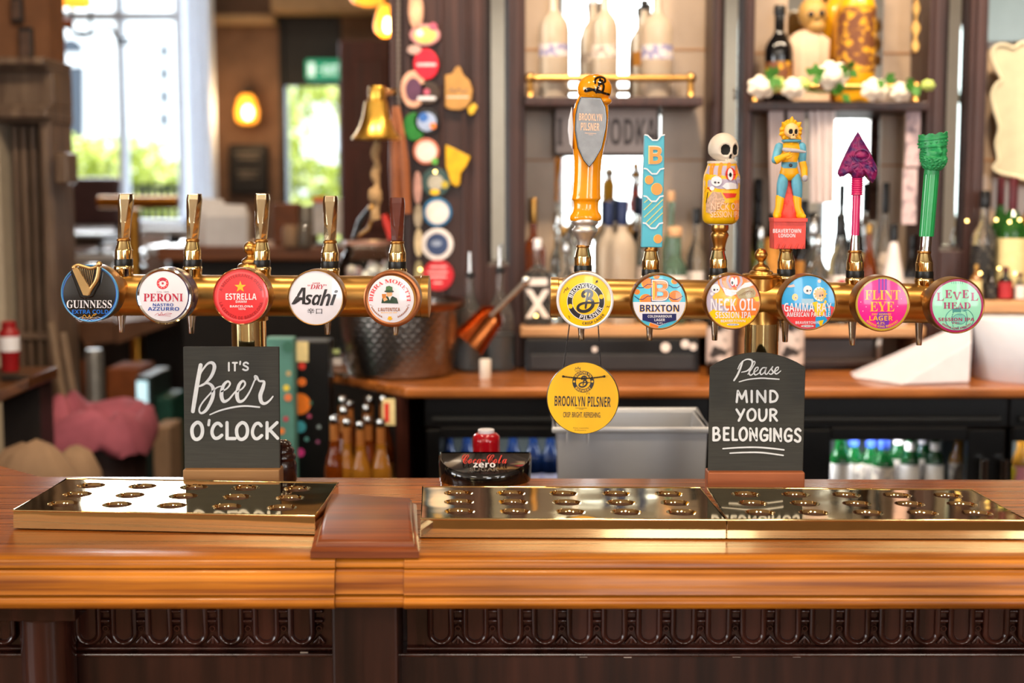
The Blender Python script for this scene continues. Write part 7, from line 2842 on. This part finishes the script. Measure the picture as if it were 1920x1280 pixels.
# ---------------------------------------------------------------- cider bottles under the chamfered end
zcs = .79
t = thing('bottle_rack', 'dark wooden rack holding cider bottles under the counter end', 'rack', (xx(680, 3.2), 3.25, 0))
b = MB(); b.box(-.08, .064, -.15, .2, zcs - .02, zcs, DARKW); b.build('shelf', t, smooth=0)
for sx_ in (-.07, .05):
    b = MB(); b.box(sx_ - .01, sx_ + .01, -.12, .18, 0, zcs - .02, DARKW); b.build('leg', t, smooth=0)
CID = mat('foil_copper', '#b5733a', .35, .5, var=.15)
YLB = mat('label_cider', '#8a5a20', .5, 0, col2='#d8b840', scale=14, lo=.5, hi=.6)
for px, Y, top, g, lab in ((629, 3.12, 778, AMB, 'amber cider bottle at left front of the rack'), (653, 3.13, 784, AMBL, 'golden cider bottle second from left in the rack'), (678, 3.11, 789, AMBL, 'golden cider bottle in the middle front of the rack'),
                           (692, 3.17, 780, AMB, 'amber cider bottle just behind the middle front one'), (716, 3.12, 785, AMBL, 'golden cider bottle at right front of the rack'), (645, 3.26, 742, AMB, 'amber cider bottle at the left back of the rack'),
                           (657, 3.3, 750, AMB, 'second amber cider bottle in the back row'), (648, 3.2, 762, AMB, 'amber cider bottle in the middle row at left'), (690, 3.24, 758, AMB, 'amber cider bottle in the middle row at right'),
                           (695, 3.33, 742, AMB, 'amber cider bottle at the back beside the price card'), (722, 3.3, 740, AMB, 'amber cider bottle behind the price card')):
    tt = bottle(lab, px, Y, zcs, top, 39, g, CAPS_, YLB, 'long', .07, (.1, .42), .38, grp='cider bottles under the counter end')
    b = MB()
    bb = at(px, top, Y).z - zcs
    b.lathe([(39 / 2 * k(Y) * .43, bb * .78), (39 / 2 * k(Y) * .42, bb * .92)], CID, n=18)
    b.build('neck_foil', tt, smooth=50)
base = at(729, 797, 3.17)
b = MB(); Ku = k(3.17)
b.box(-12 * Ku, 12 * Ku, 0, .004, 0, ZB - .024 - base.z, LCR); b.box(-8 * Ku, 1 * Ku, -.001, 0, 6 * Ku, 42 * Ku, REDP)
o = b.build('price_card', smooth=0, loc=base); tag(o, 'cream price card with red bar clipped in front of the cider bottles', 'card')

# ---------------------------------------------------------------- illustrated boxes left of the rack
Y = 3.25
base = at(580, 880, Y); base.z = 0
t = thing('poster_box', 'black poster box with bright coloured discs under the counter end', 'box', base)
b = MB()
x0_, x1_ = (at(552, 800, Y) - base).x, (at(618, 800, Y) - base).x
zt7 = at(580, 640, Y).z
b.box(x0_, x1_, 0, .08, 0, zt7, BLACK); b.build('box', t, smooth=0, bevel=.003)
a = Art(base, Y - .0006)
for x, y, r, c in ((562, 757, 20, '#e87a1a'), (563, 800, 11, '#3fa0b0'), (563, 848, 8, '#d83a90'), (566, 716, 8, '#ee7a2a'), (575, 823, 4, '#5fa0a0'), (580, 780, 4, '#b04a70'), (582, 755, 4, '#3f6f5a'), (598, 800, 4, '#7a8a90'), (596, 828, 3.5, '#8a4a70'), (566, 686, 7, '#d83a2a')):
    a.disc(x, y, r, mat('disc_' + c[1:], c, .6, 0, var=.08), 1, n=24)
a.poly([(556, 640), (578, 640), (578, 678), (556, 678)], LCR, 1)
a.build('print', t)
Y = 3.18
base = at(538, 880, Y); base.z = 0
t = thing('poster_box', 'teal illustrated poster box beside the black one with discs', 'box', base)
b = MB()
x0_, x1_ = (at(500, 800, Y) - base).x, (at(552, 800, Y) - base).x
b.box(x0_, x1_, 0, .05, .0, at(580, 634, Y).z, mat('teal_card', '#4a7a70', .6, 0, var=.2, scale=12)); b.build('box', t, smooth=0, bevel=.003)
a = Art(base, Y - .0006)
for x, y, r, c in ((540, 650, 11, '#2f5f4f'), (537, 727, 6, '#d8c040'), (540, 745, 7, '#d07040'), (536, 785, 5, '#b04050'), (528, 808, 6, '#d87a30'), (541, 700, 5, '#b8a070')):
    a.disc(x, y, r, mat('disc_' + c[1:], c, .6, 0, var=.08), 1, n=20)
a.build('print', t)
# ---------------------------------------------------------------- far room
AMBL2 = mat('lamp_amber_glass', '#ff9a2c', .3, 0, emit=2.2, trans=0.0)
HOT = mat('lamp_filament', '#ffd890', .3, 0, emit=14.0)


def sconce(px, py, Y, label, r):
    base = at(px, py, Y)
    t = thing('wall_lamp', label, 'lamp', base)
    b = MB(); Ku = k(Y)
    b.lathe([(r * .5 * Ku, -20 * Ku), (r * Ku, -14 * Ku), (r * 1.1 * Ku, 4 * Ku), (r * .8 * Ku, 26 * Ku), (r * .45 * Ku, 34 * Ku)], AMBL2, n=20)
    b.build('lamp_shade', t, smooth=50)
    b = MB(); b.sph((6 * Ku, -r * 1.1 * Ku, 0), (9 * Ku, 6 * Ku, 13 * Ku), HOT, 14, 9); b.build('bulb', t, smooth=60)
    b = MB(); b.box(-4 * Ku, 4 * Ku, 0, .12, 32 * Ku, 44 * Ku, IRON); b.build('bracket', t, smooth=0)
    return base


p = sconce(463, 212, 7.86, 'glowing amber wall lamp above the small blackboard on the far wall', 20)
bulb('wall_lamp_light', (p.x, p.y - .22, p.z), 6, (1, .62, .3), .06)
base = at(722, 55, 5.0)
t = thing('pendant_lamp', 'amber glass pendant lamp left of the pilaster', 'lamp', base)
Ku = k(5.0)
b = MB(); b.lathe([(6 * Ku, -14 * Ku), (18 * Ku, -4 * Ku), (20 * Ku, 8 * Ku), (14 * Ku, 34 * Ku), (8 * Ku, 44 * Ku)], AMBL2, n=24); b.build('lamp_shade', t, smooth=50)
b = MB(); b.sph((6 * Ku, -16 * Ku, 6 * Ku), (8 * Ku, 6 * Ku, 14 * Ku), HOT, 14, 9); b.build('bulb', t, smooth=60)
b = MB(); b.tube([(0, 0, 40 * Ku), (0, 0, 3.3 - base.z)], .004, BLACK, 8); b.build('cord', t)
base = at(690, -12, 5.2)
t = thing('pendant_lamp', 'orange glass dish lamp cut by the upper frame edge', 'lamp', base)
Ku = k(5.2)
b = MB(); b.lathe([(10 * Ku, -22 * Ku), (28 * Ku, -16 * Ku), (38 * Ku, 0), (36 * Ku, 12 * Ku), (6 * Ku, 24 * Ku)], AMBL2, n=24); b.build('lamp_shade', t, smooth=50)
b = MB(); b.tube([(0, 0, 20 * Ku), (0, 0, 3.3 - base.z)], .004, BLACK, 8); b.build('cord', t)
bulb('pendant_light', tuple(at(722, 75, 4.9)), 7, (1, .6, .25), .05)

base = at(135, 12, 6.4)
t = thing('chandelier', 'dark iron chandelier with orange glowing shades at upper left', 'chandelier', base)
Ku = k(6.4)
b = MB()
for s, x0_, y0_, x1_, y1_ in ((0, 135, 60, 205, 48), (1, 135, 62, 175, 65), (2, 205, 48, 245, 80), (3, 205, 48, 240, 72), (4, 170, 20, 168, 55)):
    b.tube([at(x0_, y0_, 6.4) - base, at((x0_ + x1_) / 2, max(y0_, y1_) + 3, 6.4) - base, at(x1_, y1_, 6.4) - base], .008, IRON, 8)
b.sph(at(128, 46, 6.4) - base, (11 * Ku, 11 * Ku, 9 * Ku), mat('bronze_boss', '#7a4420', .4, .6), 16, 10)
b.tube([at(135, 60, 6.4) - base, (0.0, 0, 3.3 - base.z)], .008, IRON, 8)
b.build('frame', t, smooth=50)
for px, py, rr in ((120, 6, 26), (150, 8, 22)):
    b = MB(); c = at(px, py, 6.4) - base
    b.lathe([(rr * .6 * Ku, -9 * Ku), (rr * Ku, 0), (rr * .9 * Ku, 12 * Ku), (rr * .4 * Ku, 20 * Ku)], AMBL2, tuple(c), n=20)
    b.build('lamp_shade', t, smooth=50)

# small blackboard on the far wall
base = at(465, 318, 7.95)
t = thing('wall_blackboard', 'small framed blackboard under the glowing wall lamp', 'blackboard', base)
p0, p1 = at(430, 363, 7.95) - base, at(500, 270, 7.95) - base
b = MB(); b.box(p0.x, p1.x, 0, .04, p0.z, p1.z, BLACKWOOD); b.build('frame', t, smooth=0, bevel=.01)
a = Art(base, 7.945)
for y, x0_, x1_ in ((287, 440, 490), (296, 445, 486), (322, 444, 486), (331, 448, 482)):
    a.stroke([(x, y + 2.2 * sin(x * .7)) for x in range(x0_, x1_, 4)], 2.4, mat('faded_chalk', '#7d7770', .8), 1)
a.build('writing', t)

# dark bar return with things on it
Y = 5.0
zr_ = zz(462, Y)
base = Vector((xx(460, Y), Y + .3, 0))
t = thing('bar_return', 'dark wooden return counter in the far room behind the left taps', 'counter', base)
b = MB(); b.box(xx(292, Y) - base.x, xx(735, Y) - base.x, -.3, .3, zr_ - .05, zr_, wood('return_top', '#5b3018', '#8a5430', .35, .2)); b.build('counter_top', t, smooth=0, bevel=.008)
b = MB(); b.box(xx(330, Y) - base.x, xx(735, Y) - base.x, -.24, .28, 0, zr_ - .05, mat('near_black_wood', '#100d0c', .5, 0, var=.2)); b.build('front_panel', t, smooth=0)
t = thing('partition', 'low black wooden partition under the far tables left of the return counter', 'partition', Vector((xx(200, 5.6), 5.6, 0)))
b = MB(); b.box(xx(80, 5.6) - xx(200, 5.6), xx(345, 5.6) - xx(200, 5.6), 0, .04, 0, zz(560, 5.6), mat('near_black_wood', '#100d0c', .5)); b.build('panel', t, smooth=0)


def simple(name, label, cat, fn, base, parts=False, **kw):
    b = MB(); fn(b)
    o = b.build(name, loc=base, **kw)
    tag(o, label, cat)
    return o


Yi = 5.05
zi = zr_
def onr(px, dy=0.0):
    v = at(px, 455, Yi + dy); v.z = zi; return v
BX = mat('brown_box', '#6b3d1e', .5, 0, var=.15)
simple('brown_box', 'brown wooden box standing on the far return counter', 'box', lambda b: b.box(-.045, .045, -.05, .05, 0, .15, BX), onr(540, .1), smooth=0, bevel=.006)
GRC = mat('grey_canister', '#6f6c66', .35, .3, var=.15)
def jar_(r, h, m):
    return lambda b: b.lathe([(r * .92, 0), (r, .006), (r, h * .8), (r * .8, h * .9), (r * .8, h)], m, n=24)
simple('canister', 'grey canister on the far return counter beside the white menu holder', 'canister', jar_(.042, .14, GRC), onr(574, .12), smooth=45)
simple('tumbler', 'small beige tumbler on the far return counter', 'tumbler', jar_(.028, .075, mat('beige_cup', '#a5886c', .5, 0)), onr(545, -.05), smooth=45)
simple('glass_tumbler', 'small clear glass tumbler on the far return counter', 'tumbler', jar_(.028, .08, mat('smoky_glass', '#b8b4aa', .1, 0, trans=.7)), onr(571, -.05), smooth=45)
t = thing('menu_holder', 'white menu card on a stand behind the fourth tap lever', 'menu', onr(612))
bs = Vector(t.location)
p0, p1 = at(588, 440, Yi) - bs, at(640, 372, Yi) - bs
b = MB(); b.box(p0.x, p1.x, 0, .012, p0.z - .0, p1.z, mat('white_card', '#d5d5d8', .6)); b.build('card', t, smooth=0)
b = MB(); b.box(p0.x, (p0.x + p1.x) / 2, -.008, 0, p1.z - .012, p1.z + .008, ORG); b.build('clip', t, smooth=0)
b = MB(); b.box(-.04, .04, -.03, .03, 0, .01, BLACK); b.box(-.006, .006, .0, .01, .01, p0.z + .01, BLACK); b.build('stand', t, smooth=0)
WB = mat('white_paper_bag', '#d7dae2', .8, 0, var=.04)
for px, w, h, lab in ((428, .075, .15, 'white paper bag on the far return counter right of the second lever'), (398, .05, .17, 'pale grey paper bag behind the white paper bag')):
    def bag(b, w=w, h=h):
        b.rings([[(-w, -.04, 0), (w, -.04, 0), (w, .04, 0), (-w, .04, 0)], [(-w * 1.02, -.035, h * .7), (w * 1.02, -.035, h * .7), (w * 1.02, .035, h * .7), (-w * 1.02, .035, h * .7)], [(-w * .8, -.012, h), (w * .85, -.01, h * .96), (w * .85, .01, h * .96), (-w * .8, .012, h)]], WB)
    simple('paper_bag', lab, 'bag', bag, onr(px, .1 if w < .06 else 0), smooth=0, bevel=.004)

# second brass font in the far room
Yt = 5.52
base = at(255, 560, Yt); base.z = 0
OLDB = mat('old_brass', '#a8762f', .3, 1.0, var=.15)
t = thing('brass_post', 'blurred brass T shaped font in the far room behind the first lever', 'beer font', base)
b = MB(); q0, q1 = at(255, 392, Yt) - base, at(255, 560, Yt) - base
b.lathe([(.055, 0), (.05, .02), (.026, .05), (.026, q0.z)], OLDB, n=20); b.build('column', t, smooth=45)
b = MB(); b.tube([at(185, 379, Yt) - base, at(335, 379, Yt) - base], .024, OLDB, 16); b.build('rail', t, smooth=45)

# poseur tables reflecting the window
TT = mat('glossy_table', '#a9aeb2', .08, 0, var=.06, coat=1.0)
DKM = mat('dark_metal', '#17171a', .4, .4)


def table(label, px0, px1, py, Y, d):
    z = zz(py, Y)
    base = Vector(((xx(px0, Y) + xx(px1, Y)) / 2, Y + d / 2, 0))
    w = (xx(px1, Y) - xx(px0, Y)) / 2
    t = thing('pub_table', label, 'table', base, 'pub tables by the far window')
    b = MB(); b.box(-w, w, -d / 2, d / 2, z - .035, z, TT); b.build('table_top', t, smooth=0, bevel=.006)
    b = MB(); b.lathe([(.2, 0), (.2, .02), (.04, .04), (.035, z - .035)], DKM, n=20); b.build('pedestal', t, smooth=40)


table('shiny topped pub table under the tall far window', 268, 372, 462, 6.6, .9)
table('second shiny pub table partly behind the first lever', 112, 216, 476, 6.2, .5)
table('nearest shiny pub table at the left behind the harp badge', 100, 214, 506, 5.7, .45)
table('pub table close to the window sill', 262, 352, 428, 7.3, .4)


def stool(label, px, Y, py, w=.16):
    z = zz(py, Y)
    base = at(px, 500, Y); base.z = 0
    t = thing('bar_chair', label, 'chair', base, 'dark chairs by the far window')
    SE = mat('dark_leather', '#1c1514', .35, 0, var=.2)
    PB = mat('purple_brown_leather', '#3d2a30', .4, 0, var=.15)
    b = MB(); b.box(-w, w, -.17, .17, z - .06, z, SE); b.build('seat', t, smooth=0, bevel=.02)
    b = MB(); b.box(-w, w, .13, .18, z + .03, z + .27, PB); b.build('backrest', t, smooth=0, bevel=.02)
    for sx_ in (-1, 1):
        for sy_ in (-1, 1):
            b = MB(); b.tube([(sx_ * w * .85, sy_ * .14, z - .05), (sx_ * w, sy_ * .17, 0)], .014, SE, 8); b.build('leg', t, smooth=50)
        b = MB(); b.tube([(sx_ * w * .85, .15, z - .02), (sx_ * w * .85, .16, z + .06)], .014, SE, 8); b.build('back_post', t, smooth=50)


stool('dark leather bar chair with purplish back near the hedge view', 160, 6.95, 436, .14)
0 and stool('dark bar chair half hidden by the first lever', 246, 6.95, 446, .1)

# ---------------------------------------------------------------- dresser and wall at the far left
Y = 4.5
b = MB()
LW = mat('warm_brown_wall', '#7e5436', .8, 0, var=.12, scale=10)
b.box(-5.9, xx(104, Y), Y, Y + .15, 0, 3.3, LW)
struct('wall_side', b, smooth=0)
for px, py, w, h, lab in ((30, 18, 20, 44, 'small dark framed picture at the upper left edge'), (47, 84, 24, 64, 'dark framed picture standing above the dresser cornice')):
    base = at(px, py, Y - .03)
    t = thing('picture_frame', lab, 'picture', base)
    Ku = k(Y)
    b = MB(); b.box(-w / 2 * Ku, w / 2 * Ku, 0, .025, -h / 2 * Ku, h / 2 * Ku, BLACKWOOD); b.build('frame', t, smooth=0, bevel=.003)
    b = MB(); b.box(-w * .38 * Ku, w * .38 * Ku, -.002, 0, -h * .38 * Ku, h * .38 * Ku, mat('old_print', '#5a4438', .5, 0, var=.3, scale=30)); b.build('print', t, smooth=0)
Y = 4.3
base = Vector((xx(52, Y), Y + .1, 0))
t = thing('dresser', 'grey brown wooden dresser with moulded cornice at the left frame edge', 'dresser', base)
X = lambda px: xx(px, Y, 400) - base.x
Z = lambda py: zz(py, Y)
b = MB()
for y0_, y1_, d in ((110, 124, -.06), (124, 132, -.02), (132, 196, .02), (196, 206, -.02), (206, 222, -.05), (222, 230, 0)):
    b.box(X(-60), X(104), -.1 + d, .1, Z(y1_), Z(y0_), GREYBROWN)
b.build('cornice', t, smooth=0, bevel=.004)
b = MB(); b.box(X(80), X(100), -.1, .1, 0, Z(228), GREYBROWN); b.box(X(86), X(94), -.108, -.1, 0, Z(240), GREYBROWN); b.build('post', t, smooth=0, bevel=.003)
b = MB(); b.box(X(-60), X(2), -.1, .1, 0, Z(228), mat('cream_paint', '#b5a892', .5, 0, var=.05)); b.build('post', t, smooth=0, bevel=.003)
b = MB()
b.box(X(0), X(82), .02, .1, 0, Z(228), wood('dresser_back', '#3a2a20', '#5a4434', .5, .1, sx=14, sy=14, sz=1.5))
for px in (12, 28, 46, 62):
    b.box(X(px), X(px + 9), -.03, .02, 0, Z(235), GREYBROWN)
b.box(X(0), X(82), -.04, .02, Z(640), Z(628), GREYBROWN)
b.build('slatted_back', t, smooth=0, bevel=.002)
base = at(116, 345, 4.25)
b = MB(); Ku = k(4.25)
b.box(-14 * Ku, 12 * Ku, -.0, .1, 0, 58 * Ku, GREYBROWN)
b.box(-14 * Ku, 12 * Ku, -.0, .1, -28 * Ku, 0, GREYBROWN) if False else None
o = b.build('corbel_box', smooth=0, bevel=.008, loc=base); tag(o, 'small brown wooden box fixed at the dresser edge before the window', 'box')

# left lower corner: shelf, red bottle, plugs, canes
Yl = 3.6
base = at(25, 735, Yl)
t = thing('side_shelf', 'narrow wooden side shelf at the lower left with red bottle', 'shelf', Vector((base.x, Yl, 0)))
bs = Vector(t.location)
p = at(62, 702, Yl) - bs
b = MB()
b.hexa([(at(-60, 760, Yl) - bs) + Vector((0, -.1, -.03)), (at(60, 705, Yl) - bs) + Vector((0, -.02, -.03)), (at(60, 705, Yl) - bs) + Vector((0, .2, -.03)), (at(-60, 705, Yl) - bs) + Vector((0, .2, -.03)),
        (at(-60, 760, Yl) - bs) + Vector((0, -.1, 0)), (at(60, 705, Yl) - bs) + Vector((0, -.02, 0)), (at(60, 705, Yl) - bs) + Vector((0, .2, 0)), (at(-60, 705, Yl) - bs) + Vector((0, .2, 0))], wood('side_shelf_wood', '#3a2010', '#6a4020', 0.4, 0.0))
b.build('board', t, smooth=0, bevel=.004)
b = MB(); b.box(p.x - .12, p.x - .02, .1, .2, 0, p.z - .02, mat('dark_leg', '#1a1412', .5)); b.build('leg', t, smooth=0)
zsh = at(60, 705, Yl).z
base = at(20, 705, Yl + .1); base.z = zsh
t = thing('sauce_bottle', 'red sauce bottle with white label on the side shelf at the left edge', 'bottle', base)
Ku = k(Yl)
b = MB(); hh = (at(20, 604, Yl + .1) - base).z
b.lathe([(16 * Ku, 0), (17 * Ku, .004), (17 * Ku, hh * .3), (19 * Ku, hh * .36), (19 * Ku, hh * .8), (12 * Ku, hh * .9)], mat('sauce_red', '#8e1418', .4, 0), n=28); b.build('body', t, smooth=45)
b = MB(); b.lathe([(13 * Ku, hh * .88), (14 * Ku, hh), (10 * Ku, hh * 1.02)], mat('sauce_red', '#8e1418', .4, 0), n=24); b.build('cap', t, smooth=45)
b = MB(); b.lathe([(19.3 * Ku, hh * .42), (19.3 * Ku, hh * .72)], WHITEP, n=28, cap=False); b.build('label', t, smooth=60)

LIN = mat('pink_linen', '#9c5262', .85, 0, var=.12, scale=14)
base = at(180, 900, 4.0); base.z = 0
t = thing('linen_basket', 'dark tub draped with crumpled pink cloth behind the bar', 'basket', base)
b = MB()
zt8 = at(180, 800, 4.0).z
rs = []
rn = random.Random(2)
Ku = k(4.0)
for z_, w, d in ((.02, .7, .8), (zt8 - .1, .82, .85), (zt8 - .04, .84, .86), (zt8 - .055, 1.02, 1.05), (zt8 - .03, 1.04, 1.06), (zt8 + .03, .97, 1.0), (zt8 + .06, .88, .9), (zt8 + .05, .72, .7), (zt8 + .01, .5, .45), (zt8 - .01, .2, .2)):
    rs.append([((105 * Ku) * w * math.copysign(abs(cos(a_)) ** .6, cos(a_)) * (1 + .05 * mnoise.noise(Vector((a_ * 3, z_ * 9, 1)))), .17 * d * math.copysign(abs(sin(a_)) ** .6, sin(a_)),
                z_ + (.05 * mnoise.noise(Vector((cos(a_) * 2.2, sin(a_) * 2.2, w * 2))) if z_ > zt8 - .06 and w > .3 else 0)) for a_ in [2 * pi * i / 48 for i in range(48)]])
b.rings(rs[:3], mat('dark_tub', '#2b1d1c', .5, 0, var=.1)); b.build('tub', t, smooth=60)
b = MB(); b.rings(rs[2:], LIN); b.build('cloth', t, smooth=70)
SACK = mat('beige_sack', '#8a7058', .9, 0, var=.12, scale=10)
for px, py, w, h, lab, Yq_ in ((60, 838, 105, 60, 'beige cloth sack slumped at the lower left behind the bar', 3.4), (140, 850, 60, 44, 'smaller beige sack in front of the pink basket', 3.68)):
    base = at(px, 900, Yq_); base.z = 0
    b = MB(); Ku = k(Yq_)
    zt9 = at(px, py - 10, Yq_).z
    rs = []
    for f, s in ((0, .8), (.1, 1), (.5, 1.05), (.8, .98), (.92, .8), (.98, .5), (1.0, .15)):
        rs.append([(w * Ku * s * cos(a_) * (1 + .08 * mnoise.noise(Vector((cos(a_) * 2, sin(a_) * 2, f * 4 + px)))), .1 * s * sin(a_), zt9 * f + .02 * mnoise.noise(Vector((cos(a_) * 2, sin(a_) * 2, px))) * (f > .5)) for a_ in [2 * pi * i / 36 for i in range(36)]])
    b.rings(rs, SACK)
    o = b.build('sack', smooth=70, loc=base); tag(o, lab, 'sack')
# pipes, crates and a lit panel in the dark hatch
base = at(180, 790, 4.8); base.z = 0
GP = mat('grey_pipe', '#7a7a78', .4, .5, var=.15)
b = MB(); Ku = k(4.8); z0_ = at(180, 660, 4.8).z
b.lathe([(17 * Ku, 0), (17 * Ku, z0_), (14 * Ku, z0_ + .01)], GP, n=20)
o = b.build('gas_cylinder', smooth=45, loc=base); tag(o, 'grey cylinder standing behind the pink basket', 'cylinder')
OC = mat('orange_brown_crate', '#7a3f16', .6, 0, var=.15)
base = at(232, 790, 4.9); base.z = 0
b = MB(); b.box(-30 * k(4.9), 32 * k(4.9), 0, .2, 0, at(232, 690, 4.9).z, OC)
o = b.build('cardboard_box', smooth=0, bevel=.006, loc=base); tag(o, 'orange brown box behind the pink basket', 'box')
base = at(165, 790, 4.95); base.z = 0
b = MB(); b.box(-10 * k(4.9), 8 * k(4.9), 0, .1, 0, at(165, 675, 4.95).z, OC)
o = b.build('cardboard_box', smooth=0, bevel=.006, loc=base); tag(o, 'narrow orange brown box left of the grey cylinder', 'box')
base = at(271, 795, 4.7); base.z = 0
t = thing('display_cooler', 'slim appliance with a lit pale blue strip beside the left blackboard', 'cooler', base)
Ku = k(4.7)
b = MB(); b.box(-14 * Ku, 16 * Ku, 0, .25, 0, at(271, 705, 4.7).z, mat('dark_teal_metal', '#22302f', .4, .2)); b.build('body', t, smooth=0, bevel=.005)
b = MB(); b.box(-12 * Ku, 8 * Ku, -.006, 0, at(271, 795, 4.7).z, at(271, 714, 4.7).z, mat('lit_panel', '#bfe6f2', .4, 0, emit=.9)); b.build('lit_strip', t, smooth=0)
base = at(309, 800, 4.75); base.z = 0
b = MB(); b.box(-16 * k(4.75), 14 * k(4.75), 0, .2, 0, at(305, 745, 4.75).z, mat('green_crate', '#14443a', .5, 0, var=.15))
o = b.build('bottle_crate', smooth=0, bevel=.006, loc=base); tag(o, 'dark green crate left of the left blackboard', 'crate')
base = at(303, 840, 4.3); base.z = 0
b = MB(); b.box(-17 * k(4.3), 16 * k(4.3), 0, .15, 0, at(303, 800, 4.3).z, SACK)
o = b.build('cardboard_box', smooth=0, bevel=.006, loc=base); tag(o, 'low beige box in front of the green crate', 'box')
# pale poles leaning on the dresser
PO = mat('pale_pole', '#8a7660', .5, 0, var=.1)
for x0_, y0_, x1_, y1_, lab in ((95, 605, 122, 770, 'left pale pole leaning beside the dresser'), (118, 625, 142, 770, 'right pale pole leaning beside the dresser')):
    a0_, b0_ = at(x0_, y0_, 4.18), at(x1_, y1_, 4.22)
    d = (b0_ - a0_)
    e = a0_ + d * (a0_.z / -d.z)
    b = MB(); b.tube([(0, 0, 0), a0_ - e], .011, PO, 12)
    o = b.build('pole', smooth=50, loc=e); tag(o, lab, 'pole')
# slanted brown board in the hatch
base = at(230, 590, 5.1)
b = MB()
q = lambda x, y, d=0: at(x, y, 5.1 + d) - base
BRD = mat('slant_board', '#6a4c38', .6, 0, var=.12)
b.hexa([q(135, 600), q(215, 600), q(215, 640, .02), q(160, 648, .02), q(110, 545, .3), q(215, 545, .3), q(215, 560, .32), q(110, 560, .32)], BRD)
b.hexa([q(218, 605), q(330, 590), q(330, 604, .02), q(218, 645, .02), q(218, 560, .3), q(330, 560, .3), q(330, 570, .3), q(218, 575, .3)], BRD)
b.add([q(160, 640), q(175, 640), q(175, 640) * 1.0 + Vector((0, 0.02, -1.0)), q(160, 640) + Vector((0, 0, -1.0))], [(0, 1, 2, 3)], BRD)
o = b.build('hatch_board', smooth=0, loc=base); tag(o, 'slanting brown boards under the far tables', 'board')
# power cable with plug
base = at(35, 760, 3.75)
t = thing('power_cable', 'pale cable with round plug hanging below the side shelf', 'cable', base)
PCB = mat('pale_cable', '#a9a29c', .5, 0)
b = MB(); b.tube([tuple(at(x, y, 3.75) - base) for x, y in cat_rom([(36, 770), (42, 800), (48, 830), (46, 860)], 5)], .006, PCB, 8); b.build('cable', t, smooth=60)
b = MB(); b.sph(at(35, 760, 3.75) - base, (.022, .015, .022), PCB, 14, 9); b.build('plug', t, smooth=60)
